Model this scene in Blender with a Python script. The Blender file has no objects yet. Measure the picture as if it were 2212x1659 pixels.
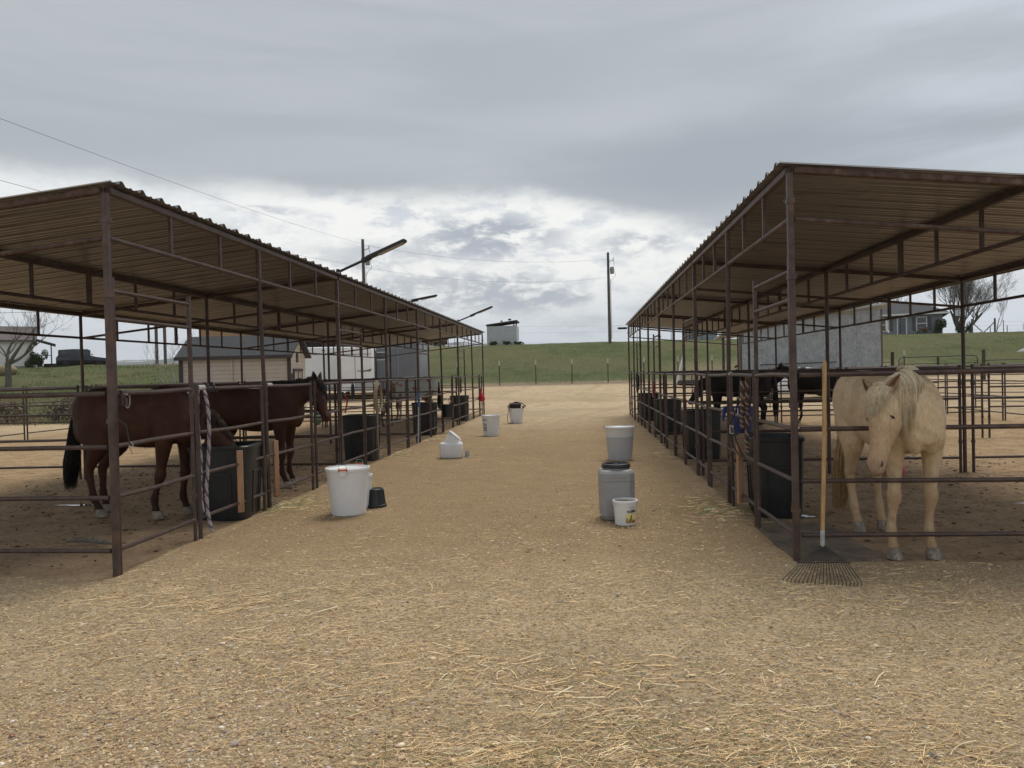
import bpy, bmesh, math, random
import numpy as np
from mathutils import Vector, Matrix, noise
R_ = math.radians
random.seed(7)
rng = np.random.default_rng(11)
scene = bpy.context.scene
C = scene.collection

# ---------------------------------------------------------------- camera
cam_d = bpy.data.cameras.new("camera"); cam = bpy.data.objects.new("camera", cam_d); C.objects.link(cam)
cam_d.sensor_width = 36.0; cam_d.sensor_fit = 'HORIZONTAL'; cam_d.lens = 36.0 * 1630 / 2212
cam_d.clip_start = 0.05; cam_d.clip_end = 12000
_yaw, _pit, _rol = -0.0918468, -0.0142265, -0.0242521
_f = Vector((math.sin(_yaw)*math.cos(_pit), math.cos(_yaw)*math.cos(_pit), math.sin(_pit)))
_r = Vector((math.cos(_yaw), -math.sin(_yaw), 0)); _u = _r.cross(_f)
_r2 = _r*math.cos(_rol) + _u*math.sin(_rol); _u2 = -_r*math.sin(_rol) + _u*math.cos(_rol)
cam.matrix_world = Matrix(((_r2.x, _u2.x, -_f.x, 0), (_r2.y, _u2.y, -_f.y, 0), (_r2.z, _u2.z, -_f.z, 1.6), (0, 0, 0, 1)))
scene.camera = cam

# ---------------------------------------------------------------- sky and light
SUN_AZ, SUN_EL = R_(20), R_(66)
w = bpy.data.worlds.new("World"); scene.world = w; w.use_nodes = True
nt = w.node_tree; nt.nodes.clear()
def N(t, **k):
    n = nt.nodes.new(t)
    for a, b in k.items(): setattr(n, a, b)
    return n
def L(a, b): nt.links.new(a, b)
def M(op, a, b=None, c=None, clamp=False):
    n = N('ShaderNodeMath', operation=op); n.use_clamp = clamp
    for i, v in enumerate((a, b, c)):
        if v is None: continue
        if isinstance(v, (int, float)): n.inputs[i].default_value = v
        else: L(v, n.inputs[i])
    return n.outputs[0]
def SS(v, lo, hi):      # smoothstep
    n = N('ShaderNodeMapRange', interpolation_type='SMOOTHSTEP'); L(v, n.inputs[0])
    n.inputs[1].default_value = lo; n.inputs[2].default_value = hi
    return n.outputs[0]
def MIXC(f, a, b):
    n = N('ShaderNodeMix', data_type='RGBA')
    if isinstance(f, (int, float)): n.inputs[0].default_value = f
    else: L(f, n.inputs[0])
    for i, v in ((6, a), (7, b)):
        if isinstance(v, tuple): n.inputs[i].default_value = (*v, 1)
        else: L(v, n.inputs[i])
    return n.outputs[2]
tc = N('ShaderNodeTexCoord'); sep = N('ShaderNodeSeparateXYZ'); L(tc.outputs['Generated'], sep.inputs[0])
X, Y, Z = sep.outputs
az = M('MULTIPLY', M('ARCTAN2', X, Y), 57.29578); el = M('MULTIPLY', M('ARCSINE', Z), 57.29578)
def NOISE(vec, scale, detail=6, rough=0.55, dist=0.0):
    n = N('ShaderNodeTexNoise'); L(vec, n.inputs['Vector'])
    n.inputs['Scale'].default_value = scale; n.inputs['Detail'].default_value = detail
    n.inputs['Roughness'].default_value = rough; n.inputs['Distortion'].default_value = dist
    return n.outputs['Fac']
def COMB(x, y, z=0.0):
    n = N('ShaderNodeCombineXYZ')
    for i, v in enumerate((x, y, z)):
        if isinstance(v, (int, float)): n.inputs[i].default_value = v
        else: L(v, n.inputs[i])
    return n.outputs[0]
zz = M('MAXIMUM', M('ADD', Z, 0.07), 0.02)
plane = COMB(M('DIVIDE', X, zz), M('DIVIDE', Y, zz))
aev = COMB(M('MULTIPLY', az, 0.1), M('MULTIPLY', el, 0.22))
n_big = NOISE(plane, 0.55, 5, 0.5, 0.4)
n_str = NOISE(COMB(M('MULTIPLY', az, 0.022), M('MULTIPLY', el, 0.16)), 1.6, 6, 0.55, 0.5)
n_med = NOISE(aev, 1.0, 8, 0.62, 0.25)
n_fine = NOISE(aev, 3.2, 8, 0.65, 0.2)
# upper stratus: grey blue streaks
up = MIXC(SS(n_str, 0.34, 0.66), (0.355, 0.383, 0.402), (0.41, 0.438, 0.455))
up = MIXC(M('MULTIPLY', SS(n_big, 0.45, 0.75), 0.35), up, (0.49, 0.52, 0.53))
# darker shelf to the right
def ELL(ca, ce, ra, re, lo=0.4, hi=1.35, jit=0.9):
    a = M('DIVIDE', M('SUBTRACT', az, ca), ra); e = M('DIVIDE', M('SUBTRACT', el, ce), re)
    d = M('SQRT', M('ADD', M('MULTIPLY', a, a), M('MULTIPLY', e, e)))
    d = M('ADD', d, M('MULTIPLY', M('SUBTRACT', n_med, 0.5), jit))
    return M('SUBTRACT', 1.0, SS(d, lo, hi))
up = MIXC(M("MULTIPLY", ELL(13, 14.4, 17, 3.0), 0.75), up, (0.285, 0.31, 0.345))
up = MIXC(M('MULTIPLY', ELL(-26, 16.0, 14, 2.0), 0.35), up, (0.36, 0.39, 0.44))
# bright break towards the horizon
edge = M('ADD', el, M('MULTIPLY', M('SUBTRACT', n_med, 0.5), 3.2))
edge = M('ADD', edge, M('MULTIPLY', SS(az, -5, 13), 3.6))
brk = M('SUBTRACT', 1.0, SS(edge, 12.2, 14.4))
low = MIXC(SS(el, 1.5, 8.0), (0.54, 0.59, 0.65), (0.84, 0.835, 0.80))
low = MIXC(M('MULTIPLY', M('MULTIPLY', SS(n_fine, 0.44, 0.64), SS(n_med, 0.38, 0.58)), 0.85), low, (0.49, 0.525, 0.58))
low = MIXC(M('MULTIPLY', SS(az, 8, 20), 0.55), low, (0.56, 0.60, 0.65))
low = MIXC(M('MULTIPLY', SS(az, -20, -30), 0.35), low, (0.60, 0.64, 0.68))
col = MIXC(brk, up, low)
# ragged dark puffs inside the break
for (a, e, ra, re, s) in ((-7.2, 10.3, 6.0, 1.9, 1.0), (-10.5, 6.2, 7.0, 1.7, 0.8), (-5.0, 6.0, 4.2, 1.7, 0.9), (-1.0, 5.7, 2.6, 0.9, 0.8),
                          (-15.5, 8.8, 5.0, 1.2, 0.5), (0.6, 3.4, 3.0, 0.9, 0.45), (4.5, 9.4, 3.2, 1.1, 0.7), (-23, 12.0, 2.8, 0.35, 0.6), (-31, 10, 7, 1.6, 0.5), (-33, 5.2, 5, 1.0, 0.4)):
    m = M('MULTIPLY', M('MULTIPLY', ELL(a, e, ra, re, 0.45, 1.25, 1.6), SS(n_fine, 0.36, 0.56)), s)
    col = MIXC(m, col, (0.36, 0.385, 0.43))
# right hand side: soft blue grey veil under the shelf
col = MIXC(M('MULTIPLY', M('MULTIPLY', SS(az, 12, 26), SS(n_str, 0.3, 0.7)), 0.5), col, (0.58, 0.63, 0.70))
# hidden hemisphere stays a plain bright overcast; below the horizon nothing shows
sky = N('ShaderNodeTexSky', sky_type='NISHITA'); sky.sun_disc = False; sky.sun_elevation = SUN_EL; sky.sun_rotation = SUN_AZ
skys = N('ShaderNodeVectorMath', operation='SCALE'); L(sky.outputs[0], skys.inputs[0]); skys.inputs['Scale'].default_value = 0.10
final = MIXC(0.93, skys.outputs[0], col)
bg = N('ShaderNodeBackground'); L(final, bg.inputs[0]); bg.inputs[1].default_value = 1.0
wo = N('ShaderNodeOutputWorld'); L(bg.outputs[0], wo.inputs[0])
sd = bpy.data.lights.new("sun", 'SUN'); sun = bpy.data.objects.new("sun", sd); C.objects.link(sun)
sd.energy = 1.75; sd.angle = R_(30); sd.color = (1.0, 0.95, 0.87)
_d = Vector((math.sin(SUN_AZ)*math.cos(SUN_EL), math.cos(SUN_AZ)*math.cos(SUN_EL), math.sin(SUN_EL)))
sun.rotation_euler = _d.to_track_quat('Z', 'Y').to_euler()
scene.view_settings.view_transform = 'Standard'; scene.view_settings.look = 'None'
scene.view_settings.gamma = 1; scene.view_settings.exposure = 0.30
scene.render.resolution_x = 1024; scene.render.resolution_y = 768
scene.render.engine = 'CYCLES'

# ---------------------------------------------------------------- materials
MATS = {}
def pm(name, c1, c2=None, scale=6.0, rough=0.7, bump=0.0, bscale=None, metal=0.0, stretch=(1, 1, 1), lo=0.35, hi=0.65, detail=5, c3=None, s3=1.5, t3=(0.55, 0.7), spec=0.5, attr=None, coords='Object', bdist=0.01):
    """noise-mixed principled surface"""
    if name in MATS: return MATS[name]
    m = bpy.data.materials.new(name); m.use_nodes = True; t = m.node_tree; n = t.nodes; l = t.links
    b = n['Principled BSDF']; b.inputs['Roughness'].default_value = rough; b.inputs['Metallic'].default_value = metal
    b.inputs['Specular IOR Level'].default_value = spec
    tcn = n.new('ShaderNodeTexCoord'); mp = n.new('ShaderNodeMapping'); mp.inputs['Scale'].default_value = stretch
    l.new(tcn.outputs[coords], mp.inputs['Vector'])
    def nz(s, d=detail):
        q = n.new('ShaderNodeTexNoise'); q.inputs['Scale'].default_value = s; q.inputs['Detail'].default_value = d; q.inputs['Roughness'].default_value = 0.6
        l.new(mp.outputs[0], q.inputs['Vector']); return q.outputs['Fac']
    def mix(f, a, bb):
        q = n.new('ShaderNodeMix'); q.data_type = 'RGBA'
        l.new(f, q.inputs[0])
        for i, v in ((6, a), (7, bb)):
            if isinstance(v, tuple): q.inputs[i].default_value = (*v, 1)
            else: l.new(v, q.inputs[i])
        return q.outputs[2]
    def ramp(f, a, bb):
        q = n.new('ShaderNodeMapRange'); l.new(f, q.inputs[0]); q.inputs[1].default_value = a; q.inputs[2].default_value = bb; return q.outputs[0]
    out = None
    if attr:
        at = n.new('ShaderNodeAttribute'); at.attribute_name = attr; base = at.outputs['Color']
        q = n.new('ShaderNodeMix'); q.data_type = 'RGBA'; q.blend_type = 'MULTIPLY'; q.inputs[0].default_value = 1
        l.new(base, q.inputs[6]); l.new(mix(ramp(nz(scale), lo, hi), c1, c2 or c1), q.inputs[7]); out = q.outputs[2]
    elif c2: out = mix(ramp(nz(scale), lo, hi), c1, c2)
    if c3: out = mix(ramp(nz(s3), *t3), out if out else c1, c3)
    if out: l.new(out, b.inputs['Base Color'])
    else: b.inputs['Base Color'].default_value = (*c1, 1)
    if bump:
        bp = n.new('ShaderNodeBump'); bp.inputs['Strength'].default_value = bump; bp.inputs['Distance'].default_value = bdist
        l.new(nz(bscale or scale*3, 6), bp.inputs['Height']); l.new(bp.outputs[0], b.inputs['Normal'])
    MATS[name] = m; return m
pipe = pm('brown_pipe', (0.105, 0.072, 0.062), (0.062, 0.040, 0.034), 9, 0.5, 0.25, 60, 0.25, c3=(0.15, 0.085, 0.055), s3=5, t3=(0.55, 0.75), bdist=0.002)
pipe_dark = pm('old_brown_pipe', (0.085, 0.058, 0.050), (0.05, 0.034, 0.03), 7, 0.55, 0.3, 50, 0.25, c3=(0.13, 0.07, 0.045), s3=4, t3=(0.55, 0.75), bdist=0.002)
rusty = pm('rusty_tube', (0.11, 0.07, 0.055), (0.05, 0.028, 0.022), 14, 0.75, 0.4, 70, 0.1, c3=(0.17, 0.12, 0.09), s3=10, bdist=0.002)
bolt_m = pm('zinc_bolt', (0.6, 0.6, 0.58), None, rough=0.35, metal=0.9)
sheet_m = pm('roof_sheet', (0.29, 0.272, 0.268), (0.235, 0.22, 0.217), 1.2, 0.34, 0.0, metal=0.6, stretch=(0.25, 2.5, 1), c3=(0.13, 0.122, 0.122), s3=2.5, t3=(0.56, 0.72))
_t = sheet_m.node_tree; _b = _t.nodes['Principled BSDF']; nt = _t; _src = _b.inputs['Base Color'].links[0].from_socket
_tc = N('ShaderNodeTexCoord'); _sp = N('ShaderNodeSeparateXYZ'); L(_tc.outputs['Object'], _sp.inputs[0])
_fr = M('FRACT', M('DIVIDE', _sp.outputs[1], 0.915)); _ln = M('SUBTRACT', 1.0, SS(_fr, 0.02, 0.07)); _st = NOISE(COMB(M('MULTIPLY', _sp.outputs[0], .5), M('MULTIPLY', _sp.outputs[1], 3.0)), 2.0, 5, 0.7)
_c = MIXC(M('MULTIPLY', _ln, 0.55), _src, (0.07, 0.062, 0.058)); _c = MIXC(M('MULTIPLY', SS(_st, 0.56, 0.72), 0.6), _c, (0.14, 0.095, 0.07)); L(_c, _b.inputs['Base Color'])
sheet_edge = pm('pale_roof_edge', (0.40, 0.385, 0.36), (0.32, 0.31, 0.29), 2, 0.55)
black_plastic = pm('black_plastic', (0.012, 0.014, 0.016), (0.022, 0.025, 0.028), 5, 0.42, 0.12, 40, c3=(0.05, 0.05, 0.048), s3=4, t3=(0.68, 0.8), bdist=0.002)
white_plastic = pm('white_plastic', (0.80, 0.81, 0.82), (0.73, 0.74, 0.755), 3, 0.42, 0.05, 30, c3=(0.50, 0.47, 0.42), s3=7, t3=(0.66, 0.85), bdist=0.002)
white_clean = pm('white_lid_plastic', (0.78, 0.78, 0.77), (0.70, 0.70, 0.69), 6, 0.4)
grey_plastic = pm('grey_plastic', (0.34, 0.335, 0.34), (0.29, 0.285, 0.29), 3, 0.45, 0.08, 30, c3=(0.24, 0.22, 0.20), s3=6, t3=(0.62, 0.8), bdist=0.002)
orange_m = pm('orange_plastic', (0.75, 0.10, 0.02), (0.6, 0.08, 0.02), 20, 0.4)
lumber = pm('raw_lumber', (0.46, 0.27, 0.16), (0.34, 0.19, 0.11), 5, 0.75, 0.3, 30, stretch=(6, 6, 0.6), c3=(0.2, 0.11, 0.06), s3=8, t3=(0.62, 0.8), bdist=0.002)
ink = pm('black_ink', (0.02, 0.02, 0.022), None, rough=0.6)
glass = pm('dark_glass', (0.02, 0.025, 0.03), None, rough=0.08, spec=0.8)
rubber = pm('tyre_rubber', (0.018, 0.018, 0.019), (0.03, 0.03, 0.03), 20, 0.8)
wood_pole = pm('weathered_pole', (0.15, 0.125, 0.105), (0.09, 0.075, 0.062), 4, 0.85, 0.4, 20, stretch=(5, 5, 0.4))
bark = pm('bark', (0.17, 0.15, 0.125), (0.09, 0.078, 0.066), 6, 0.9, 0.6, 22, stretch=(3, 3, 0.6))
steel = pm('galvanised', (0.42, 0.44, 0.46), (0.32, 0.34, 0.36), 8, 0.4, metal=0.6)

# ---------------------------------------------------------------- mesh helpers
class MB:
    def __init__(s): s.v = []; s.f = []; s.mi = []; s.cur = 0
    def add(s, vs, fs):
        o = len(s.v); s.v.extend([tuple(p) for p in vs]); s.f.extend([tuple(i + o for i in f) for f in fs]); s.mi.extend([s.cur]*len(fs)); return s
    def mat(s, i): s.cur = i; return s
    def box(s, c, d, rz=0.0, m=None, bev=0.0):
        hx, hy, hz = d[0]/2, d[1]/2, d[2]/2
        if bev > 0:
            b = min(bev, hx*0.9, hy*0.9)
            pr = [(-hx+b, -hy), (hx-b, -hy), (hx, -hy+b), (hx, hy-b), (hx-b, hy), (-hx+b, hy), (-hx, hy-b), (-hx, -hy+b)]
            bz = min(b, hz*0.9); ks = [(-hz, 1 - bz/max(hx, hy)), (-hz+bz, 1), (hz-bz, 1), (hz, 1 - bz/max(hx, hy))]
            vs = [(x*k, y*k, z) for z, k in ks for x, y in pr]; fs = []
            for a in range(3):
                for i in range(8): j = (i+1) % 8; fs.append((a*8+i, a*8+j, a*8+8+j, a*8+8+i))
            fs += [tuple(range(7, -1, -1)), tuple(range(24, 32))]
        else:
            vs = [(x, y, z) for z in (-hz, hz) for x, y in ((-hx, -hy), (hx, -hy), (hx, hy), (-hx, hy))]
            fs = [(3, 2, 1, 0), (4, 5, 6, 7), (0, 1, 5, 4), (1, 2, 6, 5), (2, 3, 7, 6), (3, 0, 4, 7)]
        T = Matrix.Translation(Vector(c)) @ Matrix.Rotation(rz, 4, 'Z')
        if m: T = Matrix.Translation(Vector(c)) @ m.to_4x4()
        return s.add([T @ Vector(p) for p in vs], fs)
    def frame(s, d):
        d = Vector(d).normalized(); a = Vector((0, 0, 1)) if abs(d.z) < 0.95 else Vector((1, 0, 0))
        x = d.cross(a).normalized(); return x, x.cross(d).normalized()
    def tube(s, p0, p1, r0, r1=None, n=8, caps=True, sq=False):
        p0 = Vector(p0); p1 = Vector(p1); r1 = r0 if r1 is None else r1
        x, y = s.frame(p1 - p0); vs = []
        if sq:
            n = 8; an = []
            for q in range(4):
                for e in (-0.14, 0.14): an.append(math.pi/4 + q*math.pi/2 + e)
            k = 1.38
        else: an = [2*math.pi*i/n for i in range(n)]; k = 1
        for p, r in ((p0, r0), (p1, r1)):
            for a in an: vs.append(p + (x*math.cos(a) + y*math.sin(a))*r*k)
        fs = [(i, (i+1) % n, n + (i+1) % n, n + i) for i in range(n)]
        if caps: fs += [tuple(range(n-1, -1, -1)), tuple(range(n, 2*n))]
        return s.add(vs, fs)
    def path(s, pts, r, n=6, caps=True, closed=False):
        pts = [Vector(p) for p in pts]; m = len(pts)
        rs = r if isinstance(r, (list, tuple)) else [r]*m
        vs = []; x = None
        for i, p in enumerate(pts):
            if closed: d = pts[(i+1) % m] - pts[i-1]
            else: d = pts[min(i+1, m-1)] - pts[max(i-1, 0)]
            if d.length < 1e-9: d = Vector((0, 0, 1))
            d.normalize()
            if x is None: x, _ = s.frame(d)
            x = (x - d*x.dot(d)); x = x.normalized() if x.length > 1e-6 else s.frame(d)[0]
            y = d.cross(x)
            for k in range(n): a = 2*math.pi*k/n; vs.append(p + (x*math.cos(a) + y*math.sin(a))*rs[i])
        fs = []
        for i in range(m if closed else m-1):
            for k in range(n): j = (k+1) % n; a = i*n; b = ((i+1) % m)*n; fs.append((a+k, a+j, b+j, b+k))
        if caps and not closed: fs += [tuple(range(n-1, -1, -1)), tuple(range((m-1)*n, m*n))]
        return s.add(vs, fs)
    def lathe(s, prof, c=(0, 0, 0), n=32, caps=(True, True)):
        c = Vector(c); vs = [c + Vector((r*math.cos(2*math.pi*k/n), r*math.sin(2*math.pi*k/n), z)) for r, z in prof for k in range(n)]
        fs = []
        for i in range(len(prof)-1):
            for k in range(n): j = (k+1) % n; fs.append((i*n+k, i*n+j, i*n+n+j, i*n+n+k))
        if caps[0]: fs.append(tuple(range(n-1, -1, -1)))
        if caps[1]: fs.append(tuple(range((len(prof)-1)*n, len(prof)*n)))
        return s.add(vs, fs)
    def rings(s, rings, caps=True):
        n = len(rings[0]); vs = [p for r in rings for p in r]; fs = []
        for i in range(len(rings)-1):
            for k in range(n): j = (k+1) % n; fs.append((i*n+k, i*n+j, i*n+n+j, i*n+n+k))
        if caps: fs += [tuple(range(n-1, -1, -1)), tuple(range((len(rings)-1)*n, len(rings)*n))]
        return s.add(vs, fs)
    def ell(s, c, r, n=12, m=8, rot=None):
        c = Vector(c); rot = rot or Matrix.Identity(3); vs = []
        for i in range(1, m):
            t = math.pi*i/m
            for k in range(n):
                a = 2*math.pi*k/n; vs.append(c + rot @ Vector((r[0]*math.sin(t)*math.cos(a), r[1]*math.sin(t)*math.sin(a), r[2]*math.cos(t))))
        fs = []
        for i in range(m-2):
            for k in range(n): j = (k+1) % n; fs.append((i*n+k, (i+1)*n+k, (i+1)*n+j, i*n+j))
        o = len(vs); vs += [c + rot @ Vector((0, 0, r[2])), c - rot @ Vector((0, 0, r[2]))]
        for k in range(n): j = (k+1) % n; fs.append((o, k, j)); fs.append((o+1, (m-2)*n+j, (m-2)*n+k))
        return s.add(vs, fs)
    def prism(s, pts, y0, y1):          # outline in x,z extruded along y
        n = len(pts); vs = [(x, y0, z) for x, z in pts] + [(x, y1, z) for x, z in pts]
        fs = [tuple(range(n)), tuple(range(2*n-1, n-1, -1))] + [(i, n+i, n+(i+1) % n, (i+1) % n) for i in range(n)]
        return s.add(vs, fs)
    def mesh(s, name, mats, smooth=35):
        me = bpy.data.meshes.new(name); me.from_pydata(s.v, [], s.f)
        for m in (mats if isinstance(mats, (list, tuple)) else [mats]): me.materials.append(m)
        if any(s.mi): me.polygons.foreach_set('material_index', s.mi)
        if smooth:
            me.polygons.foreach_set('use_smooth', [True]*len(me.polygons)); me.set_sharp_from_angle(angle=R_(smooth))
        me.update(); return me
    def build(s, name, mats, parent=None, smooth=35, loc=None, rz=0.0):
        o = bpy.data.objects.new(name, s.mesh(name, mats, smooth)); C.objects.link(o)
        if parent: o.parent = parent
        if loc is not None: o.location = loc
        if rz: o.rotation_euler.z = rz
        return o
def tag(o, label=None, cat=None, group=None, kind=None):
    if label: o['label'] = label
    if cat: o['category'] = cat
    if group: o['group'] = group
    if kind: o['kind'] = kind
    return o
def thing(name, label, cat, loc=(0, 0, 0), rz=0.0, group=None):
    o = bpy.data.objects.new(name, None); C.objects.link(o); o.location = loc; o.rotation_euler.z = rz
    o.empty_display_size = 0.2
    return tag(o, label, cat, group)
def dup(root, loc=None, rz=None, label=None):
    r = root.copy(); C.objects.link(r)
    if loc is not None: r.location = loc
    if rz is not None: r.rotation_euler.z = rz
    if label: r['label'] = label
    for ch in root.children:
        c = ch.copy(); C.objects.link(c); c.parent = r
        for g in ch.children: d = g.copy(); C.objects.link(d); d.parent = c
    return r
ORD = ['first', 'second', 'third', 'fourth', 'fifth', 'sixth', 'seventh', 'eighth', 'ninth', 'tenth', 'eleventh', 'twelfth', 'thirteenth', 'fourteenth', 'fifteenth', 'sixteenth', 'seventeenth', 'eighteenth']

# ---------------------------------------------------------------- layout of the place (metres, +Y down the aisle)
XL, XLM, XLB = -3.90, -6.10, -8.30       # left shelter: aisle, middle and back truss lines
XR, XRM, XRB = 1.73, 3.655, 5.58         # right shelter
YL = [5.95, 11.90, 17.85, 23.80, 29.90]
YR = [6.37, 11.62, 16.88, 22.28, 27.55]
ZR = 3.25                                # roof height on the aisle side
SL = 0.100                               # fall of the roof away from the aisle
RAILZ = (0.215, 0.66, 1.085, 1.53)
def sm(a, b, t): t = np.clip((t - a)/(b - a), 0, 1); return t*t*(3 - 2*t)
def terrain(x, y):
    """ground height"""
    x = np.asarray(x, float); y = np.asarray(y, float)
    yard = 0.85*sm(34, 52, y)
    hill = yard + 3.75*sm(50, 80, y)**0.9
    bank = 3.15*sm(27, 66, y)**1.0
    wl = 1 - sm(-30, -17, x)                                # 1 on the left bank
    far_drop = 1 - 0.3*sm(95, 300, y)
    h = hill*(1 - wl) + bank*wl
    h = h*far_drop - 6.0*sm(110, 260, y)
    h = h - 0.7*sm(42, 60, x)*sm(50, 80, y)
    return h
def gz(x, y): return float(terrain(x, y))
# ---------------------------------------------------------------- ground: one sheet to the horizon
def spaced(dense0, dense1, step, lo, hi, g=1.13):
    a = list(np.arange(dense0, dense1 + 1e-6, step)); s = step
    while a[-1] < hi: s *= g; a.append(a[-1] + s)
    s = step
    while a[0] > lo: s *= g; a.insert(0, a[0] - s)
    return np.array(a)
gx = spaced(-9, 7, 0.11, -5000, 5000); gy = spaced(1.5, 13, 0.09, -60, 6000, 1.035)
GXX, GYY = np.meshgrid(gx, gy)
def vnoise(x, y, s, seed=0):
    """cheap smooth value noise"""
    x = np.asarray(x)/s + seed*17.3; y = np.asarray(y)/s + seed*9.1
    xi = np.floor(x).astype(int); yi = np.floor(y).astype(int); fx = x - xi; fy = y - yi
    fx = fx*fx*(3-2*fx); fy = fy*fy*(3-2*fy)
    def h(a, b):
        n = (a*374761393 + b*668265263 + seed*974711) & 0x7fffffff; n = ((n ^ (n >> 13))*1274126177) & 0x7fffffff
        return ((n ^ (n >> 16)) & 0xffff)/65535.0
    return (h(xi, yi)*(1-fx) + h(xi+1, yi)*fx)*(1-fy) + (h(xi, yi+1)*(1-fx) + h(xi+1, yi+1)*fx)*fy
def fbm(x, y, s, seed=0, o=4):
    return sum(vnoise(x, y, s/2**i, seed+i)/2**i for i in range(o))/sum(1/2**i for i in range(o))
GZZ = terrain(GXX, GYY)
def pen_mask(x, y):
    j = (fbm(x, y, 0.8, 3) - 0.5)*0.35
    l = sm(XL+0.18, XL-0.12, x + j)*sm(-17.3, -16.3, x)*sm(YL[0]-0.35, YL[0]+0.1, y + j)*(1-sm(30.2, 31, y))
    r = sm(XR-0.3, XR+0.05, x + j)*(1-sm(12.2, 13.2, x))*sm(YR[0]-0.08, YR[0]+0.06, y + j*0.35)*(1-sm(28, 29, y))
    return np.maximum(l, r)
def roof_mask(x, y):     # pen floor within the roof footprint, given the darker brown
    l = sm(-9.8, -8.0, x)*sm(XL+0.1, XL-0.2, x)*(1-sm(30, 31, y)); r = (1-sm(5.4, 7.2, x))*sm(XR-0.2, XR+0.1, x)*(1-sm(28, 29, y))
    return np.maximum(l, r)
pen = pen_mask(GXX, GYY)
near = sm(45, 12, GYY)
GZZ = GZZ + near*((fbm(GXX, GYY, 0.9, 5) - 0.5)*0.03 + (fbm(GXX, GYY, 0.25, 8, 2) - 0.5)*0.008*(1+2.5*pen)) - pen*0.015
GZZ = GZZ + sm(50, 60, GYY)*(1-sm(90, 120, GYY))*(fbm(GXX, GYY, 6, 9) - 0.5)*0.35
GZZ = GZZ + sm(28, 36, GYY)*sm(-17, -22, GXX)*(fbm(GXX, GYY, 3, 12) - 0.5)*0.5
wl = 1 - sm(-19.5, -16.5, GXX + (fbm(GXX, GYY, 3, 2)-0.5)*3)
grass = np.maximum(sm(50.5, 52.5, GYY + (fbm(GXX, GYY, 2.5, 4)-0.5)*2.2), wl*sm(27.0, 30.0, GYY + (fbm(GXX, GYY, 2, 6)-0.5)*3))
dirtband = sm(47.5, 49.5, GYY)*(1 - sm(50.8, 53.0, GYY))*(1-wl)
dirtband = np.maximum(dirtband, sm(6, 9, GXX)*sm(47, 50, GYY)*(1-sm(58, 63, GYY))*0.75*(1-sm(20, 26, GXX)))
leftdirt = sm(60, 64, GYY)*sm(-47, -42, GXX)*(1-sm(-20, -12, GXX))*(1-sm(90, 100, GYY))
nY, nX = GXX.shape
gm = bpy.data.meshes.new('ground')
co = np.stack([GXX.ravel(), GYY.ravel(), GZZ.ravel()], 1).astype(np.float32)
ii = np.arange((nY-1)*(nX-1)); r0 = ii//(nX-1); c0 = ii % (nX-1); a0 = r0*nX + c0
quads = np.stack([a0, a0+1, a0+nX+1, a0+nX], 1).astype(np.int32)
def fast_mesh(me, co, loops, starts, totals, smooth=True):
    me.vertices.add(len(co)); me.vertices.foreach_set('co', np.ascontiguousarray(co, np.float32).ravel())
    me.loops.add(len(loops)); me.loops.foreach_set('vertex_index', np.ascontiguousarray(loops, np.int32))
    me.polygons.add(len(starts)); me.polygons.foreach_set('loop_start', np.ascontiguousarray(starts, np.int32)); me.polygons.foreach_set('loop_total', np.ascontiguousarray(totals, np.int32))
    if smooth: me.polygons.foreach_set('use_smooth', np.ones(len(starts), bool))
    me.update(calc_edges=True); me.validate()
nq = len(quads); fast_mesh(gm, co, quads.ravel(), np.arange(nq)*4, np.full(nq, 4))
at = gm.color_attributes.new('mask', 'FLOAT_COLOR', 'POINT')
ma = np.stack([grass.ravel(), pen.ravel(), np.maximum(dirtband, leftdirt).ravel(), roof_mask(GXX, GYY).ravel()], 1).astype(np.float32)
at.data.foreach_set('color', ma.ravel())
ground = bpy.data.objects.new('ground', gm); C.objects.link(ground); tag(ground, kind='structure')
m = bpy.data.materials.new('ground'); m.use_nodes = True; nt = m.node_tree; bs = nt.nodes['Principled BSDF']
def VA():
    a = N('ShaderNodeAttribute'); a.attribute_name = 'mask'; s = N('ShaderNodeSeparateColor'); L(a.outputs['Color'], s.inputs[0]); return s.outputs[0], s.outputs[1], s.outputs[2], a.outputs['Alpha']
gG, gP, gD, gR = VA()
tcg = N('ShaderNodeTexCoord'); ob = tcg.outputs['Object']
def VOR(vec, scale, feat='F1', out='Distance', rnd=1.0):
    n = N('ShaderNodeTexVoronoi', feature=feat); L(vec, n.inputs['Vector']); n.inputs['Scale'].default_value = scale; n.inputs['Randomness'].default_value = rnd; return n.outputs[out]
def MAPV(vec, sc):
    n = N('ShaderNodeMapping'); L(vec, n.inputs['Vector']); n.inputs['Scale'].default_value = sc; return n.outputs[0]
n1 = NOISE(ob, 0.45, 4); n2 = NOISE(ob, 2.6, 6); n3 = NOISE(ob, 16, 6, 0.7); n4 = NOISE(ob, 90, 4, 0.7); n5 = NOISE(ob, 0.12, 4)
sepg = N('ShaderNodeSeparateXYZ'); L(ob, sepg.inputs[0]); gyv = sepg.outputs[1]
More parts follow.
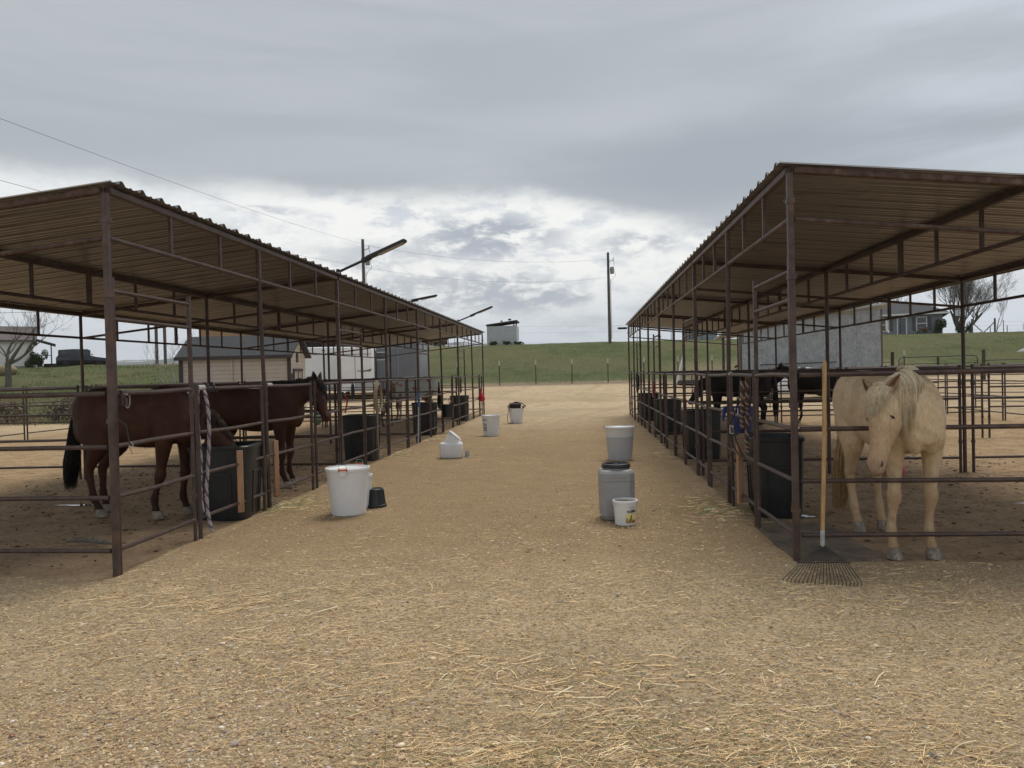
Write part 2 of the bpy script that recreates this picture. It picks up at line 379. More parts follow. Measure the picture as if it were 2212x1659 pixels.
# fine gravel colour
vc = VOR(ob, 75, out='Color'); vcs = N('ShaderNodeSeparateColor'); L(vc, vcs.inputs[0])
vd = VOR(ob, 75); 
sand = MIXC(SS(n2, 0.3, 0.7), (0.465, 0.330, 0.170), (0.66, 0.480, 0.268))
sand = MIXC(M('MULTIPLY', SS(n1, 0.45, 0.7), 0.55), sand, (0.33, 0.212, 0.105))
sand = MIXC(M('MULTIPLY', SS(n3, 0.48, 0.66), 0.65), sand, (0.20, 0.128, 0.066))
nm = NOISE(ob, 34, 5, 0.75)
sand = MIXC(M('MULTIPLY', SS(nm, 0.53, 0.64), 0.6), sand, (0.72, 0.56, 0.36))
sand = MIXC(M('MULTIPLY', SS(nm, 0.47, 0.38), 0.65), sand, (0.17, 0.110, 0.058))
peb = MIXC(vcs.outputs[0], (0.15, 0.105, 0.065), (0.66, 0.54, 0.40))
sand = MIXC(M('MULTIPLY', SS(vcs.outputs[1], 0.25, 0.6), 0.7), sand, peb)
sand = MIXC(M('MULTIPLY', SS(n4, 0.56, 0.70), 0.6), sand, (0.66, 0.55, 0.40))
sand = MIXC(M('MULTIPLY', SS(n4, 0.45, 0.32), 0.7), sand, (0.10, 0.068, 0.040))
farg = MIXC(SS(n2, 0.35, 0.65), (0.50, 0.375, 0.235), (0.60, 0.465, 0.305))
trk = M('MULTIPLY', SS(M('ABSOLUTE', M('SUBTRACT', M('FRACT', M('ADD', M('MULTIPLY', sepg.outputs[0], 0.22), M('MULTIPLY', M('SINE', M('MULTIPLY', gyv, 0.09)), 0.8))), 0.5)), 0.07, 0.02), SS(n1, 0.35, 0.6))
farg = MIXC(M('MULTIPLY', trk, 0.35), farg, (0.33, 0.25, 0.16))
farg = MIXC(M('MULTIPLY', SS(n5, 0.45, 0.6), 0.5), farg, (0.36, 0.275, 0.175))
farg = MIXC(M('MULTIPLY', SS(NOISE(MAPV(ob, (0.35, 1.6, 1)), 1.6, 6, 0.7), 0.52, 0.66), 0.5), farg, (0.27, 0.215, 0.15))
sand = MIXC(M('MULTIPLY', SS(gyv, 19, 30), 0.85), sand, farg)
aisle = M('MULTIPLY', M('MULTIPLY', SS(gyv, 5.0, 7.5), M('SUBTRACT', 1.0, SS(gyv, 16, 26))), 0.58)
sand = MIXC(aisle, sand, (0.29, 0.192, 0.098))
# pen floor
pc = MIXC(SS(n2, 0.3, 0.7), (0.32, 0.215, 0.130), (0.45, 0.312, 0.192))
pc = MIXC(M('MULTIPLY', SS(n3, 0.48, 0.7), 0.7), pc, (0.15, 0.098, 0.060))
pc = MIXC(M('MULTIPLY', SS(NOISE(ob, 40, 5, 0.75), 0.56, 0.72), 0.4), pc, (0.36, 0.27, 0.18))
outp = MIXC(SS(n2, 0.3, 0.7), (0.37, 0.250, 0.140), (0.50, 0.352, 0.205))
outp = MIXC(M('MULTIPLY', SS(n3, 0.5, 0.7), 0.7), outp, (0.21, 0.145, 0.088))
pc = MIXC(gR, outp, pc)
sand = MIXC(gP, sand, pc)
# dirt shoulder and grass
dr = MIXC(SS(n2, 0.3, 0.7), (0.20, 0.150, 0.100), (0.27, 0.215, 0.145))
sand = MIXC(gD, sand, dr)
gn = NOISE(MAPV(ob, (1, 0.5, 1)), 0.9, 8, 0.75); gn2 = NOISE(ob, 0.10, 5, 0.6); gn3 = NOISE(MAPV(ob, (1, 0.6, 1)), 5.0, 6, 0.8)
gr = MIXC(SS(gn, 0.35, 0.65), (0.085, 0.112, 0.040), (0.140, 0.162, 0.066))
gr = MIXC(M('MULTIPLY', SS(gn2, 0.42, 0.62), 0.65), gr, (0.18, 0.160, 0.082))
gr = MIXC(M('MULTIPLY', SS(gn3, 0.5, 0.68), 0.6), gr, (0.19, 0.18, 0.085))
gr = MIXC(M('MULTIPLY', SS(gn3, 0.48, 0.34), 0.7), gr, (0.035, 0.052, 0.018))
gedge = SS(M('ADD', gG, M('MULTIPLY', M('SUBTRACT', gn3, 0.5), 0.9)), 0.35, 0.65)
gedge = M('MULTIPLY', gedge, M('SUBTRACT', 1.0, M('MULTIPLY', gD, 0.8)))
colg = MIXC(gedge, sand, gr)
L(colg, bs.inputs['Base Color']); bs.inputs['Roughness'].default_value = 0.95; bs.inputs['Specular IOR Level'].default_value = 0.15
hgt = M('ADD', M('MULTIPLY', n3, 0.9), M('ADD', M('MULTIPLY', n4, 0.35), M('MULTIPLY', vd, -0.25)))
hgt = M('ADD', hgt, M('MULTIPLY', M('MULTIPLY', n2, gP), 3.0))
pit = M('MULTIPLY', SS(VOR(ob, 3.4), 0.16, 0.34), M('ADD', 0.5, M('MULTIPLY', gP, 1.1)))
pit2 = M('MULTIPLY', SS(VOR(MAPV(ob, (1, 1.3, 1)), 6.1), 0.10, 0.30), M('ADD', 0.15, M('MULTIPLY', gP, 0.8)))
hgt = M('ADD', hgt, M('ADD', pit, pit2))
hgt = M('ADD', hgt, M('MULTIPLY', M('MULTIPLY', gn3, gG), 6.0))
bp = N('ShaderNodeBump'); bp.inputs['Strength'].default_value = 1.0; bp.inputs['Distance'].default_value = 0.030; L(hgt, bp.inputs['Height']); L(bp.outputs[0], bs.inputs['Normal'])
gm.materials.append(m)

from bisect import bisect_right
def gzf(x, y):
    """height of the built sheet at arrays x, y"""
    i = np.clip(np.searchsorted(gx, x) - 1, 0, nX-2); j = np.clip(np.searchsorted(gy, y) - 1, 0, nY-2)
    fx = (x - gx[i])/(gx[i+1] - gx[i]); fy = (y - gy[j])/(gy[j+1] - gy[j])
    return (GZZ[j, i]*(1-fx) + GZZ[j, i+1]*fx)*(1-fy) + (GZZ[j+1, i]*(1-fx) + GZZ[j+1, i+1]*fx)*fy
def gh(x, y): return float(gzf(np.array([float(x)]), np.array([float(y)]))[0])

# ---------------------------------------------------------------- loose gravel and straw in the foreground
def soup(name, V, F, cols, mat):
    me = bpy.data.meshes.new(name); k = F.shape[1]
    fast_mesh(me, V, F.ravel(), np.arange(len(F))*k, np.full(len(F), k))
    a = me.color_attributes.new('Col', 'FLOAT_COLOR', 'POINT'); a.data.foreach_set('color', np.concatenate([cols, np.ones((len(cols), 1))], 1).astype(np.float32).ravel())
    me.materials.append(mat); o = bpy.data.objects.new(name, me); C.objects.link(o); return o
def sample(n, y0, y1, p=2.2, x0=None, x1=None):
    """points spread roughly evenly over the picture: denser near the camera"""
    u = rng.random(n); y = (y0**(1-p) + u*(y1**(1-p) - y0**(1-p)))**(1/(1-p))
    hw = y*0.70 + 0.3; x = (rng.random(n)*2-1)*hw - 0.09*y
    return x, y
bmx = bmesh.new(); bmesh.ops.create_icosphere(bmx, subdivisions=1, radius=1.0)
ICO_V = np.array([v.co[:] for v in bmx.verts]); ICO_F = np.array([[v.index for v in f.verts] for f in bmx.faces]); bmx.free()
def stones(n, y0, y1, s0, s1, p, dens=True):
    x, y = sample(n, y0, y1, p)
    d = fbm(x, y, 1.4, 21); keep = rng.random(n) < (0.25 + 1.5*np.clip(d - 0.35, 0, 1)*1.6)
    keep &= pen_mask(x, y) < 0.5
    x, y = x[keep], y[keep]; n = len(x)
    s = s0*(s1/s0)**(rng.random(n)**2.6)
    sc = np.stack([s*(0.8+rng.random(n)*0.7), s*(0.7+rng.random(n)*0.5), s*(0.4+rng.random(n)*0.35)], 1)
    jit = 1 + (rng.random((n, 12, 1))-0.5)*0.7
    an = rng.random(n)*6.283; ca, sa = np.cos(an), np.sin(an)
    v = ICO_V[None]*jit*sc[:, None, :]
    vx = v[..., 0]*ca[:, None] - v[..., 1]*sa[:, None]; vy = v[..., 0]*sa[:, None] + v[..., 1]*ca[:, None]
    z = gzf(x, y) + sc[:, 2]*0.25
    V = np.stack([vx + x[:, None], vy + y[:, None], v[..., 2] + z[:, None]], 2).reshape(-1, 3)
    F = (ICO_F[None] + (np.arange(n)*12)[:, None, None]).reshape(-1, 3)
    pal = 1.25*np.array([(0.46, 0.325, 0.195), (0.38, 0.255, 0.145), (0.56, 0.42, 0.27), (0.31, 0.205, 0.12), (0.64, 0.53, 0.39), (0.22, 0.20, 0.19), (0.33, 0.22, 0.17), (0.40, 0.34, 0.29), (0.62, 0.57, 0.50), (0.13, 0.12, 0.12), (0.20, 0.10, 0.08)])
    pr = np.array([22, 20, 18, 13, 6, 1.5, 9, 6, 1.6, .35, .8]); ci = rng.choice(len(pal), n, p=pr/pr.sum())
    col = pal[ci]*(0.8 + rng.random((n, 1))*0.4)
    return V, F, np.repeat(col, 12, 0)
def cat_soup(parts):
    o = 0; Vs, Fs, Cs = [], [], []
    for V, F, c in parts: Vs.append(V); Fs.append(F + o); Cs.append(c); o += len(V)
    return np.concatenate(Vs), np.concatenate(Fs), np.concatenate(Cs)
stone_m = pm('loose_gravel', (0.85, 0.85, 0.85), (1.1, 1.1, 1.1), 60, 0.85, attr='Col', spec=0.2)
g1 = stones(46000, 2.6, 10, 0.0030, 0.010, 1.8); g2 = stones(4800, 2.6, 8, 0.007, 0.018, 1.9)
g3 = stones(12000, 7, 24, 0.006, 0.017, 1.5)
go = soup('gravel', *cat_soup([g1, g2, g3]), stone_m); tag(go, 'loose pebbles and gravel scattered over the foreground', kind='stuff')
def straws(n, y0, y1, l0, l1, p, wdt=0.0016, green=0.05, clump=None, thr=0.0, xy=None, lift=0.004):
    if xy is None: x, y = sample(n, y0, y1, p)
    else: x, y = xy
    if thr > 0:
        d = fbm(x, y, 1.1, 33); keep = rng.random(len(x)) < np.clip((d - thr)*5, 0.06, 1)
        keep &= pen_mask(x, y) < 0.6; x, y = x[keep], y[keep]
    n = len(x); Ln = l0*(l1/l0)**(rng.random(n)**1.8); an = rng.normal(0.12, 0.62, n) + (rng.random(n) < 0.25)*rng.random(n)*3.14
    bend = rng.normal(0, 0.35, n); K = 6; t = np.linspace(-0.5, 0.5, K)
    ang = an[:, None] + bend[:, None]*t[None]*2; seg = Ln[:, None]/(K-1)
    dx = np.cos(ang)*seg; dy = np.sin(ang)*seg
    px = np.cumsum(dx, 1) - dx.sum(1, keepdims=True)/2 + x[:, None]; py = np.cumsum(dy, 1) - dy.sum(1, keepdims=True)/2 + y[:, None]
    tilt = np.abs(rng.normal(0, 0.06, n)); pz = gzf(px.ravel(), py.ravel()).reshape(px.shape) + lift + rng.random((n, 1))*0.006 + tilt[:, None]*(t[None]+0.5)*Ln[:, None]
    wv = wdt*(0.5 + rng.random(n))*(1.0 + 0.5*(rng.random(n) < 0.1)); nx = -np.sin(ang)*wv[:, None]; ny = np.cos(ang)*wv[:, None]
    V = np.stack([np.stack([px-nx, py-ny, pz], 2), np.stack([px, py, pz + wv[:, None]*1.2], 2), np.stack([px+nx, py+ny, pz], 2)], 2)   # n,K,3,3
    V = V.reshape(-1, 3); base = (np.arange(n)*K*3)[:, None, None, None] + (np.arange(K-1)*3)[None, :, None, None] + np.array([[[0, 1, 4, 3], [1, 2, 5, 4]]])
    F = base.reshape(-1, 4)
    pal = 1.25*np.array([(0.72, 0.51, 0.27), (0.50, 0.335, 0.165), (0.80, 0.63, 0.38), (0.34, 0.25, 0.13), (0.20, 0.14, 0.08), (0.80, 0.72, 0.50)])
    pr = np.array([24, 26, 14, 18, 12, 4]); ci = rng.choice(len(pal), n, p=pr/pr.sum()); col = pal[ci]*(0.8 + rng.random((n, 1))*0.35)
    g = rng.random(n) < green; col[g] = np.array((0.20, 0.21, 0.085))*(0.7 + rng.random((g.sum(), 1))*0.6)
    return V, F, np.repeat(col, K*3, 0)
straw_m = pm('straw', (0.85, 0.85, 0.85), (1.1, 1.1, 1.1), 40, 0.7, attr='Col', spec=0.3)
def patch(cx, cy, sx, sy, n): return (rng.normal(cx, sx, n), rng.normal(cy, sy, n))
sp = [straws(20000, 2.6, 9.0, 0.006, 0.035, 1.7, 0.0011, thr=0.22, green=.03), straws(24000, 2.6, 6.4, 0.012, 0.09, 1.9, 0.0008, thr=0.34), straws(1500, 2.6, 5.8, 0.05, 0.22, 1.8, 0.0010, thr=0.46), straws(9000, 5, 20, 0.02, 0.14, 1.5, 0.0012, thr=0.46),
      straws(0, 0, 0, 0.04, 0.2, 1, 0.0011, 0.12, xy=patch(-0.35, 3.05, 0.28, 0.12, 520)), straws(0, 0, 0, 0.04, 0.22, 1, 0.0011, 0.30, xy=patch(0.45, 3.25, 0.45, 0.18, 560)),
      straws(0, 0, 0, 0.04, 0.2, 1, 0.0011, 0.1, xy=patch(1.35, 3.1, 0.4, 0.15, 380)), straws(0, 0, 0, 0.05, 0.24, 1, 0.0012, 0.15, xy=patch(-2.7, 5.2, 0.7, 0.22, 520)),
      straws(0, 0, 0, 0.04, 0.20, 1, 0.0011, 0.05, xy=patch(-1.9, 4.4, 0.7, 0.28, 420)), straws(0, 0, 0, 0.04, 0.2, 1, 0.0015, 0.15, xy=patch(-0.2, 3.9, 0.6, 0.2, 420))]
so = soup('straw', *cat_soup(sp), straw_m); tag(so, 'stray straw and hay stalks littering the gravel', kind='stuff')
hp = []
for cx, cy, sx, sy, n in ((-3.72, 9.2, 0.22, 0.32, 420), (-3.75, 15.1, 0.2, 0.3, 260), (1.45, 8.7, 0.22, 0.45, 420), (-3.7, 18.4, 0.2, 0.3, 240), (1.5, 14.4, 0.2, 0.3, 160)):
    hp.append(straws(0, 0, 0, 0.06, 0.24, 1, 0.0018, 0.45, xy=patch(cx, cy, sx, sy, n), lift=0.012))
ho = soup('dropped_hay', *cat_soup(hp), straw_m); tag(ho, 'thin green hay dropped along the panels below the feeders', kind='stuff')
# hoof crumbs and dung specks inside the pens
def crumbs(n):
    x = np.concatenate([rng.uniform(-9, XL-0.15, n//2), rng.uniform(XR+0.1, 7, n//2)]); y = np.concatenate([rng.uniform(6.2, 14, n//2), rng.uniform(6.6, 14, n//2)])
    s = 0.004*(6**(rng.random(n)**3)); sc = np.stack([s*1.3, s, s*0.6], 1); jit = 1 + (rng.random((n, 12, 1))-0.5)*0.5
    v = ICO_V[None]*jit*sc[:, None, :]; V = v + np.stack([x, y, gzf(x, y) + s*0.2], 1)[:, None, :]
    F = (ICO_F[None] + (np.arange(n)*12)[:, None, None]).reshape(-1, 3)
    pal = np.array([(0.10, 0.065, 0.04), (0.17, 0.12, 0.08), (0.24, 0.185, 0.125)]); col = pal[rng.choice(3, n)]
    return V.reshape(-1, 3), F, np.repeat(col, 12, 0)
co_ = soup('dung_crumbs', *crumbs(5200), stone_m); tag(co_, 'dark clods and crumbs trampled into the stall floors', kind='stuff')
# ---------------------------------------------------------------- the two pole shelters
def roof_z(side, x): return ZR - SL*abs(x - (XL if side < 0 else XR))
def shelter(side, ys, xs, label):
    x0, xm, xb = xs; sg = -1 if side < 0 else 1; t = thing('pole_shelter', label, 'shelter', (0, 0, 0))
    T0 = 0.0
    # posts
    for li, x in enumerate(xs):
        for y in ys:
            zt = roof_z(side, x) - 0.075; r = 0.0245 if li == 0 else 0.028
            b = MB(); b.tube((x, y, gh(x, y)-0.1), (x, y, zt), r*0.93, sq=(li == 0), n=10)
            if li == 0:
                for z in (2.95, 2.33, 1.28, 0.42): b.box((x, y, z), (0.064, 0.064, 0.04))
                b.tube((x - sg*0.045, y - 0.02, 2.95), (x - sg*0.055, y - 0.02, 2.95), 0.012, n=6)
                b.tube((x - sg*0.075, y - 0.0, 2.35), (x - sg*0.075, y, zt - 0.02), 0.017, n=6) if False else None
            b.build('post', pipe if li == 0 else pipe_dark, t)
    # intermediate posts on the aisle side, leaning a little
    for i in range(len(ys)-1):
        ym = (ys[i]+ys[i+1])/2
        z1 = roof_z(side, x0) - 0.45
        ln = (0.10, 0.0, 0.06, 0.03)[i]
        b = MB(); b.tube((x0 - sg*0.02, ym + ln, gh(x0, ym)-0.05), (x0, ym, z1 + 0.06), 0.024, n=10); b.tube((x0, ym, z1-0.03), (x0, ym, z1 + 0.05), 0.031, n=10)
        b.build('post', pipe_dark, t)
    # trusses along the aisle: top chord, bottom chord and struts for each bay
    for li, x in enumerate(xs):
        zt = roof_z(side, x) - 0.045; zb = zt - 0.40; mt = pipe if li == 0 else pipe_dark
        for i in range(len(ys)-1):
            a, c = ys[i], ys[i+1]; b = MB(); g = 0.036
            b.tube((x, a+g, zt), (x, c-g, zt), 0.027, sq=True); b.tube((x, a+g, zb), (x, c-g, zb), 0.022 if li == 0 else 0.020, n=10)
            k = 5
            for j in range(1, k+1):
                y = a + (c-a)*j/(k+1); wide = (j == 3)
                b.tube((x, y, zb+0.018), (x, y, zt-0.026), 0.024 if wide else 0.015, sq=True)
                if wide:
                    for q in range(4): b.tube((x - sg*0.026, y, zb+0.08+q*0.08), (x-sg*0.034, y, zb+0.08+q*0.08), 0.006, n=6)
            b.build('truss', mt, t)
    # rafters across the shelter at every post line
    for i, y in enumerate(ys):
        for (xa, xb_) in ((x0, xm), (xm, xb)):
            b = MB(); e = 0.034*sg
            za, zc = roof_z(side, xa) - 0.048, roof_z(side, xb_) - 0.048
            b.tube((xa+e, y, za), (xb_-e, y, zc), 0.026, sq=True); b.tube((xa+e, y, za-0.40), (xb_-e, y, zc-0.40), 0.019, n=10)
            b.build('rafter', rusty if i == 0 else pipe_dark, t)
    # ribbed sheet roof
    ya, yb = ys[0]-0.045, ys[-1]+0.12; xa, xc = x0 - sg*0.09, xb + sg*0.26
    prof = [(ya, 0)]; y = ya + 0.10
    while y < yb:
        prof += [(y, 0), (y+0.024, 0.036), (y+0.052, 0.036), (y+0.095, 0), (y+0.150, 0), (y+0.162, 0.010), (y+0.178, 0.010), (y+0.192, 0), (y+0.230, 0), (y+0.242, 0.010), (y+0.258, 0.010), (y+0.272, 0)]
        y += 0.305
    prof = [(p, z) for p, z in prof if p <= yb]
    b = MB(); n = len(prof); th = 0.0015; vs = []
    xsn = np.linspace(xa, xc, 5)
    for X_ in xsn:
        z0 = roof_z(side, X_) if sg*(X_-x0) > 0 else ZR + SL*abs(X_-x0)
        vs += [(X_, p, z0 - 0.006 + z + 0.0) for p, z in prof]
    k = len(xsn)
    top = [(v[0], v[1], v[2]+0.002) for v in vs]; fs = []
    for i in range(k-1):
        for j in range(n-1):
            q = (i*n+j, i*n+j+1, (i+1)*n+j+1, (i+1)*n+j)
            fs.append(q); fs.append(tuple(k*n + w_ for w_ in reversed(q)))
    b.add(vs + top, fs); 
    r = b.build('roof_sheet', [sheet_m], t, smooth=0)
    # pale drip edge on the outer side and trim on the near gable
    b = MB(); zc = roof_z(side, xc); b.box((xc, (ya+yb)/2, zc-0.012), (0.012, yb-ya, 0.03)); b.build('fascia', sheet_edge, t)
    b = MB(); zz0 = ZR + SL*0.09
    b.tube((xa, ya-0.008, zz0+0.000), (xc, ya-0.008, roof_z(side, xc)+0.000), 0.005 if side < 0 else 0.003, sq=True); b.build('gable_trim', sheet_edge, t)
    return t
shelL = shelter(-1, YL, (XL, XLM, XLB), 'long brown pipe shelter with corrugated roof on the left side of the aisle')
shelR = shelter(1, YR, (XR, XRM, XRB), 'long brown pipe shelter with corrugated roof on the right, standing over the cream horse')

# ---------------------------------------------------------------- pipe panels
def panel(p0, p1, label, zs=RAILZ, r=0.019, pr=0.021, ph=1.58, mt=None, group='brown pipe corral panels', name='pipe_fence', posts=(1, 1), extra=None, cat='fence panel', feet=True):
    p0 = Vector((p0[0], p0[1], 0)); p1 = Vector((p1[0], p1[1], 0)); d = p1 - p0; Ln = d.length; u = d/Ln
    t = thing(name, label, cat, (p0.x, p0.y, gh(p0.x, p0.y)), math.atan2(d.y, d.x), group); mt = mt or pipe
    dz = gh(p1.x, p1.y) - gh(p0.x, p0.y)
    ga = 0.03; e0 = ga if posts[0] else -0.012; e1 = Ln - ga
    for k, x in enumerate((e0, e1)):
        if posts[k]:
            b = MB(); z0 = dz*k; b.tube((x, 0, z0-0.03), (x, 0, ph + z0), pr, n=10)
            for z in (0.45, 1.30): b.tube((x, 0, z0+z-0.025), (x, 0, z0+z+0.025), pr+0.006, n=10)
            b.tube((x, 0, z0+1.30), (x, -pr-0.018, z0+1.30), 0.006, n=6)
            b.build('post', mt, t)
    for i, z in enumerate(zs):
        rr = r*(1.08 if i == len(zs)-1 else 1.0)
        sag = 0.010*random.uniform(-1, 1); b = MB()
        b.path([(e0 + pr*0.6, 0, z), (Ln*0.5, sag, z + dz/2 + sag), (e1 - pr*0.6, 0, z + dz)], rr, 8)
        b.build('rail', mt, t)
    return t
def gate_frame(x, y0, y1, label):       # tall walk gate bow: post, header rails above the gate leaf
    t = panel((x, y0+0.018), (x, y1), label, pr=0.0175, name='stall_gate', cat='gate', group='stall gates with tall header frames', ph=1.60)
    for yy, z1 in ((0.03, 2.50), (y1-y0-0.018-0.03, 2.46)):
        b = MB(); b.tube((yy, 0, 1.45), (yy, 0, z1), 0.0165, sq=True) ; b.build('header_post', pipe, t)
    for z in (2.385, 2.150):
        b = MB(); b.tube((0.045, 0, z), (y1-y0-0.018-0.04, 0, z), 0.018, n=8); b.build('header_rail', pipe, t)
    return t
for side, ys, x, nm in ((-1, YL, XL, 'left'), (1, YR, XR, 'right')):
    gw = 1.32 if side < 0 else 1.34
    for i in range(4):
        a, c = ys[i], ys[i+1]; ym = (a+c)/2
        y1 = a + gw
        gate_frame(x, a, y1, f'brown walk gate with tall header of the {nm} shelter, {ORD[i]} gate from the near end')
        where = ('in front of the black feed tub', 'beside the gate post')[0]
        ybrk = ym + 0.02
        panel((x, y1+0.045), (x, ybrk), f'four rail panel {where}, {ORD[i]} stall, {nm} shelter', group='aisle side panels')
        pr = c - 1.28 if side < 0 else c - 1.12
        panel((x, ybrk+0.06), (x, pr), f'four rail panel past the tub in the {ORD[i]} stall of the {nm} shelter', group='aisle side panels')
        panel((x, pr+0.10), (x, c-0.04), f'short end panel at the far side of the {ORD[i]} stall, {nm} shelter', group='aisle side panels')
# front pen fences facing the camera
panel((XL-0.045, YL[0]), (XL-3.1, YL[0]), 'near fence panel beside the left corner post, in front of the bay horse', group='near pen fences', r=0.0195, posts=(0, 1))
panel((XL-3.16, YL[0]), (XL-6.2, YL[0]), 'near fence panel at the left edge of the picture', group='near pen fences', r=0.0195)
panel((XR+0.045, YR[0]), (XR+3.5, YR[0]), 'near fence panel that the cream horse reaches through', group='near pen fences', r=0.0195, posts=(0, 1))
panel((XR+3.56, YR[0]), (XR+7.0, YR[0]), 'near fence panel past the cream horse at the right edge', group='near pen fences', r=0.0195)
# dividers between pens
XOL, XOR = -16.0, 11.4
for i in range(1, 5):
    y = YL[i]; segs = [XL-0.045, XLB+0.03, XLB-0.06, -12.1, -12.18, XOL]
    for k in range(3):
        panel((segs[2*k], y), (segs[2*k+1], y), f'{("divider under the left roof", "divider panel just outside the left roof", "outer divider panel of the left pens")[k]}, {ORD[i-1]} line from the camera', group='pen dividers', mt=pipe_dark)
    y = YR[i]; segs = [XR+0.045, XRB-0.03, XRB+0.09, 8.5, 8.58, XOR]
    for k in range(3):
        panel((segs[2*k], y), (segs[2*k+1], y), f'{("divider under the right roof", "divider panel just outside the right roof", "outer divider panel of the right pens")[k]}, {ORD[i-1]} line from the camera', group='pen dividers', mt=pipe_dark)
# outer fences
yy = 14.0; k = 0
while yy < 29:
    panel((XOL-0.08, yy), (XOL-0.08, min(yy+3.2, 29.9)), f'outer back fence panel of the left pens, {ORD[k]} one visible from the near end', group='outer pen fences', r=0.017, mt=pipe_dark); yy += 3.26; k += 1
yy = 12.0; k = 0
while yy < 27:
    panel((XOR+0.08, yy), (XOR+0.08, min(yy+3.2, 27.5)), f'outer back fence panel of the right pens, {ORD[k]} one visible from the near end', group='outer pen fences', r=0.017, mt=pipe_dark); yy += 3.26; k += 1
ar = [(13.6, 27.6), (16.4, 25.6), (19.3, 23.6), (22.2, 21.8)]
for i in range(3):
    panel(ar[i], ar[i+1], f'slanting arena panel beyond the right pens, {ORD[i]} from its left end', group='arena panels', r=0.016, mt=pipe_dark, zs=(0.25, 0.55, 0.85, 1.15, 1.5))
for i in range(5):
    panel((13.6 - 3.1*i, 30.2 + 0.15*i), (10.56 - 3.1*i, 30.35 + 0.15*i), f'far arena panel behind the right pens, {ORD[i]} counted from the right', group='arena panels', r=0.016, mt=pipe_dark, zs=(0.25, 0.55, 0.85, 1.15, 1.5)) if i < 3 else None
for i in range(4):
    panel((-5.2 - 3.1*i, 31.2), (-8.2 - 3.1*i, 31.2), f'far arena panel between the left shelter and the trailers, {ORD[i]} counted from the right', group='arena panels', r=0.016, mt=pipe_dark, zs=(0.25, 0.55, 0.85, 1.15, 1.5))

# ---------------------------------------------------------------- black feed tubs
def feed_tub(x, y, rz, label, w=0.66, d=0.62, h=0.86, boards=True):
    t = thing('feed_tub', label, 'feed tub', (x, y, gh(x, y)), rz, 'black corner feed tubs in the stalls')
    def ring(z, k, ins=0.0):
        hx, hy, c = w/2*k-ins, d/2*k-ins, 0.11*k
        return [Vector((px, py, z)) for px, py in ((-hx+c, -hy), (hx-c, -hy), (hx-c*0.3, -hy+c*0.3), (hx, -hy+c), (hx, hy-c), (hx-c*0.3, hy-c*0.3), (hx-c, hy), (-hx+c, hy), (-hx+c*0.3, hy-c*0.3), (-hx, hy-c), (-hx, -hy+c), (-hx+c*0.3, -hy+c*0.3))]
    b = MB(); b.rings([ring(0, 0.86), ring(0.03, 0.88), ring(h*0.5, 0.94), ring(h-0.05, 0.985), ring(h-0.045, 1.02), ring(h-0.01, 1.03), ring(h, 1.0), ring(h, 1.0, 0.05), ring(h-0.35, 0.94, 0.05)], caps=True)
    b.build('shell', black_plastic, t, smooth=30)
    b = MB()
    for sx, sy in ((0, -1), (1, 0), (0, 1), (-1, 0)):       # moulded recesses: raised ribs around them
        for o in (-0.13, 0.13):
            k0, k1 = 0.875, 0.94
            if sx == 0: b.tube((o, sy*(d/2*k0+0.003), 0.06), (o, sy*(d/2*k1+0.004), h*0.62), 0.012, sq=True)
            else: b.tube((sx*(w/2*k0+0.003), o, 0.06), (sx*(w/2*k1+0.004), o, h*0.62), 0.012, sq=True)
        k1 = 0.945
        if sx == 0: b.tube((-0.14, sy*(d/2*k1+0.004), h*0.63), (0.14, sy*(d/2*k1+0.004), h*0.63), 0.012, sq=True)
        else: b.tube((sx*(w/2*k1+0.004), -0.14, h*0.63), (sx*(w/2*k1+0.004), 0.14, h*0.63), 0.012, sq=True)
    b.build('rib', black_plastic, t)
    return t
feed_tub(-4.22, 8.62, 0.16, 'black plastic feed tub in the first stall on the left, under the bay horse muzzle', w=0.70, d=0.74, h=0.86)
for i, y in ((1, 14.35), (2, 20.3), (3, 26.2)):
    feed_tub(-4.28, y, -0.12+0.1*i, f'black plastic feed tub in the {ORD[i]} stall of the left shelter', h=0.88)
feed_tub(2.10, 8.55, -0.10, 'black plastic feed tub in the first stall on the right, beside the cream horse', w=0.56, d=0.68, h=0.86)
for i, y in ((1, 13.9), (2, 19.2), (3, 24.6)):
    feed_tub(2.14, y, 0.08-0.05*i, f'black plastic feed tub in the {ORD[i]} stall of the right shelter', h=0.88)
def board(x, y, z0, z1, label, rz=0.0, w=0.065, th=0.038):
    b = MB(); b.box((0, 0, (z0+z1)/2), (w, th, z1-z0), bev=0.003); o = b.build('wooden_board', lumber, None, loc=(x, y, 0), rz=rz); return tag(o, label, 'board', 'upright boards wired to the panels')
board(-3.875, 8.22, 0.10, 0.80, 'raw upright board wired to the left panel in front of the black feed tub', rz=0.35)
board(-3.885, 9.25, 0.12, 0.82, 'raw upright board just past the double posts on the left', rz=0.9)
board(1.70, 8.42, 0.12, 0.78, 'raw upright board wired beside the black feed tub on the right', rz=0.5)
# rubber mats
matm = pm('rubber_mat', (0.085, 0.066, 0.052), (0.20, 0.142, 0.095), 4, 0.8, 0.3, 30)
def mat_(x0, y0, x1, y1, label, rz=0):
    b = MB(); b.box((0, 0, 0.0), (x1-x0, y1-y0, 0.03), bev=0.012)
    o = b.build('stall_mat', matm, None, loc=((x0+x1)/2, (y0+y1)/2, gh((x0+x1)/2, (y0+y1)/2)+0.012), rz=rz); tag(o, label, 'rubber mat', 'black stall mats')
mat_(1.72, 6.385, 2.45, 7.9, 'dirt covered rubber mat just inside the near gate of the right shelter', 0.0)
mat_(-4.9, 7.0, -4.0, 8.0, 'black rubber mat by the near left feed tub') if False else None
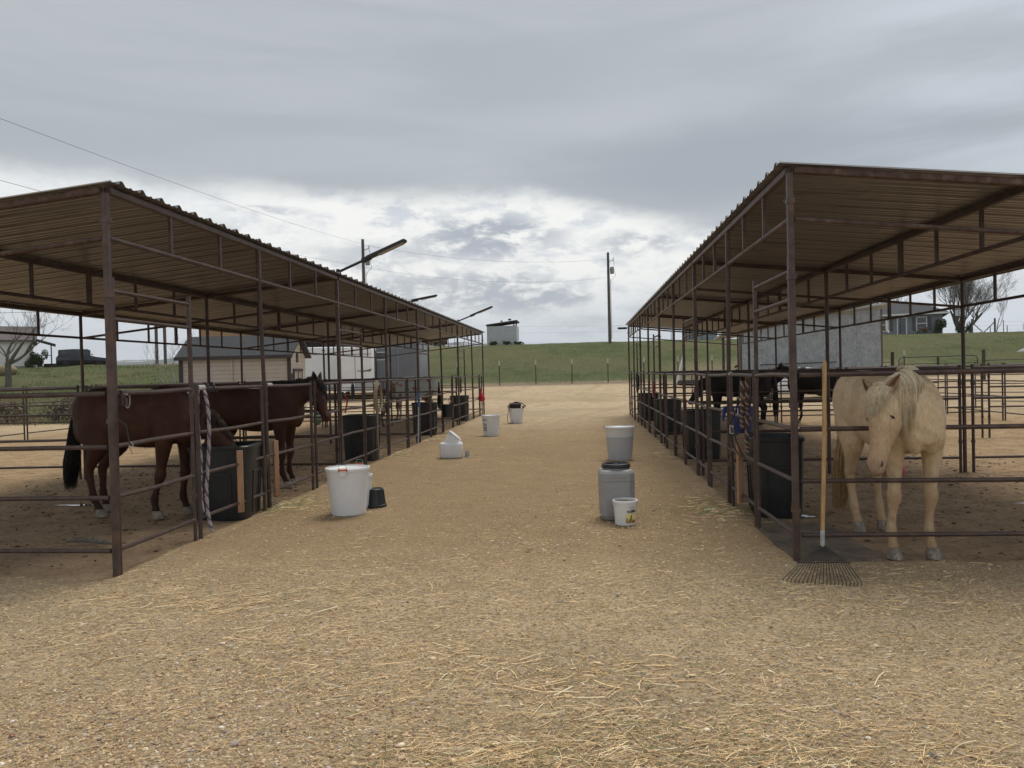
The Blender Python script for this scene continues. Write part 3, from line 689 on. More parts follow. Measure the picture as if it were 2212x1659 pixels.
# ---------------------------------------------------------------- horses
def loft_ring(c, side, up, rx, ru, rd, n=20, e=1.0):
    out = []
    for k in range(n):
        a = 2*math.pi*k/n; ca, sa = math.cos(a), math.sin(a)
        ca = math.copysign(abs(ca)**e, ca); sa = math.copysign(abs(sa)**e, sa)
        out.append(c + side*(rx*ca) + up*((ru if sa > 0 else rd)*sa))
    return out
def V3(*a): return Vector(a)
def interp_path(pts, n):
    """Catmull-Rom through rows of numbers"""
    P = [np.array(p, float) for p in pts]; P = [2*P[0]-P[1]] + P + [2*P[-1]-P[-2]]; out = []
    m = len(P)-3
    for i in range(n):
        u = i/(n-1)*m; k = min(int(u), m-1); t = u - k; a, b, c, d = P[k:k+4]
        out.append(0.5*((2*b) + (-a+c)*t + (2*a-5*b+4*c-d)*t*t + (-a+3*b-3*c+d)*t**3))
    return out
TORSO = [(-0.90, 1.29, .06, .07, .08), (-0.84, 1.29, .17, .17, .20), (-0.70, 1.25, .265, .27, .27), (-0.50, 1.23, .295, .315, .31), (-0.25, 1.20, .285, .30, .33), (0.0, 1.17, .30, .295, .35),
         (0.25, 1.16, .285, .315, .345), (0.42, 1.17, .255, .375, .33), (0.58, 1.19, .235, .33, .32), (0.72, 1.17, .205, .25, .27), (0.82, 1.13, .13, .15, .17)]
LEG_F = [(0.56, .145, 1.12, .105, .16), (0.56, .165, .98, .095, .135), (0.55, .165, .86, .078, .095), (0.555, .16, .70, .058, .068), (0.56, .155, .585, .047, .052), (0.567, .155, .52, .060, .061), (0.563, .155, .455, .050, .052),
         (0.555, .155, .38, .032, .038), (0.55, .155, .28, .032, .038), (0.552, .155, .215, .042, .045), (0.58, .155, .15, .033, .035), (0.60, .155, .105, .038, .042), (0.61, .155, .07, .048, .052)]
LEG_H = [(-0.55, .13, 1.18, .16, .24), (-0.52, .16, 1.02, .145, .23), (-0.47, .175, .88, .11, .165), (-0.52, .17, .76, .078, .108), (-0.60, .16, .65, .052, .070), (-0.665, .155, .56, .047, .060), (-0.67, .155, .50, .044, .052),
         (-0.655, .155, .40, .036, .042), (-0.645, .155, .29, .034, .040), (-0.635, .155, .22, .043, .047), (-0.605, .155, .155, .035, .037), (-0.585, .155, .105, .040, .043), (-0.575, .155, .07, .050, .054)]
def horse(name, label, loc, heading, coat, legs=None, neck=None, head=None, tail=None, mane=None, voxel=0.016, hoofmat=None, scale=1.0, group=None, forelock=True, mane_side=1, fine=1.0, blaze=None, eye_open=True, rump_turn=0.0, wide=1.0, fur=0):
    t = thing(name, label, 'horse', loc, heading, group); t.scale = (scale, scale*wide, scale)
    legs = legs or {}; b = MB(); Zu = V3(0, 0, 1); Ys = V3(0, 1, 0)
    tor = interp_path(TORSO, 26)
    def bendy(x): return rump_turn*min(0, x-0.2)**2
    for i in range(1): b.rings([loft_ring(V3(p[0], bendy(p[0]), p[1]), Ys, Zu, p[2], p[3], p[4], 24, 0.92) for p in tor])
    # muscles
    for s in (-1, 1):
        b.ell((-0.60, s*0.13+bendy(-.6), 1.25), (.23, .165, .27)); b.ell((0.52, s*0.13, 1.12), (.17, .115, .26)); b.ell((0.70, s*0.095, 1.04), (.12, .10, .15))
        b.ell((-0.42, s*0.17, .98), (.15, .12, .17)); b.ell((-0.74, s*0.10+bendy(-.74), 1.07), (.12, .11, .22)); b.ell((.52, s*.150, 1.0), (.09, .07, .12)); b.ell((.72, s*.070, 1.0), (.085, .075, .14))
    hooves = []
    for key, base in (('FL', LEG_F), ('FR', LEG_F), ('HL', LEG_H), ('HR', LEG_H)):
        s = 1 if key[1] == 'L' else -1; dx, dy, kn = legs.get(key, (0, 0, 0)); rows = []
        zt = base[0][2]
        for (x, y, z, rx, rl) in base:
            f = (zt - z)/zt; f = f**1.3
            bow = kn*math.sin(math.pi*min(1, max(0, f)))
            rows.append((x + dx*f + bow, s*y + dy*f + (bendy(x) if key[0] == 'H' else 0)*(1-f), z, rx, rl))
        rr = interp_path(rows, 30); rings = []
        for i, p in enumerate(rr):
            d = Vector(rr[min(i+1, 29)][:3]) - Vector(rr[max(i-1, 0)][:3]); d.normalize()
            fw = Ys.cross(d); fw = fw.normalized() if fw.length > 1e-4 else V3(1, 0, 0)
            if fw.x < 0: fw = -fw
            sd = fw.cross(d).normalized(); kk = 1.10 if p[2] < .9 else 1.0
            rings.append(loft_ring(Vector(p[:3]), sd, fw, p[3]*kk, p[4]*kk, p[4]*kk, 14))
        b.rings(rings)
        L0 = rows[-1]; hooves.append((L0[0]+0.012, L0[1], key))
    # neck
    neck = neck or [(0.42, 0, 1.20, .19, .33), (0.66, 0, 1.32, .145, .27), (0.86, 0, 1.48, .105, .20), (1.02, 0, 1.64, .085, .155), (1.10, 0, 1.72, .08, .13)]
    nk = interp_path(neck, 22); nf = []
    for i, p in enumerate(nk):
        d = (Vector(nk[min(i+1, 21)][:3]) - Vector(nk[max(i-1, 0)][:3])).normalized()
        sd = Zu.cross(d); sd = sd.normalized() if sd.length > 0.05 else nf[-1][1]
        up = d.cross(sd).normalized(); nf.append((Vector(p[:3]), sd, up, p[3], p[4]))
    b.rings([loft_ring(c, sd, up, rx, rz, rz*1.0, 20) for c, sd, up, rx, rz in nf])
    # head: poll, direction to the muzzle, normal of the face
    head = head or dict(poll=(1.12, 0, 1.78), dir=(0.72, 0, -0.69), nrm=(0.69, 0, 0.72))
    pl = Vector(head['poll']); hd = Vector(head['dir']).normalized(); hn = Vector(head['nrm']); hn = (hn - hd*hn.dot(hd)).normalized(); hs = hn.cross(hd).normalized()
    if head.get('flip'): pass
    hl = head.get('len', 0.62)
    HS = [(-.10, .055, .07, .02), (0, .088, .11, .0), (.12, .105, .165, .0), (.22, .108, .21, .0), (.33, .110, .240, .0), (.45, .098, .235, -.002), (.56, .083, .20, -.006), (.68, .071, .162, -.010), (.80, .064, .138, -.008), (.89, .064, .130, -.002), (.96, .058, .115, -.010), (1.015, .046, .085, -.024), (1.04, .024, .045, -.045)]
    hr = []
    fat = head.get('fat', 1.0)
    for s_, wd, dep, off in interp_path(HS, 30):
        wd *= fat; dep *= fat
        c = pl + hd*(s_*hl) + hn*(0.045 + off) - hn*(dep*0.5); hr.append(loft_ring(c, hs, hn, wd, dep*0.5, dep*0.5, 20, 0.88))
    b.rings(hr)
    def HP(s_, lat, dep): return pl + hd*(s_*hl) + hs*(lat*fat) + hn*(0.045 - dep*fat)
    for s in (-1, 1):
        b.ell(HP(.30, s*.082, .045), (.040, .028, .024), rot=Matrix((hd, hs, hn)).transposed())      # brow
        b.ell(HP(.34, s*.062, .145), (.10, .05, .085), rot=Matrix((hd, hs, hn)).transposed())      # cheek
        b.ell(HP(.90, s*.043, .034), (.048, .024, .034), rot=Matrix((hd, hs, hn)).transposed())      # nostril swell
    b.ell(HP(.94, 0, .125), (.05, .035, .028), rot=Matrix((hd, hs, hn)).transposed())
    me = b.mesh('coat_tmp', [], 0); tmp = bpy.data.objects.new('tmp', me); C.objects.link(tmp)
    md = tmp.modifiers.new('r', 'REMESH'); md.mode = 'VOXEL'; md.voxel_size = voxel; md.use_smooth_shade = True
    ms = tmp.modifiers.new('s', 'SMOOTH'); ms.factor = 0.6; ms.iterations = int(7 if voxel < .02 else 3)
    dg = bpy.context.evaluated_depsgraph_get(); dg.update(); bm2 = bpy.data.meshes.new_from_object(tmp.evaluated_get(dg)); bm2.name = 'coat'
    bpy.data.objects.remove(tmp); bpy.data.meshes.remove(me)
    nv = len(bm2.vertices); co = np.empty(nv*3, np.float32); bm2.vertices.foreach_get('co', co); co = co.reshape(-1, 3)
    hp = (co - np.array(pl)); hsn = (hp @ np.array(hd))/hl; hln = hp @ np.array(hs); hnn = hp @ np.array(hn)
    nz_ = fbm(co[:, 0]*1.0+co[:, 1]*.7, co[:, 2]+co[:, 1]*.5, 0.12, 3)
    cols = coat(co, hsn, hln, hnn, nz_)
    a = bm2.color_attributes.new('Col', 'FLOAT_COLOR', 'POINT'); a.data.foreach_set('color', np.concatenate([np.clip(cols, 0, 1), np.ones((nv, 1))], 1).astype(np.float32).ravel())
    bm2.materials.append(coat_m); bm2.polygons.foreach_set('use_smooth', np.ones(len(bm2.polygons), bool))
    body = bpy.data.objects.new('body', bm2); C.objects.link(body); body.parent = t
    if fur:
        nrm = np.empty(nv*3, np.float32); bm2.vertices.foreach_get('normal', nrm); nrm = nrm.reshape(-1, 3); pick = rng.integers(0, nv, fur); pp = co[pick] + rng.normal(0, .004, (fur, 3)); nn__ = nrm[pick]
        fl_ = np.tile(np.array([-.55, 0, -.85]), (fur, 1)); onhead = (hsn[pick] > .1) & (hsn[pick] < 1.05) & (np.abs(hln[pick]) < .14); fl_[onhead] = np.array(hd)
        fl_ = fl_ + rng.normal(0, .28, (fur, 3)); fl_ = fl_ - nn__*(fl_*nn__).sum(1, keepdims=True); fl_ /= np.linalg.norm(fl_, axis=1, keepdims=True) + 1e-6; sd_ = np.cross(fl_, nn__); ln_ = .010 + .016*rng.random((fur, 1)); wd_ = .0011
        Vf = np.stack([pp - sd_*wd_ + nn__*.001, pp + sd_*wd_ + nn__*.001, pp + fl_*ln_ + nn__*(.0015 + .004*rng.random((fur, 1)))], 1).reshape(-1, 3); cf = np.clip(cols[pick]*(.72 + .62*rng.random((fur, 1))), 0, 1)
        fo = soup('fur', Vf, np.arange(fur*3).reshape(-1, 3), np.repeat(cf, 3, 0), fur_m); fo.parent = t; fo['kind'] = 'stuff'
    for hx, hy, key in hooves:
        m_ = MB(); f = 0.008
        m_.rings([loft_ring(V3(hx+0.022*q, hy, z), Ys, V3(1, 0, 0), r, r*1.12, r*0.95, 16) for z, r, q in ((0.0, .066, 1.0), (0.012, .066, .9), (0.045, .060, .45), (0.080, .052, 0.0), (0.088, .046, -.1))])
        m_.build('hoof', hoofmat or hoof_m, t)
    for s in (-1, 1):      # ears
        base = HP(.02, s*.058, .035); tip_d = (-hd*0.75 + hs*(s*head.get('ear_out', 0.35)) + hn*head.get('ear_fwd', 0.25)).normalized(); opn = (hn*0.8 + hs*(s*0.55)).normalized(); opn = (opn - tip_d*opn.dot(tip_d)).normalized(); sd = tip_d.cross(opn)
        m_ = MB(); LE = head.get('ear_len', .15); rr = []
        for q, wd in ((-0.1, .026), (.1, .036), (.35, .045), (.6, .037), (.8, .022), (.95, .008), (1.0, .001)):
            c = base + tip_d*(q*LE); pts = []
            for k in range(14):
                an = math.radians(-150 + 300*k/13) + math.pi; pts.append(c + sd*(wd*math.sin(an)) + opn*(wd*0.8*math.cos(an)))
            for k in range(13, -1, -1):
                an = math.radians(-150 + 300*k/13) + math.pi; pts.append(c + sd*(wd*0.80*math.sin(an)) + opn*(wd*0.62*math.cos(an)))
            rr.append(pts)
        m_.rings(rr); ear = m_.build('ear', ear_mat.get(id(coat), dark_ear), t, smooth=60)
        m2 = MB(); rot = Matrix((hd, hs, hn)).transposed()
        if eye_open: m2.ell(HP(.325, s*.094, .058), (.019, .010, .015), rot=rot)
        else:
            m2.path([HP(.312, s*.082, .028), HP(.330, s*.098, .042), HP(.340, s*.104, .056), HP(.338, s*.1055, .070), HP(.328, s*.103, .082)], [.002, .008, .010, .008, .002], 8)
        m2.build('eye', eye_m, t)
        m3 = MB(); m3.ell(HP(.915, s*.053, .034), (.030, .013, .016), rot=rot); m3.build('nostril', eye_m, t)
    # mouth line
    m_ = MB(); m_.path([HP(.86, .050, .098), HP(.93, .053, .092), HP(1.0, .040, .088), HP(1.035, 0, .085), HP(1.0, -.040, .088), HP(.93, -.053, .092), HP(.86, -.050, .098)], .0065, 6); m_.build('mouth', lip_m, t)
    def strands(nm, gen, n, r, mt, K=9):
        Vs = []; Fs = []; o = 0; cols = []
        for i in range(n):
            pts = gen(i); m = len(pts); x = None; tint = random.uniform(0.66, 1.2)
            for j, p in enumerate(pts):
                d = (pts[min(j+1, m-1)] - pts[max(j-1, 0)]); d = d.normalized() if d.length > 1e-6 else V3(0, 0, -1)
                if x is None: x = d.cross(V3(random.uniform(-1, 1), random.uniform(-1, 1), .3)).normalized()
                x = (x - d*x.dot(d)).normalized(); y = d.cross(x); q = j/(m-1); rr_ = r*(1.0 - 0.8*q**2.5)
                for k in range(3): a_ = 2.094*k; Vs.append(p + (x*math.cos(a_) + y*math.sin(a_)*0.6)*rr_); cols.append((tint*(1-0.1*q),)*3)
            for j in range(m-1):
                for k in range(3): k2 = (k+1) % 3; Fs.append((o+j*3+k, o+j*3+k2, o+j*3+3+k2, o+j*3+3+k))
            o += m*3
        me_ = bpy.data.meshes.new(nm); fast_mesh(me_, np.array([tuple(v) for v in Vs]), np.array(Fs).ravel(), np.arange(len(Fs))*4, np.full(len(Fs), 4))
        a_ = me_.color_attributes.new('Col', 'FLOAT_COLOR', 'POINT'); a_.data.foreach_set('color', np.concatenate([np.array(cols), np.ones((len(cols), 1))], 1).astype(np.float32).ravel())
        me_.materials.append(mt); ob_ = bpy.data.objects.new(nm, me_); C.objects.link(ob_); ob_.parent = t; return ob_
    if mane:
        mt, n, Lm, r, spread = mane
        clumps = [(random.random(), random.uniform(-.035, .035), random.uniform(.75, 1.15)) for _ in range(max(12, n//18))]
        def gen(i):
            cs, cd, cl = clumps[i % len(clumps)]
            s_ = min(1, max(0, (cs*0.86+0.12) + random.gauss(0, .018))); q = s_*21; k = min(int(q), 20); f = q-k
            c, sd, up, rx, rz = [(a*(1-f) + b_*f) for a, b_ in zip(nf[k], nf[k+1])]
            sgn = mane_side; out = []; Ln = Lm*cl*random.uniform(.55, 1.12)*(0.75+.35*math.sin(math.pi*s_)); arc = 0; th = 90 - random.uniform(-10, 22)*1.0; p_ = None; lift = random.uniform(1.0, 1.07)
            fall = V3(0, 0, -1); fwd = (nf[k+1][0]-nf[k][0]).normalized()
            drift = fwd*(cd + random.gauss(0, .012))
            for j in range(12):
                if th > spread:
                    p = c + sd*(sgn*rx*math.cos(R_(th))*1.04*lift) + up*(rz*math.sin(R_(th))*1.03*lift) + drift*(j/11); th -= 11
                else: p = p_ + (fall*0.9 + sd*(sgn*0.02)).normalized()*(Ln/11) + drift*(0.3/11)
                if p_ is not None: arc += (p-p_).length
                out.append(p); p_ = p
                if arc > Ln: break
            return out if len(out) > 3 else out + [out[-1] + fall*0.02]*3
        strands('mane', gen, n, r, mt)
        if forelock:
            fl = head.get('forelock', (0.35, 0.0)); 
            def genf(i):
                lat = random.gauss(.022, .032); cl = (i % 9)/9*.07 - .035; Ln = random.uniform(.45, 1.12)*fl[0]; out = []
                for j in range(10):
                    q = j/9; s_ = -0.03 + q*Ln/hl; la = lat + cl + fl[1]*q**1.1 + .008*math.sin(q*5+i)
                    dep = -0.014 - random.uniform(0, .012) + max(0, abs(la) - .03)**2*11.0 - 0.02*math.sin(min(1, q*1.6)*math.pi)
                    out.append(HP(s_, la, dep))
                return out
            strands('forelock', genf, int(n*0.36), r, mt)
    if tail:
        mt, n, z1, r, off = tail
        def gent(i):
            a_ = random.uniform(0, 6.28); w0 = random.random()**.5*.03; w1 = random.random()**.6*.105; Ln = random.uniform(.82, 1.0); out = []
            cx, cy = -0.905, bendy(-.9)
            for j in range(12):
                q = j/11*Ln; bx = cx - 0.06*math.sin(min(1, q*3)*math.pi/2) + off[0]*q; by = cy + off[1]*q; ww = w0 + (w1-w0)*min(1, q*1.5)*(1-0.35*max(0, q-.7)/.3)
                out.append(V3(bx + math.cos(a_)*ww*.75, by + math.sin(a_)*ww + .008*math.sin(q*7+i), 1.36 - 0.03*q + (z1-1.36)*q))
            return out
        m_ = MB(); m_.path([V3(-.86, bendy(-.86), 1.36), V3(-.945, bendy(-.9), 1.31), V3(-.965+off[0]*.2, off[1]*.15+bendy(-.9), 1.08), V3(-.965+off[0]*.35, off[1]*.3+bendy(-.9), .82)], [.042, .045, .04, .02], 10)
        strands('tail', gent, n, r, mt)
        m_.build('tail_dock', mt, t)
    return t
fur_m = pm('fur_hair', (0.95, 0.95, 0.95), (1.05, 1.05, 1.05), 20, 0.6, attr='Col', spec=0.3)
coat_m = pm('horse_coat', (0.82, 0.80, 0.78), (1.14, 1.14, 1.13), 60, 0.66, 0.6, 260, attr='Col', spec=0.25, stretch=(1, 1, 0.28), bdist=0.003, lo=.3, hi=.7, detail=7)
hoof_m = pm('hoof', (0.27, 0.225, 0.175), (0.16, 0.13, 0.10), 18, 0.7, 0.3, 60, c3=(0.40, 0.35, 0.28), s3=14, bdist=0.002)
eye_m = pm('eye_dark', (0.010, 0.007, 0.006), None, rough=0.25)
lip_m = pm('lip_line', (0.09, 0.055, 0.045), None, rough=0.7)
dark_ear = pm('dark_ear', (0.030, 0.014, 0.010), (0.02, 0.010, 0.008), 30, 0.7)
cream_hair = pm('cream_hair', (0.84, 0.73, 0.53), (0.72, 0.58, 0.38), 40, 0.5, attr='Col', spec=0.4)
gold_hair = pm('golden_hair', (0.56, 0.38, 0.19), (0.42, 0.26, 0.12), 20, 0.55, attr='Col', spec=0.4)
black_hair = pm('black_hair', (0.012, 0.010, 0.010), (0.022, 0.017, 0.014), 30, 0.5, attr='Col', spec=0.4)
brown_hair = pm('brown_hair', (0.045, 0.022, 0.014), (0.03, 0.015, 0.010), 30, 0.55, attr='Col', spec=0.4)
ear_mat = {}
def mixn(a, b, f): f = np.clip(f, 0, 1)[:, None]; return a*(1-f) + np.array(b)[None]*f
def coat_palomino(co, hs_, hl_, hn_, nz):
    z = co[:, 2]; n = len(z); c = np.tile(np.array((0.68, 0.53, 0.345)), (n, 1))
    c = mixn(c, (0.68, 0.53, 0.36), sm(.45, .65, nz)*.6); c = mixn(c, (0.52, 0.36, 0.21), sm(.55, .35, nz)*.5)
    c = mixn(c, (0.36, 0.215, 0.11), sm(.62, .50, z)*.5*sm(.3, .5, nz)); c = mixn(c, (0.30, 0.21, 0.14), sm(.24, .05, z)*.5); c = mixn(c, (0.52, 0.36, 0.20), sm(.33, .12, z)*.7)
    hm = (hs_ > -.1) & (hs_ < 1.1) & (np.abs(hl_) < .13) & (hn_ > -.26) & (hn_ < .1)
    c = mixn(c, (0.44, 0.275, 0.155), hm*sm(.25, .5, hs_)*.6); c = mixn(c, (0.34, 0.235, 0.18), hm*sm(.80, .95, hs_)*.65); c = mixn(c, (0.62, 0.50, 0.35), hm*sm(.45, .25, hs_)*sm(-.02, .03, hn_)*.4)
    return c
def coat_bay(co, hs_, hl_, hn_, nz):
    z = co[:, 2]; n = len(z); c = np.tile(np.array((0.060, 0.0235, 0.0145)), (n, 1))
    c = mixn(c, (0.088, 0.037, 0.022), sm(.45, .7, nz)*.6); c = mixn(c, (0.022, 0.010, 0.008), sm(1.35, 1.55, z)*.5)
    c = mixn(c, (0.020, 0.010, 0.008), sm(.40, .2, z)*.5); return c
def coat_bay_blaze(co, hs_, hl_, hn_, nz):
    c = coat_bay(co, hs_, hl_, hn_, nz)*0.8
    hm = (np.abs(hl_) < .028) & (hn_ > -.02) & (hn_ < .1); return mixn(c, (0.34, 0.27, 0.25), hm*sm(.24, .3, hs_)*sm(.52, .42, hs_))
def coat_black(co, hs_, hl_, hn_, nz):
    c = np.tile(np.array((0.0125, 0.0100, 0.0095)), (len(co), 1)); return mixn(c, (0.022, 0.016, 0.013), sm(.5, .7, nz)*.6)
def coat_spotted(co, hs_, hl_, hn_, nz):
    c = np.tile(np.array((0.42, 0.33, 0.27)), (len(co), 1)); return mixn(c, (0.20, 0.095, 0.055), sm(.50, .56, fbm(co[:, 0]+co[:, 1], co[:, 2], .35, 6)))
def coat_chestnut(co, hs_, hl_, hn_, nz):
    c = np.tile(np.array((0.16, 0.075, 0.040)), (len(co), 1)); return mixn(c, (0.48, 0.40, 0.33), sm(.9, .6, co[:, 0])*sm(.42, .5, fbm(co[:, 0], co[:, 2], .4, 6)))
ear_mat[id(coat_palomino)] = pm('cream_ear', (0.34, 0.225, 0.125), (0.26, 0.165, 0.095), 60, 0.8)

# cream horse at the right: turned head reaching through the near panel
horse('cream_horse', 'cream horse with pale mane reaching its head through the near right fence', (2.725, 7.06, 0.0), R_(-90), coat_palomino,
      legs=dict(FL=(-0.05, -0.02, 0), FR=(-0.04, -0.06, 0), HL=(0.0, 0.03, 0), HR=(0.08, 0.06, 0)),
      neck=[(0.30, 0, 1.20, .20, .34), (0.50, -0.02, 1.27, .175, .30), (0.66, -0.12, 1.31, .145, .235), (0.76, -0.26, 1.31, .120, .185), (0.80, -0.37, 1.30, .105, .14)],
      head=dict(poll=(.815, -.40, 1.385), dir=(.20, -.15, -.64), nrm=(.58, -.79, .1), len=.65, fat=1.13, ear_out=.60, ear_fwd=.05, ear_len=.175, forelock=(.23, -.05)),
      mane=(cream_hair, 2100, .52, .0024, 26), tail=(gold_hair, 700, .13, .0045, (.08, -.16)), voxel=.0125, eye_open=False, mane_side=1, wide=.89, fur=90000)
# bay horse eating from the near left tub
horse('bay_horse', 'dark bay horse with black tail eating from the nearest left tub', (-5.33, 8.64, 0.0), R_(-12), coat_bay,
      legs=dict(FL=(-0.10, .02, 0), FR=(-0.27, 0.0, 0), HL=(-0.12, .0, 0), HR=(0.13, -.02, 0)),
      neck=[(0.30, 0, 1.20, .20, .34), (0.52, .02, 1.22, .165, .29), (0.70, .07, 1.17, .135, .225), (0.84, .14, 1.09, .115, .18), (0.92, .19, 1.04, .10, .15)],
      head=dict(poll=(.93, .20, 1.10), dir=(.42, .02, -.50), nrm=(.75, .05, .6), len=.62, ear_len=.14),
      mane=(brown_hair, 420, .26, .004, 20), tail=(black_hair, 650, .30, .0045, (-.10, -.02)), voxel=.016, mane_side=-1, hoofmat=hoof_m, fur=50000)
# second bay horse looking over towards the aisle
horse('bay_horse', 'dark bay horse with pale face mark, head raised toward the aisle behind the first bay', (-4.98, 10.95, 0.0), R_(-4), coat_bay_blaze,
      legs=dict(FL=(-0.03, 0, 0), FR=(0.02, 0, 0)),
      neck=[(0.36, 0, 1.22, .19, .33), (0.58, 0, 1.30, .145, .27), (0.78, 0, 1.385, .11, .20), (0.96, 0, 1.46, .09, .155), (1.05, 0, 1.49, .085, .13)],
      head=dict(poll=(1.07, 0, 1.555), dir=(.22, -.06, -.64), nrm=(.85, -.1, .4), len=.61, ear_len=.16, ear_out=.25),
      mane=(black_hair, 380, .16, .004, 40), tail=(black_hair, 300, .3, .006, (0, 0)), voxel=.018, mane_side=-1)
horse('black_horse', 'black horse standing side on beneath the far part of the right shelter', (4.15, 20.6, 0.0), R_(155), coat_black,
      neck=[(0.36, 0, 1.2, .19, .32), (0.58, 0, 1.22, .145, .25), (0.78, 0, 1.20, .11, .18), (0.98, 0, 1.12, .09, .145)], head=dict(poll=(1.02, 0, 1.16), dir=(.4, 0, -.6), nrm=(.8, 0, .5), len=.6),
      mane=(black_hair, 120, .2, .006, 30), tail=(black_hair, 160, .3, .009, (0, 0)), voxel=.028)
horse('black_horse', 'black horse seen from behind with its ear up, in front of the white car', (6.45, 21.3, 0.0), R_(142), coat_black,
      neck=[(0.36, 0, 1.22, .19, .33), (0.58, 0, 1.32, .145, .26), (0.76, .03, 1.42, .11, .19), (0.92, .06, 1.50, .09, .145), (1.0, .08, 1.51, .085, .12)],
      head=dict(poll=(1.02, .09, 1.57), dir=(.22, .25, -.65), nrm=(.75, .5, .4), len=.60, ear_len=.17), mane=(black_hair, 120, .2, .006, 30), tail=(black_hair, 200, .12, .008, (-.10, .05)), voxel=.028)
bh = horse('spotted_horse', 'spotted horse wearing a pale patterned fly sheet at the back of the left pens', (-5.95, 26.4, 0.0), R_(212), coat_spotted,
      neck=[(0.36, 0, 1.2, .19, .32), (0.58, 0, 1.10, .145, .25), (0.78, 0, .95, .11, .18), (0.9, 0, .78, .09, .145)], head=dict(poll=(.92, 0, .8), dir=(.3, 0, -.6), nrm=(.8, 0, .4), len=.6),
      mane=(brown_hair, 80, .2, .006, 30), tail=(brown_hair, 120, .3, .009, (0, 0)), voxel=.028)
fly = bpy.data.materials.new('fly_sheet'); fly.use_nodes = True; nt = fly.node_tree; bs = nt.nodes['Principled BSDF']; tcg = N('ShaderNodeTexCoord'); obv = tcg.outputs['Object']
wob = N('ShaderNodeTexNoise'); L(obv, wob.inputs['Vector']); wob.inputs['Scale'].default_value = 9; wmx = N('ShaderNodeVectorMath', operation='MULTIPLY_ADD'); L(wob.outputs['Color'], wmx.inputs[0]); wmx.inputs[1].default_value = (.22, .22, .22); L(obv, wmx.inputs[2])
vn = N('ShaderNodeTexVoronoi'); L(wmx.outputs[0], vn.inputs['Vector']); vn.inputs['Scale'].default_value = 5.0; vcs = N('ShaderNodeSeparateColor'); L(vn.outputs['Color'], vcs.inputs[0])
cc = MIXC(SS(vn.outputs['Distance'], 0.34, 0.26), (0.44, 0.47, 0.43), MIXC(SS(vcs.outputs[0], .4, .6), (0.42, 0.12, 0.07), (0.5, 0.32, 0.24))); L(cc, bs.inputs['Base Color']); bs.inputs['Roughness'].default_value = 0.9
b = MB(); tor = interp_path(TORSO, 26); rr = []
for p in tor[2:24]:
    pts = []
    for k in range(19):
        a = R_(-62 + 304*k/18) if False else R_(-50 + 280*k/18)
        low = 0.16 if math.sin(a) < 0 else 0.02
        pts.append(V3(p[0], math.cos(a)*(p[2]+.05), p[1] + math.sin(a)*((p[3] if math.sin(a) > 0 else p[4])+low)))
    for k in range(18, -1, -1):
        q = pts[k]; pts.append(V3(q.x, q.y*.97, p[1] + (q.z-p[1])*.97))
    rr.append(pts)
b.rings(rr); fs_ = b.build('blanket', fly, None, loc=(-5.95, 26.4, 0.0), rz=R_(212)); tag(fs_, 'pale fly sheet with orange red motifs worn by the spotted horse', 'horse blanket')
horse('chestnut_horse', 'brown and white horse half hidden behind the grey board shelter', (10.1, 42.6, gz(10, 42.6)), R_(180), coat_chestnut,
      mane=(brown_hair, 60, .2, .008, 30), tail=(brown_hair, 60, .3, .012, (0, 0)), voxel=.04, neck=[(0.42, 0, 1.20, .19, .33), (0.66, 0, 1.32, .145, .27), (0.86, 0, 1.44, .105, .20), (1.05, 0, 1.52, .085, .155), (1.15, 0, 1.54, .08, .13)],
      head=dict(poll=(1.15, 0, 1.58), dir=(.80, 0, -.50), nrm=(.5, 0, .8)))
# ---------------------------------------------------------------- buckets and things in the aisle
def bucket_body(b, r0, r1, h, c=(0, 0, 0), th=0.006, lip=0.012):
    b.lathe([(r0-0.01, 0), (r0, 0.008), (r0 + (r1-r0)*0.5, h*0.5), (r1, h-0.035), (r1+lip, h-0.032), (r1+lip+0.003, h-0.016), (r1+lip, h), (r1-0.004, h), (r1-0.008, h-0.03), (r0-0.004, 0.03)], c, 40)
def clip_handle(t, x, y, z, rz, up=0.05, orange=True, tagp=True):
    m = Matrix.Translation((x, y, z)) @ Matrix.Rotation(rz, 4, 'Z')
    P_ = lambda a, b_, c: m @ Vector((a, b_, c))
    if orange: b = MB(); b.tube(P_(-.045, .012, 0), P_(.045, .012, 0), .009); b.tube(P_(-.045, .012, -.02), P_(-.045, .012, .012), .008); b.tube(P_(.045, .012, -.02), P_(.045, .012, .012), .008); b.build('grip', orange_m, t)
    b = MB(); b.path([P_(-.04, .015, 0), P_(-.042, .018, up), P_(-.034, .018, up+.008), P_(.034, .018, up+.008), P_(.042, .018, up), P_(.04, .015, 0)], .0025); b.build('handle', steel, t)
    if tagp: b = MB(); b.box(P_(0, .022, -.05), (.075, .012, .05), rz, bev=.004); b.build('tag', white_clean, t)
def white_bucket(x, y, label, r0=.20, r1=.245, h=.545, lid=True, name='white_bucket', fill=None, handles=(), rz=0, group='white feed buckets in the aisle'):
    t = thing(name, label, 'bucket', (x, y, gh(x, y)), rz, group); b = MB(); bucket_body(b, r0, r1, h); b.build('shell', fill or white_plastic, t, smooth=30)
    if lid:
        b = MB(); b.lathe([(r1-.010, h-.026), (r1-.012, h-.012), (r1-.03, h-.010), (r1-.05, h-.022), (0.001, h-.020)], n=40, caps=(True, False)); b.build('lid', white_clean, t, smooth=30)
    for (a, up, o, tg) in handles: clip_handle(t, (r1+.006)*math.cos(a), (r1+.006)*math.sin(a), h, a - math.pi/2, up, o, tg)
    return t
two = bpy.data.materials.new('translucent_white_plastic'); two.use_nodes = True; nt = two.node_tree; bs = nt.nodes['Principled BSDF']
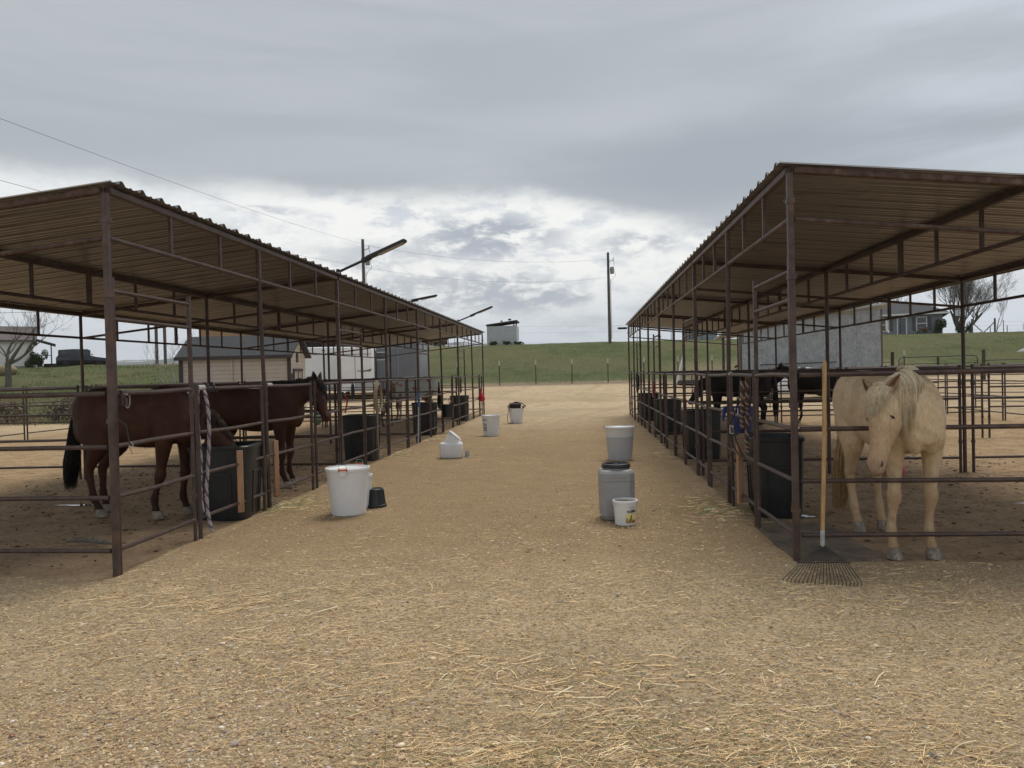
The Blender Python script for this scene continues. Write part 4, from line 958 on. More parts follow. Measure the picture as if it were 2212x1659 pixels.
tcg = N('ShaderNodeTexCoord'); sp_ = N('ShaderNodeSeparateXYZ'); L(tcg.outputs['Object'], sp_.inputs[0]); nn = NOISE(tcg.outputs['Object'], 9, 3)
cc = MIXC(SS(M('ADD', sp_.outputs[2], M('MULTIPLY', nn, .03)), .432, .442), (0.47, 0.485, 0.51), (0.70, 0.70, 0.695)); L(cc, bs.inputs['Base Color']); bs.inputs['Roughness'].default_value = 0.4
def ink_text(parent, s, loc, size, rz, wx=1.0, name='lettering', mat=None, r=None, bold=0.0):
    cu = bpy.data.curves.new(name, 'FONT'); cu.body = s; cu.size = size; cu.align_x = 'CENTER'; cu.extrude = 0.0008; cu.offset = bold
    o = bpy.data.objects.new(name, cu); C.objects.link(o)
    dg = bpy.context.evaluated_depsgraph_get(); dg.update(); me = bpy.data.meshes.new_from_object(o.evaluated_get(dg)); bpy.data.objects.remove(o)
    for v in me.vertices:
        x, y, z = v.co
        if r: a = x*wx/r; v.co = (r*math.sin(a) + z*math.sin(a), -(r + z)*math.cos(a), y)       # wrap round a bucket, facing -Y
        else: v.co = (x*wx, -z, y)
    me.materials.clear(); me.materials.append(mat or ink)
    o = bpy.data.objects.new(name, me); C.objects.link(o); o.parent = parent; o.location = loc; o.rotation_euler.z = rz; return o
def wrap_patch(b, r, a0, a1, z0, z1, n=8, k=0.0):
    vs = []
    for i in range(n+1):
        a = a0 + (a1-a0)*i/n
        for z in (z0, z1): rr = r + k*(z); vs.append((rr*math.sin(a), -rr*math.cos(a), z))
    return b.add(vs, [(2*i, 2*i+2, 2*i+3, 2*i+1) for i in range(n)])
HF = -math.pi/2
wb = white_bucket(-2.755, 8.62, 'large white lidded bucket with two orange clips, nearest on the left', handles=((HF+.10, .05, True, True), (math.pi/2-.25, .05, True, False)))
white_bucket(-2.745, 9.02, 'slim white bucket mostly hidden behind the large orange clipped bucket', r0=.145, r1=.155, h=.41, lid=False)
t = thing('rubber_bucket', 'small black rubber bucket standing upside down behind the large white bucket', 'bucket', (-2.56, 9.07, gh(-2.56, 9.07)))
b = MB(); b.lathe([(.128, 0), (.140, .008), (.140, .030), (.126, .036), (.118, .09), (.106, .19), (.102, .222), (.095, .226), (.088, .220), (.085, .214)], n=28)
for k in range(8): a = 6.283*k/8; b.tube((.123*math.cos(a), .123*math.sin(a), .04), (.106*math.cos(a), .106*math.sin(a), .2), .008)
b.build('shell', black_plastic, t); b = MB(); b.path([(.139*math.cos(a), .139*math.sin(a), .02+.006*math.sin(a*2)) for a in np.linspace(0.2, 3.0, 12)], .003); b.build('handle', steel, t)
# angled white jug
def rbox(z, x0, x1, y0, y1, n=20):
    cx, cy, hx, hy = (x0+x1)/2, (y0+y1)/2, (x1-x0)/2, (y1-y0)/2; out = []
    for k in range(n):
        a = 6.2832*(k+.5)/n; c_, s_ = math.cos(a), math.sin(a); m_ = (abs(c_)**6 + abs(s_)**6)**(-1/6); out.append(V3(cx + hx*c_*m_, cy + hy*s_*m_, z))
    return out
t = thing('plastic_jug', 'white square plastic jug with a slanted round lid beside the third left gate', 'jug', (-2.53, 14.38, gh(-2.53, 14.38)), 0.10)
b = MB(); b.rings([[p for p in rbox(z_, -x_, x_, -x_*.78, x_*.78, 28)] for z_, x_ in ((0, .19), (.012, .208), (.03, .217), (.26, .219), (.285, .210), (.298, .19))])
def circ(c, nrm, r, n=20):
    nrm = Vector(nrm).normalized(); s_ = V3(0, 1, 0); u_ = nrm.cross(s_).normalized(); return [Vector(c) + s_*(r*math.sin(6.2832*k/n)) + u_*(r*math.cos(6.2832*k/n)) for k in range(n)]
def rbox(z, x0, x1, y0, y1, n=20):
    cx, cy, hx, hy = (x0+x1)/2, (y0+y1)/2, (x1-x0)/2, (y1-y0)/2; out = []
    for k in range(n):
        a = 6.2832*k/n; c_, s_ = math.cos(a), math.sin(a); e = .35; out.append(V3(cx + hx*math.copysign(abs(c_)**e, c_), cy + hy*math.copysign(abs(s_)**e, s_), z))
    return out
cr = circ((.075, 0, .425), (.66, 0, .75), .135)
base = rbox(.285, -.15, .205, -.15, .15)
def nearest_order(ring, ref):
    best = min(range(len(ring)), key=lambda s_: sum((ring[(i+s_) % len(ring)] - ref[i]).length for i in range(len(ref)))); f = [ring[(i+best) % len(ring)] for i in range(len(ring))]
    rv = ring[::-1]; best2 = min(range(len(rv)), key=lambda s_: sum((rv[(i+s_) % len(rv)] - ref[i]).length for i in range(len(ref)))); g = [rv[(i+best2) % len(rv)] for i in range(len(rv))]
    return f if sum((f[i]-ref[i]).length for i in range(len(ref))) < sum((g[i]-ref[i]).length for i in range(len(ref))) else g
cr = nearest_order(cr, base); mid = [p*.5 + q*.5 for p, q in zip(base, cr)]; b.rings([base, mid, cr]); b.build('shell', white_plastic, t, smooth=40)
b = MB(); c0_ = V3(.075, 0, .425); nn_ = V3(.66, 0, .75).normalized(); b.rings([nearest_order(circ(c0_ + nn_*h_, nn_, r_), cr) for h_, r_ in ((-.004, .148), (.012, .150), (.016, .140), (.010, .128), (.014, .118), (.022, .112))]); b.build('lid', white_clean, t, smooth=30)
b = MB(); b.box((-.01, -.171, .155), (.23, .012, .19), bev=.02); b.box((-.01, -.178, .160), (.17, .010, .13), bev=.004); b.build('moulded_panel', white_plastic, t)
t = thing('scoop', 'small grey plastic scoop cup on the ground beside the slanted white jug', 'cup', (-2.24, 14.5, gh(-2.24, 14.5)))
b = MB(); b.lathe([(.062, 0), (.068, .01), (.05, .02), (.040, .12), (.036, .125), (.033, .12)], n=18); b.build('shell', grey_plastic, t)
# bucket with writing
t = white_bucket(-2.36, 19.42, 'white bucket with black printed marks and a white clip, left of the aisle', r0=.195, r1=.235, h=.535, handles=((HF+.55, .03, False, True),))
b = MB()
for zi, z in enumerate((.27, .20, .13)):
    for k in range(4):
        a0 = -1.05 + k*.17; a1 = a0 + .13; rr = .195 + .04*z/.5 + .004
        if zi == 0 and k in (0, 2): wrap_patch(b, rr, a0, a1, z, z+.012, 3); wrap_patch(b, rr, a0, a1, z+.045, z+.056, 3); wrap_patch(b, rr, a0, a0+.03, z+.012, z+.045, 2); wrap_patch(b, rr, a1-.03, a1, z+.012, z+.045, 2)
        elif zi == 0: wrap_patch(b, rr, a0+.03, a0+.06, z, z+.055, 2); wrap_patch(b, rr, a0+.08, a0+.11, z, z+.055, 2)
        elif zi == 1:
            for q in range(4): wrap_patch(b, rr, a0+.012*q, a1-.012*q, z+.012*q, z+.012*q+.012, 2)
        else: wrap_patch(b, rr, a0, a0+.05, z, z+.05, 2); wrap_patch(b, rr, a0+.05, a1, z+(.0, .02, .035, .01)[k], z+(.02, .035, .05, .03)[k], 2)
for k in range(7): wrap_patch(b, .195+.04*.41/.5+.005, -1.05+k*.10, -1.05+k*.10+.07, .405, .43, 2)
b.build('printed_marks', ink, t, smooth=0)
t = white_bucket(-2.10, 24.05, 'white bucket draped with dark red reins at the far left of the aisle', r0=.195, r1=.235, h=.48, lid=False)
b = MB(); b.lathe([(.16, .40), (.185, .60), (.195, .61), (.17, .60), (.15, .45)], n=24); tag(b.build('rubber_pan', black_plastic, None, loc=(-2.12, 24.05, gh(-2.1, 24))), 'small black rubber pan sitting inside the rein draped bucket', 'pan')
b = MB(); b.box((0, 0, .635), (.46, .05, .05), bev=.012); tag(b.build('plastic_bar', white_clean, None, loc=(-2.10, 24.02, gh(-2.1, 24))), 'white plastic bar lying across the rein draped bucket', 'bar')
red_leather = pm('dark_red_leather', (0.11, 0.018, 0.014), (0.06, 0.012, 0.010), 30, 0.5)
b = MB()
b.path([(-.25+.02*math.sin(i), -.10+.03*math.cos(i*.7), z) for i, z in enumerate((.60, .52, .42, .32, .22, .12, .04, .02))], .010)
b.path([(-.25, -.1, .02), (-.18, -.18, .015), (-.08, -.22, .02)], .010)
for k in range(4): b.path([(-.27+.03*k, -.08, .50-.04*k), (-.18, -.06-.02*k, .62), (0, -.04, .69-.01*k), (.20, -.05-.02*k, .64), (.29+.015*k, -.07, .54), (.24, -.08, .47+.02*k), (.19, -.06, .55)], .010)
tag(b.build('reins', red_leather, None, loc=(-2.10, 24.0, gh(-2.1, 24))), 'dark red leather reins looped over the far white bucket', 'reins')
# right side of the aisle
white_bucket(.665, 13.75, 'tall white bucket half full, with orange clips, in front of the right shelter', r0=.215, r1=.262, h=.60, fill=two, handles=((math.pi, .02, True, True), (0.0, .02, True, False)))
t = thing('grey_container', 'grey eight sided plastic container with a black screw lid beside the small printed pail', 'container', (.35, 8.24, gh(.35, 8.24)), 0.06)
def oct_(z, h_, c_): return [V3(x, y, z) for x, y in ((-h_+c_, -h_), (h_-c_, -h_), (h_, -h_+c_), (h_, h_-c_), (h_-c_, h_), (-h_+c_, h_), (-h_, h_-c_), (-h_, -h_+c_))]
b = MB(); b.rings([oct_(0, .15, .05), oct_(.012, .165, .055), oct_(.04, .172, .055), oct_(.05, .178, .058), oct_(.41, .185, .06), oct_(.412, .181, .06), oct_(.418, .181, .06), oct_(.42, .186, .06), oct_(.50, .183, .06), oct_(.525, .168, .055), oct_(.535, .15, .05)])
b.lathe([(.14, .53), (.14, .555)], n=32); b.build('shell', grey_plastic, t, smooth=25)
b = MB(); b.box((0, -.181, .23), (.20, .008, .32), bev=.006); b.box((0, -.188, .47), (.20, .012, .010)); b.box((0, -.186, .43), (.20, .010, .008)); b.box((.181, 0, .23), (.008, .20, .32), bev=.006); b.box((-.181, 0, .23), (.008, .20, .32), bev=.006); b.build('moulded_panel', grey_plastic, t)
b = MB(); b.lathe([(.152, .55), (.158, .553), (.158, .57), (.152, .574), (.152, .59), (.140, .594), (.136, .584), (.10, .582), (.001, .584)], n=36, caps=(True, False))
for a in (0.3, 2.2, 4.4): b.path([(.02*math.cos(a), .02*math.sin(a), .588), (.09*math.cos(a+.5), .09*math.sin(a+.5), .590), (.13*math.cos(a+.2), .13*math.sin(a+.2), .589)], .007)
b.build('lid', black_plastic, t, smooth=30)
t = thing('printed_pail', 'small white pail with SandRID lettering and a yellow horse picture, front of the grey container', 'pail', (.425, 7.93, gh(.425, 7.93)), 0.05)
b = MB(); b.lathe([(.100, 0), (.108, .006), (.122, .205), (.130, .207), (.130, .222), (.124, .224), (.126, .228), (.133, .230), (.134, .252), (.128, .258), (.118, .256), (.115, .23), (.104, .03)], n=44); b.build('shell', white_clean, t, smooth=30)
b = MB(); b.lathe([(.116, .238), (.001, .236)], n=36, caps=(False, False)); b.build('feed', pm('feed_fill', (.30, .26, .20), (.2, .17, .13), 40, .9), t)
yel = bpy.data.materials.new('label_print'); yel.use_nodes = True; nt = yel.node_tree; bs = nt.nodes['Principled BSDF']; tcg = N('ShaderNodeTexCoord'); sp_ = N('ShaderNodeSeparateXYZ'); L(tcg.outputs['Object'], sp_.inputs[0]); nn = NOISE(tcg.outputs['Object'], 30, 3)
L(MIXC(SS(M('ADD', sp_.outputs[2], M('MULTIPLY', nn, .05)), .06, .12), (0.45, 0.27, 0.06), (0.85, 0.72, 0.30)), bs.inputs['Base Color'])
b = MB(); wrap_patch(b, .1135, -.08, .92, .032, .128, 10, 0.062); b.build('label_picture', yel, t, smooth=60)
def wrap_poly(pts, r, k=0.062):
    vs = [((r + k*z)*math.sin(x), -(r + k*z)*math.cos(x), z) for x, z in pts]; return vs, [tuple(range(len(vs)))]
b = MB(); b.add(*wrap_poly([(.22, .033), (.28, .065), (.34, .088), (.37, .105), (.385, .120), (.405, .108), (.44, .109), (.455, .121), (.475, .105), (.49, .085), (.475, .060), (.52, .045), (.60, .033)], .1145)); b.build('horse_picture', pm('picture_brown', (.16, .06, .03), (.08, .03, .02), 60, .6), t, smooth=0)
b = MB(); b.add(*wrap_poly([(.55, .033), (.60, .052), (.68, .060), (.78, .052), (.86, .040), (.90, .033)], .1145)); b.add(*wrap_poly([(.365, .10), (.385, .092), (.465, .092), (.475, .10), (.465, .105), (.385, .105)], .1148)); b.build('picture_shadow', ink, t, smooth=0)
b = MB(); b.add(*wrap_poly([(.415, .097), (.432, .097), (.445, .07), (.45, .052), (.42, .045), (.40, .055)], .1152)); b.build('picture_blaze', pm('picture_pale', (.6, .52, .45), None), t, smooth=0)
ink_text(t, 'SandRID', (0, 0, .142), .030, .46, 1.0, r=.1235, bold=.0006)
b = MB(); wrap_patch(b, .1245, .34, .56, .168, .172, 4); wrap_patch(b, .1245, .37, .53, .163, .166, 4); wrap_patch(b, .1235, .32, .60, .136, .1385, 4); wrap_patch(b, .1255, .18, .72, .190, .192, 5)
for k in range(3): wrap_patch(b, .1185, -.02, .09, .050+.013*k, .056+.013*k, 2)
b.build('small_print', ink, t, smooth=0)
# rake leaning on the near right panel
t = thing('leaf_rake', 'wire leaf rake with a long wooden handle leaning on the near right fence', 'rake', (0, 0, 0), 0)
rake_wood = pm('worn_handle', (0.50, 0.31, 0.13), (0.36, 0.21, 0.085), 5, .6, .2, 30, stretch=(6, 6, .5), c3=(.16, .10, .06), s3=6, t3=(.60, .75))
TOPR = V3(1.965, 6.325, 1.64); SOC = V3(1.835, 6.03, .30); b = MB(); b.path([SOC, SOC.lerp(TOPR, .5)+V3(.006, 0, 0), SOC.lerp(TOPR, .985), TOPR], [.0155, .017, .017, .011], 10); b.build('handle', rake_wood, t)
wire = pm('rake_wire', (0.055, 0.045, 0.036), (0.028, 0.022, 0.018), 20, .6)
dn = (SOC - TOPR).normalized(); b = MB(); b.tube(SOC - dn*.02, SOC + dn*.13, .018, .014, n=10); b.box(SOC + dn*.05 + V3(0, -.012, 0), (.026, .006, .10)); 
for q in (.01, .085): b.tube(SOC + dn*q + V3(0, -.02, 0), SOC + dn*q + V3(0, -.012, 0), .010, n=10)
b.build('socket', steel, t)
HB = SOC + dn*.09; nT = 21
bar = []
for i in range(nT):
    q = i/(nT-1)*2-1; tip = V3(1.712 + q*.262, 5.63 + .03*q*q - .05*q, gh(1.7, 5.6)+.012); midp = V3(1.785 + q*.175, 5.85, .115)
    b = MB(); b.path([HB + V3(q*.014, 0, 0), HB.lerp(midp, .5) + V3(q*.012, 0, 0), midp, midp.lerp(tip, .75) + V3(0, 0, .012), tip + V3(0, 0, .016), tip + V3(0, .012, -.012)], .0032, 5); b.build('tine', wire, t); bar.append(midp + V3(0, 0, .004))
b = MB(); b.path([bar[0] + V3(-.02, 0, 0)] + bar[::4] + [bar[-1] + V3(.02, 0, 0)], .005, 6); b.path([p + V3(0, .02, .008) for p in bar[::4]], .003, 6); b.build('spreader_bar', wire, t)
# ---------------------------------------------------------------- ropes, halters and hanging things
def braid(label, pts, r, mats, name='rope', tw=26, cat='rope', shag=0, grp=None):
    P_ = interp_path([tuple(p) for p in pts], 140); t = thing(name, label, cat, (0, 0, 0), 0, grp)
    for s_ in range(3):
        path = []; rr = []
        for i, p in enumerate(P_):
            q = i/139; a = q*tw + s_*2.094; path.append(Vector(p[:3]) + V3(math.cos(a)*r*.62, math.sin(a)*r*.62, 0)); rr.append(r*(.62 + (random.uniform(-.12, .2) if shag else 0)))
        b = MB(); b.path(path, rr, 6)
        if shag:
            for i in range(shag):
                p = random.choice(path); d = V3(random.gauss(0, 1), random.gauss(0, 1), random.gauss(-.3, .8)).normalized()*random.uniform(.01, .028); b.tube(p, p + d, .0016, .0005, n=3, caps=False)
        b.build('strand', mats[s_ % len(mats)], t)
    return t
cot_w = pm('cotton_white', (.52, .45, .44), (.34, .29, .29), 60, .95, .5, 120); cot_p = pm('cotton_purple', (.17, .135, .21), (.11, .09, .14), 50, .95); cot_b = pm('cotton_brown', (.12, .065, .055), (.07, .04, .035), 50, .95); cot_t = pm('cotton_tan', (.33, .25, .19), (.24, .18, .13), 50, .95)
nyl_k = pm('black_nylon', (.015, .015, .017), (.03, .03, .03), 40, .6)
braid('shaggy white and purple lead rope hanging to the ground on the near left gate post', [(-3.86, 7.43, 1.50), (-3.83, 7.44, 1.3), (-3.84, 7.46, 1.0), (-3.86, 7.46, .72), (-3.88, 7.45, .45), (-3.86, 7.44, .2), (-3.82, 7.44, .04)], .015, (cot_w, cot_p, cot_w), tw=70, shag=140)
braid('thin second strand of white and purple rope beside the near left gate post', [(-3.89, 7.36, 1.50), (-3.90, 7.36, 1.3), (-3.90, 7.37, 1.08), (-3.89, 7.38, .8), (-3.90, 7.38, .5), (-3.88, 7.37, .25)], .012, (cot_w, cot_w, cot_p), tw=52, shag=50)
b = MB(); b.path([(-3.9+.045*math.cos(a), 7.50+.02*a, 1.53+.045*math.sin(a)) for a in np.linspace(0, 12, 30)], .012)
tag(b.build('rag', nyl_k, None), 'black rag knotted round the top rail by the left rope', 'rag')
b = MB(); b.path([(-3.9, 7.36, 1.53), (-3.9, 7.42, 1.53), (-3.9, 7.49, 1.53)], .029, 10); tag(b.build('pipe_wrap', pm('white_tape', (.55, .52, .50), (.40, .37, .36), 30, .8), None), 'dirty white tape wrapped on the top rail beside the left rope', 'tape')
def wrap_tape(x, y, label): b = MB(); b.path([(x, y, 1.53), (x, y+.14, 1.53)], .0235, 10); tag(b.build('pipe_wrap', MATS['white_tape'], None), label, 'tape')
wrap_tape(XL, 9.06, 'white tape band on the top rail past the double posts, left side'); wrap_tape(XR, 8.95, 'white tape band on the top rail of the second right panel')
for k, (dx, ztop, zb, mm) in enumerate(((0.0, 1.50, .74, (cot_t, cot_b, cot_b)), (-.045, 1.46, .98, (cot_b, cot_t, cot_b)))):
    y = 7.88
    braid(('thick brown and cream braided lead rope hanging longest on the right gate post', 'shorter braided brown rope loop beside the long one on the right')[k], [(XR-.05+dx, y, ztop), (XR-.06+dx, y-.02, ztop-.25), (XR-.055+dx, y-.01, (ztop+zb)/2), (XR-.06+dx, y+.01, zb+.12), (XR-.06+dx, y, zb)], .019, mm, tw=62)
t = thing('halter', 'black strap halter with a pale buckle hanging by the right braided rope', 'halter', (0, 0, 0)); b = MB(); y = 8.1
b.path([(1.66, y, 1.50), (1.65, y+.02, 1.30), (1.62, y+.10, 1.12), (1.58, y+.22, 1.0), (1.57, y+.26, .93), (1.62, y+.16, .88), (1.66, y+.04, .92), (1.67, y, 1.05), (1.66, y+.02, 1.18)], .009)
b.path([(1.66, y+.02, 1.1), (1.60, y+.10, .96), (1.62, y+.08, .82), (1.66, y+.02, .70), (1.68, y-.05, .66)], .008); b.path([(1.57, y+.24, .96), (1.60, y+.2, .80), (1.64, y+.1, .68)], .007); b.build('strap', nyl_k, t)
b = MB(); b.path([(1.60, y+.14, .98), (1.58, y+.19, .98), (1.58, y+.19, .90), (1.61, y+.12, .90)], .006, closed=True); b.path([(1.64, y+.06, 1.17), (1.62, y+.10, 1.17), (1.62, y+.10, 1.11), (1.64, y+.06, 1.11)], .005, closed=True); b.build('buckle', bolt_m, t)
t = thing('halter', 'short dark strap with a metal snap clipped to the near left corner post', 'halter', (0, 0, 0)); b = MB(); b.path([(-3.86, 5.99, 1.28), (-3.83, 6.03, 1.24), (-3.83, 6.05, 1.16), (-3.82, 6.06, 1.08)], .007); b.build('strap', nyl_k, t)
b = MB(); b.path([(-3.82, 6.06, 1.10), (-3.80, 6.07, 1.08), (-3.80, 6.07, 1.05), (-3.83, 6.06, 1.06)], .004, closed=True); b.tube((-3.82, 6.06, 1.05), (-3.81, 6.08, .99), .005); b.build('snap', bolt_m, t)
b = MB(); b.path([(-3.93+.022*math.sin(a), 6.22, 1.45+.07*math.cos(a)) for a in np.linspace(0, 6.0, 16)], .005); tag(b.build('ring', grey_plastic, None), 'grey ring hanging on the top rail of the near left gate', 'ring')
for x, y, lab in ((XL+.02, 6.03, 'square steel gate latch at the near left corner post'), ):
    t = thing('gate_latch', lab, 'latch', (0, 0, 0)); b = MB(); b.box((x, y+.03, 1.47), (.05, .05, .14), bev=.006); b.box((x+.03, y+.03, 1.44), (.03, .03, .06)); b.build('case', pipe, t); b = MB(); b.tube((x+.02, y+.03, 1.50), (x+.05, y+.03, 1.50), .01); b.build('bolt', bolt_m, t)
def coil(x, y, z, label, mt, w_=.11, h_=.30, n=4, r=.008, cat='rope', name='rope', tail=None):
    b = MB()
    for k in range(n):
        a0 = random.uniform(-.1, .1); b.path([(x + .012*k, y + (w_-.012*k)*math.sin(a) + a0*.2, z - h_*.5 + (h_*.5-.02*k)*math.cos(a)) for a in np.linspace(0, 6.2832, 22)], r)
    if tail: b.path([(x, y-.02, z-h_), (x, y-.03, z-h_-.3), (x+.01, y-.02, .25), (x+.01, y, .05)], r)
    return tag(b.build(name, mt, None), label, cat)
rope_tan = pm('tan_rope', (.36, .29, .19), (.26, .20, .13), 60, .9)
coil(XL+.04, 14.0, 1.52, 'tan rope coiled over the second left gate rail with its tail hanging down', rope_tan, .22, .62, 4, .012, tail=True)
coil(XL+.03, 14.5, 1.05, 'black cable loop hanging in the second stall on the left', nyl_k, .20, .45, 2, .009)
coil(XL+.03, 12.5, 1.50, 'dark strap looped on the second left gate', nyl_k, .06, .28, 2, .01)
t = thing('halter', 'red halter hanging on the main post between the first two left stalls', 'halter', (0, 0, 0)); b = MB(); b.path([(-3.85, 12.02, 1.30), (-3.83, 12.08, 1.22), (-3.84, 12.05, 1.12), (-3.85, 12.0, 1.02)], .014); b.build('strap', pm('red_nylon', (.35, .02, .03), (.22, .012, .02), 30, .6), t)
red_m = MATS['red_nylon']
# small red bag on the far left panel
t = thing('red_bag', 'red soft feed bag tied on the last panel of the left shelter', 'bag', (-3.80, 28.3, gh(-3.8, 28.3)))
b = MB(); rr = []
for z, r_, oy in ((.56, .02, .06), (.575, .10, .05), (.64, .17, .03), (.72, .17, .02), (.80, .12, 0), (.87, .06, -.02), (.92, .03, -.02), (.96, .05, -.02)): rr.append(loft_ring(V3(.02, oy, z), V3(1, 0, 0), V3(0, 1, 0), r_*.8, r_*1.25, r_*1.25, 14))
b.rings(rr); b.build('sack', pm('red_cloth', (.50, .018, .035), (.36, .012, .025), 12, .7, .3, 30), t)
b = MB(); b.path([(0, -.16, 1.03), (0, -.05, .97), (0, .04, 1.05), (.02, .10, .95), (.02, .16, .88)], .022); b.build('strap', red_m, t)
# buckets hung on panels
def hung_bucket(x, y, z, r, h, mt, label, name, grp='buckets hung on the panels', tilt=0.0):
    t = thing(name, label, 'bucket', (x, y, z), 0, grp); t.rotation_euler.x = tilt; b = MB(); b.lathe([(r*.78, 0), (r*.82, .006), (r, h-.02), (r+.012, h-.016), (r+.012, h), (r-.004, h), (r*.76, .02)], n=30); b.build('shell', mt, t, smooth=30)
    b = MB(); b.path([(0, -r, h-.02), (.01, -r*.8, h+.10), (.015, 0, h+.19), (.01, r*.8, h+.10), (0, r, h-.02)], .004); b.build('handle', steel, t); return t
blue_m = pm('blue_plastic', (.012, .035, .19), (.010, .025, .13), 5, .45)
hung_bucket(1.95, 9.55, .80, .17, .32, blue_m, 'deep blue bucket hung inside the first stall of the right shelter', 'blue_bucket')
b = MB(); b.path([(1.78, 9.25, 1.13), (1.70, 9.22, 1.12), (1.68, 9.20, 1.03), (1.67, 9.17, .97)], [.03, .028, .02, .012], 8); tag(b.build('blue_cloth', blue_m, None), 'blue strap hanging over the second right rail beside the blue bucket', 'strap')
hung_bucket(-3.72, 20.7, .42, .19, .36, black_plastic, 'black bucket hung outside the third stall panel on the left', 'black_bucket')
b = MB(); b.path([(-3.68+.01*k, 20.75+.05*math.sin(k*2.2), .80+.06*math.cos(k*1.7)) for k in range(12)], .010); tag(b.build('strap_tangle', nyl_k, None), 'tangle of black straps on the hung black bucket', 'strap')
# broom stick leaning
b = MB(); b.tube((-3.80, 17.2, .02), (-3.84, 17.55, 1.02), .016, n=10); 
t = thing('pole_tool', 'pale pole with blue top leaning by the second left gate post', 'tool', (0, 0, 0)); b.build('shaft', steel, t); b = MB(); b.tube((-3.833, 17.49, .86), (-3.846, 17.60, 1.18), .028, n=10); b.build('grip', pm('blue_grip', (.03, .09, .25), None, rough=.5), t)
coil(XR-.03, 12.75, 1.13, 'small dark red strap loop hanging on the second right gate post', cot_b, .09, .26, 2, .012)
coil(XR-.03, 18.3, 1.50, 'brown and cream halter tangle on the third right gate', cot_t, .10, .55, 5, .014, cat='halter', name='halter')
coil(XR-.03, 18.2, 1.25, 'red halter piece on the third right gate', red_m, .05, .25, 2, .012, cat='halter', name='halter')
coil(XR-.03, 23.5, 1.52, 'black halter and ropes on the last right gate', nyl_k, .14, .6, 6, .018, cat='halter', name='halter')
coil(XL+.03, 23.95, 1.5, 'dark strap hanging on the last left gate post', nyl_k, .04, .5, 3, .014, cat='halter', name='halter')
# twine and hay tied at the panel joints
def twine(x, y, z, label, mt=rope_tan, n=5):
    b = MB()
    for k in range(n):
        a = random.uniform(0, 6.28); p = V3(x, y, z) + V3(random.gauss(0, .02), random.gauss(0, .03), random.gauss(0, .02)); d = V3(random.gauss(0, .03), random.gauss(0, .05), -random.uniform(.05, .22)); b.path([p, p + d*.5 + V3(.02, 0, .02), p + d], .0022, 4)
    b.path([(x+.035*math.cos(a), y+.05*math.sin(a), z) for a in np.linspace(0, 6.2, 12)], .004)
    tag(b.build('twine', mt, None, smooth=0), label, 'twine', 'baling twine ties at the panel joints')
twine(XL, 9.0, .66, 'baling twine with hay at the double posts past the left feed tub', n=22); twine(XL, 9.02, .22, 'twine end at the foot of the left double posts', n=4)
twine(XL, 14.95, .66, 'twine tied at the double posts of the second left stall'); twine(XL, 20.9, .66, 'twine tied at the double posts of the third left stall')
twine(XR, 9.03, .66, 'twine with hay stems at the double posts by the right feed tub', n=26); twine(XR, 14.3, .66, 'twine tied at the double posts of the second right stall')
# lamps on arms over the aisle
lamp_m = pm('lamp_black', (.018, .017, .017), (.03, .03, .03), 20, .5); led = pm('led_panel', (.38, .34, .26), (.30, .27, .2), 30, .4)
def arm_lamp(y, label, dx, dz, x0=XL+.03, z0=3.30, dy=0.0, arm=lamp_m):
    t = thing('arm_lamp', label, 'lamp', (0, 0, 0), 0, 'lamps on slanted arms over the aisle'); p0 = V3(x0, y, z0); p1 = V3(x0+dx, y+dy, z0+dz); k = p0.lerp(p1, .42)
    b = MB(); b.tube(p0 - (p1-p0)*.08, k, .022); b.box(p0, (.05, .06, .09)); b.build('arm', arm, t)
    d = (p1-k); an = math.atan2(d.z, math.hypot(d.x, d.y)); rot = Matrix.Rotation(math.atan2(d.y, d.x), 3, 'Z') @ Matrix.Rotation(-an, 3, 'Y')
    c = k.lerp(p1, .5); b = MB(); b.box(c + V3(0, 0, .01), (d.length, .16, .045), m=rot, bev=.015); b.box(k, (.16, .09, .07), m=rot, bev=.01); b.build('housing', lamp_m, t)
    b = MB(); b.box(c + rot @ V3(.08, 0, -.018), (d.length*.62, .12, .02), m=rot)
    b.build('led_panel', led, t)
arm_lamp(11.9, 'black lamp on an upward arm above the second left gate, nearest of three', 1.13, .46)
arm_lamp(17.2, 'lamp on a pale arm halfway along the left shelter, middle of three', .80, .20, x0=XL-.28, z0=3.28, dy=.5, arm=steel)
arm_lamp(23.8, 'black lamp on an upward arm at the far left, farthest of three', 1.12, .42)
b = MB(); b.box((XR-.22, 27.4, 3.12), (.34, .12, .07), bev=.02); tag(b.build('lamp', lamp_m, None), 'small dark lamp under the far end of the right roof', 'lamp')
# toys, puddles, stick
def ball(x, y, r, mt, label, knob=False):
    t = thing('ball', label, 'ball', (x, y, gh(x, y)), .4, None); b = MB(); b.ell((0, 0, r), (r, r, r), 22, 14)
    b.build('shell', mt, t, smooth=60)
    if knob: b = MB(); b.path([(r*.2, 0, r*1.75), (r*.6, 0, r*2.2), (r*1.0, 0, r*1.9), (r*.9, 0, r*1.2)], r*.14); b.build('handle', mt, t)
ball(4.35, 11.05, .15, pm('pink_rubber', (.60, .10, .17), (.5, .08, .14), 8, .5), 'pink rubber ball on the dirt behind the cream horse', True)
ball(-10.4, 26.7, .22, pm('dull_red_rubber', (.22, .05, .05), (.16, .04, .04), 8, .6), 'dull red ball on the sand behind the left shelter')
ball(-9.15, 25.4, .20, pm('pale_green_rubber', (.24, .36, .20), (.18, .28, .15), 8, .6), 'pale green ball on the sand under the bay horse head', True)
wm = bpy.data.materials.new('puddle_water'); wm.use_nodes = True; q_ = wm.node_tree.nodes['Principled BSDF']; q_.inputs['Base Color'].default_value = (.06, .045, .03, 1); q_.inputs['Roughness'].default_value = .03; q_.inputs['Specular IOR Level'].default_value = 1.0
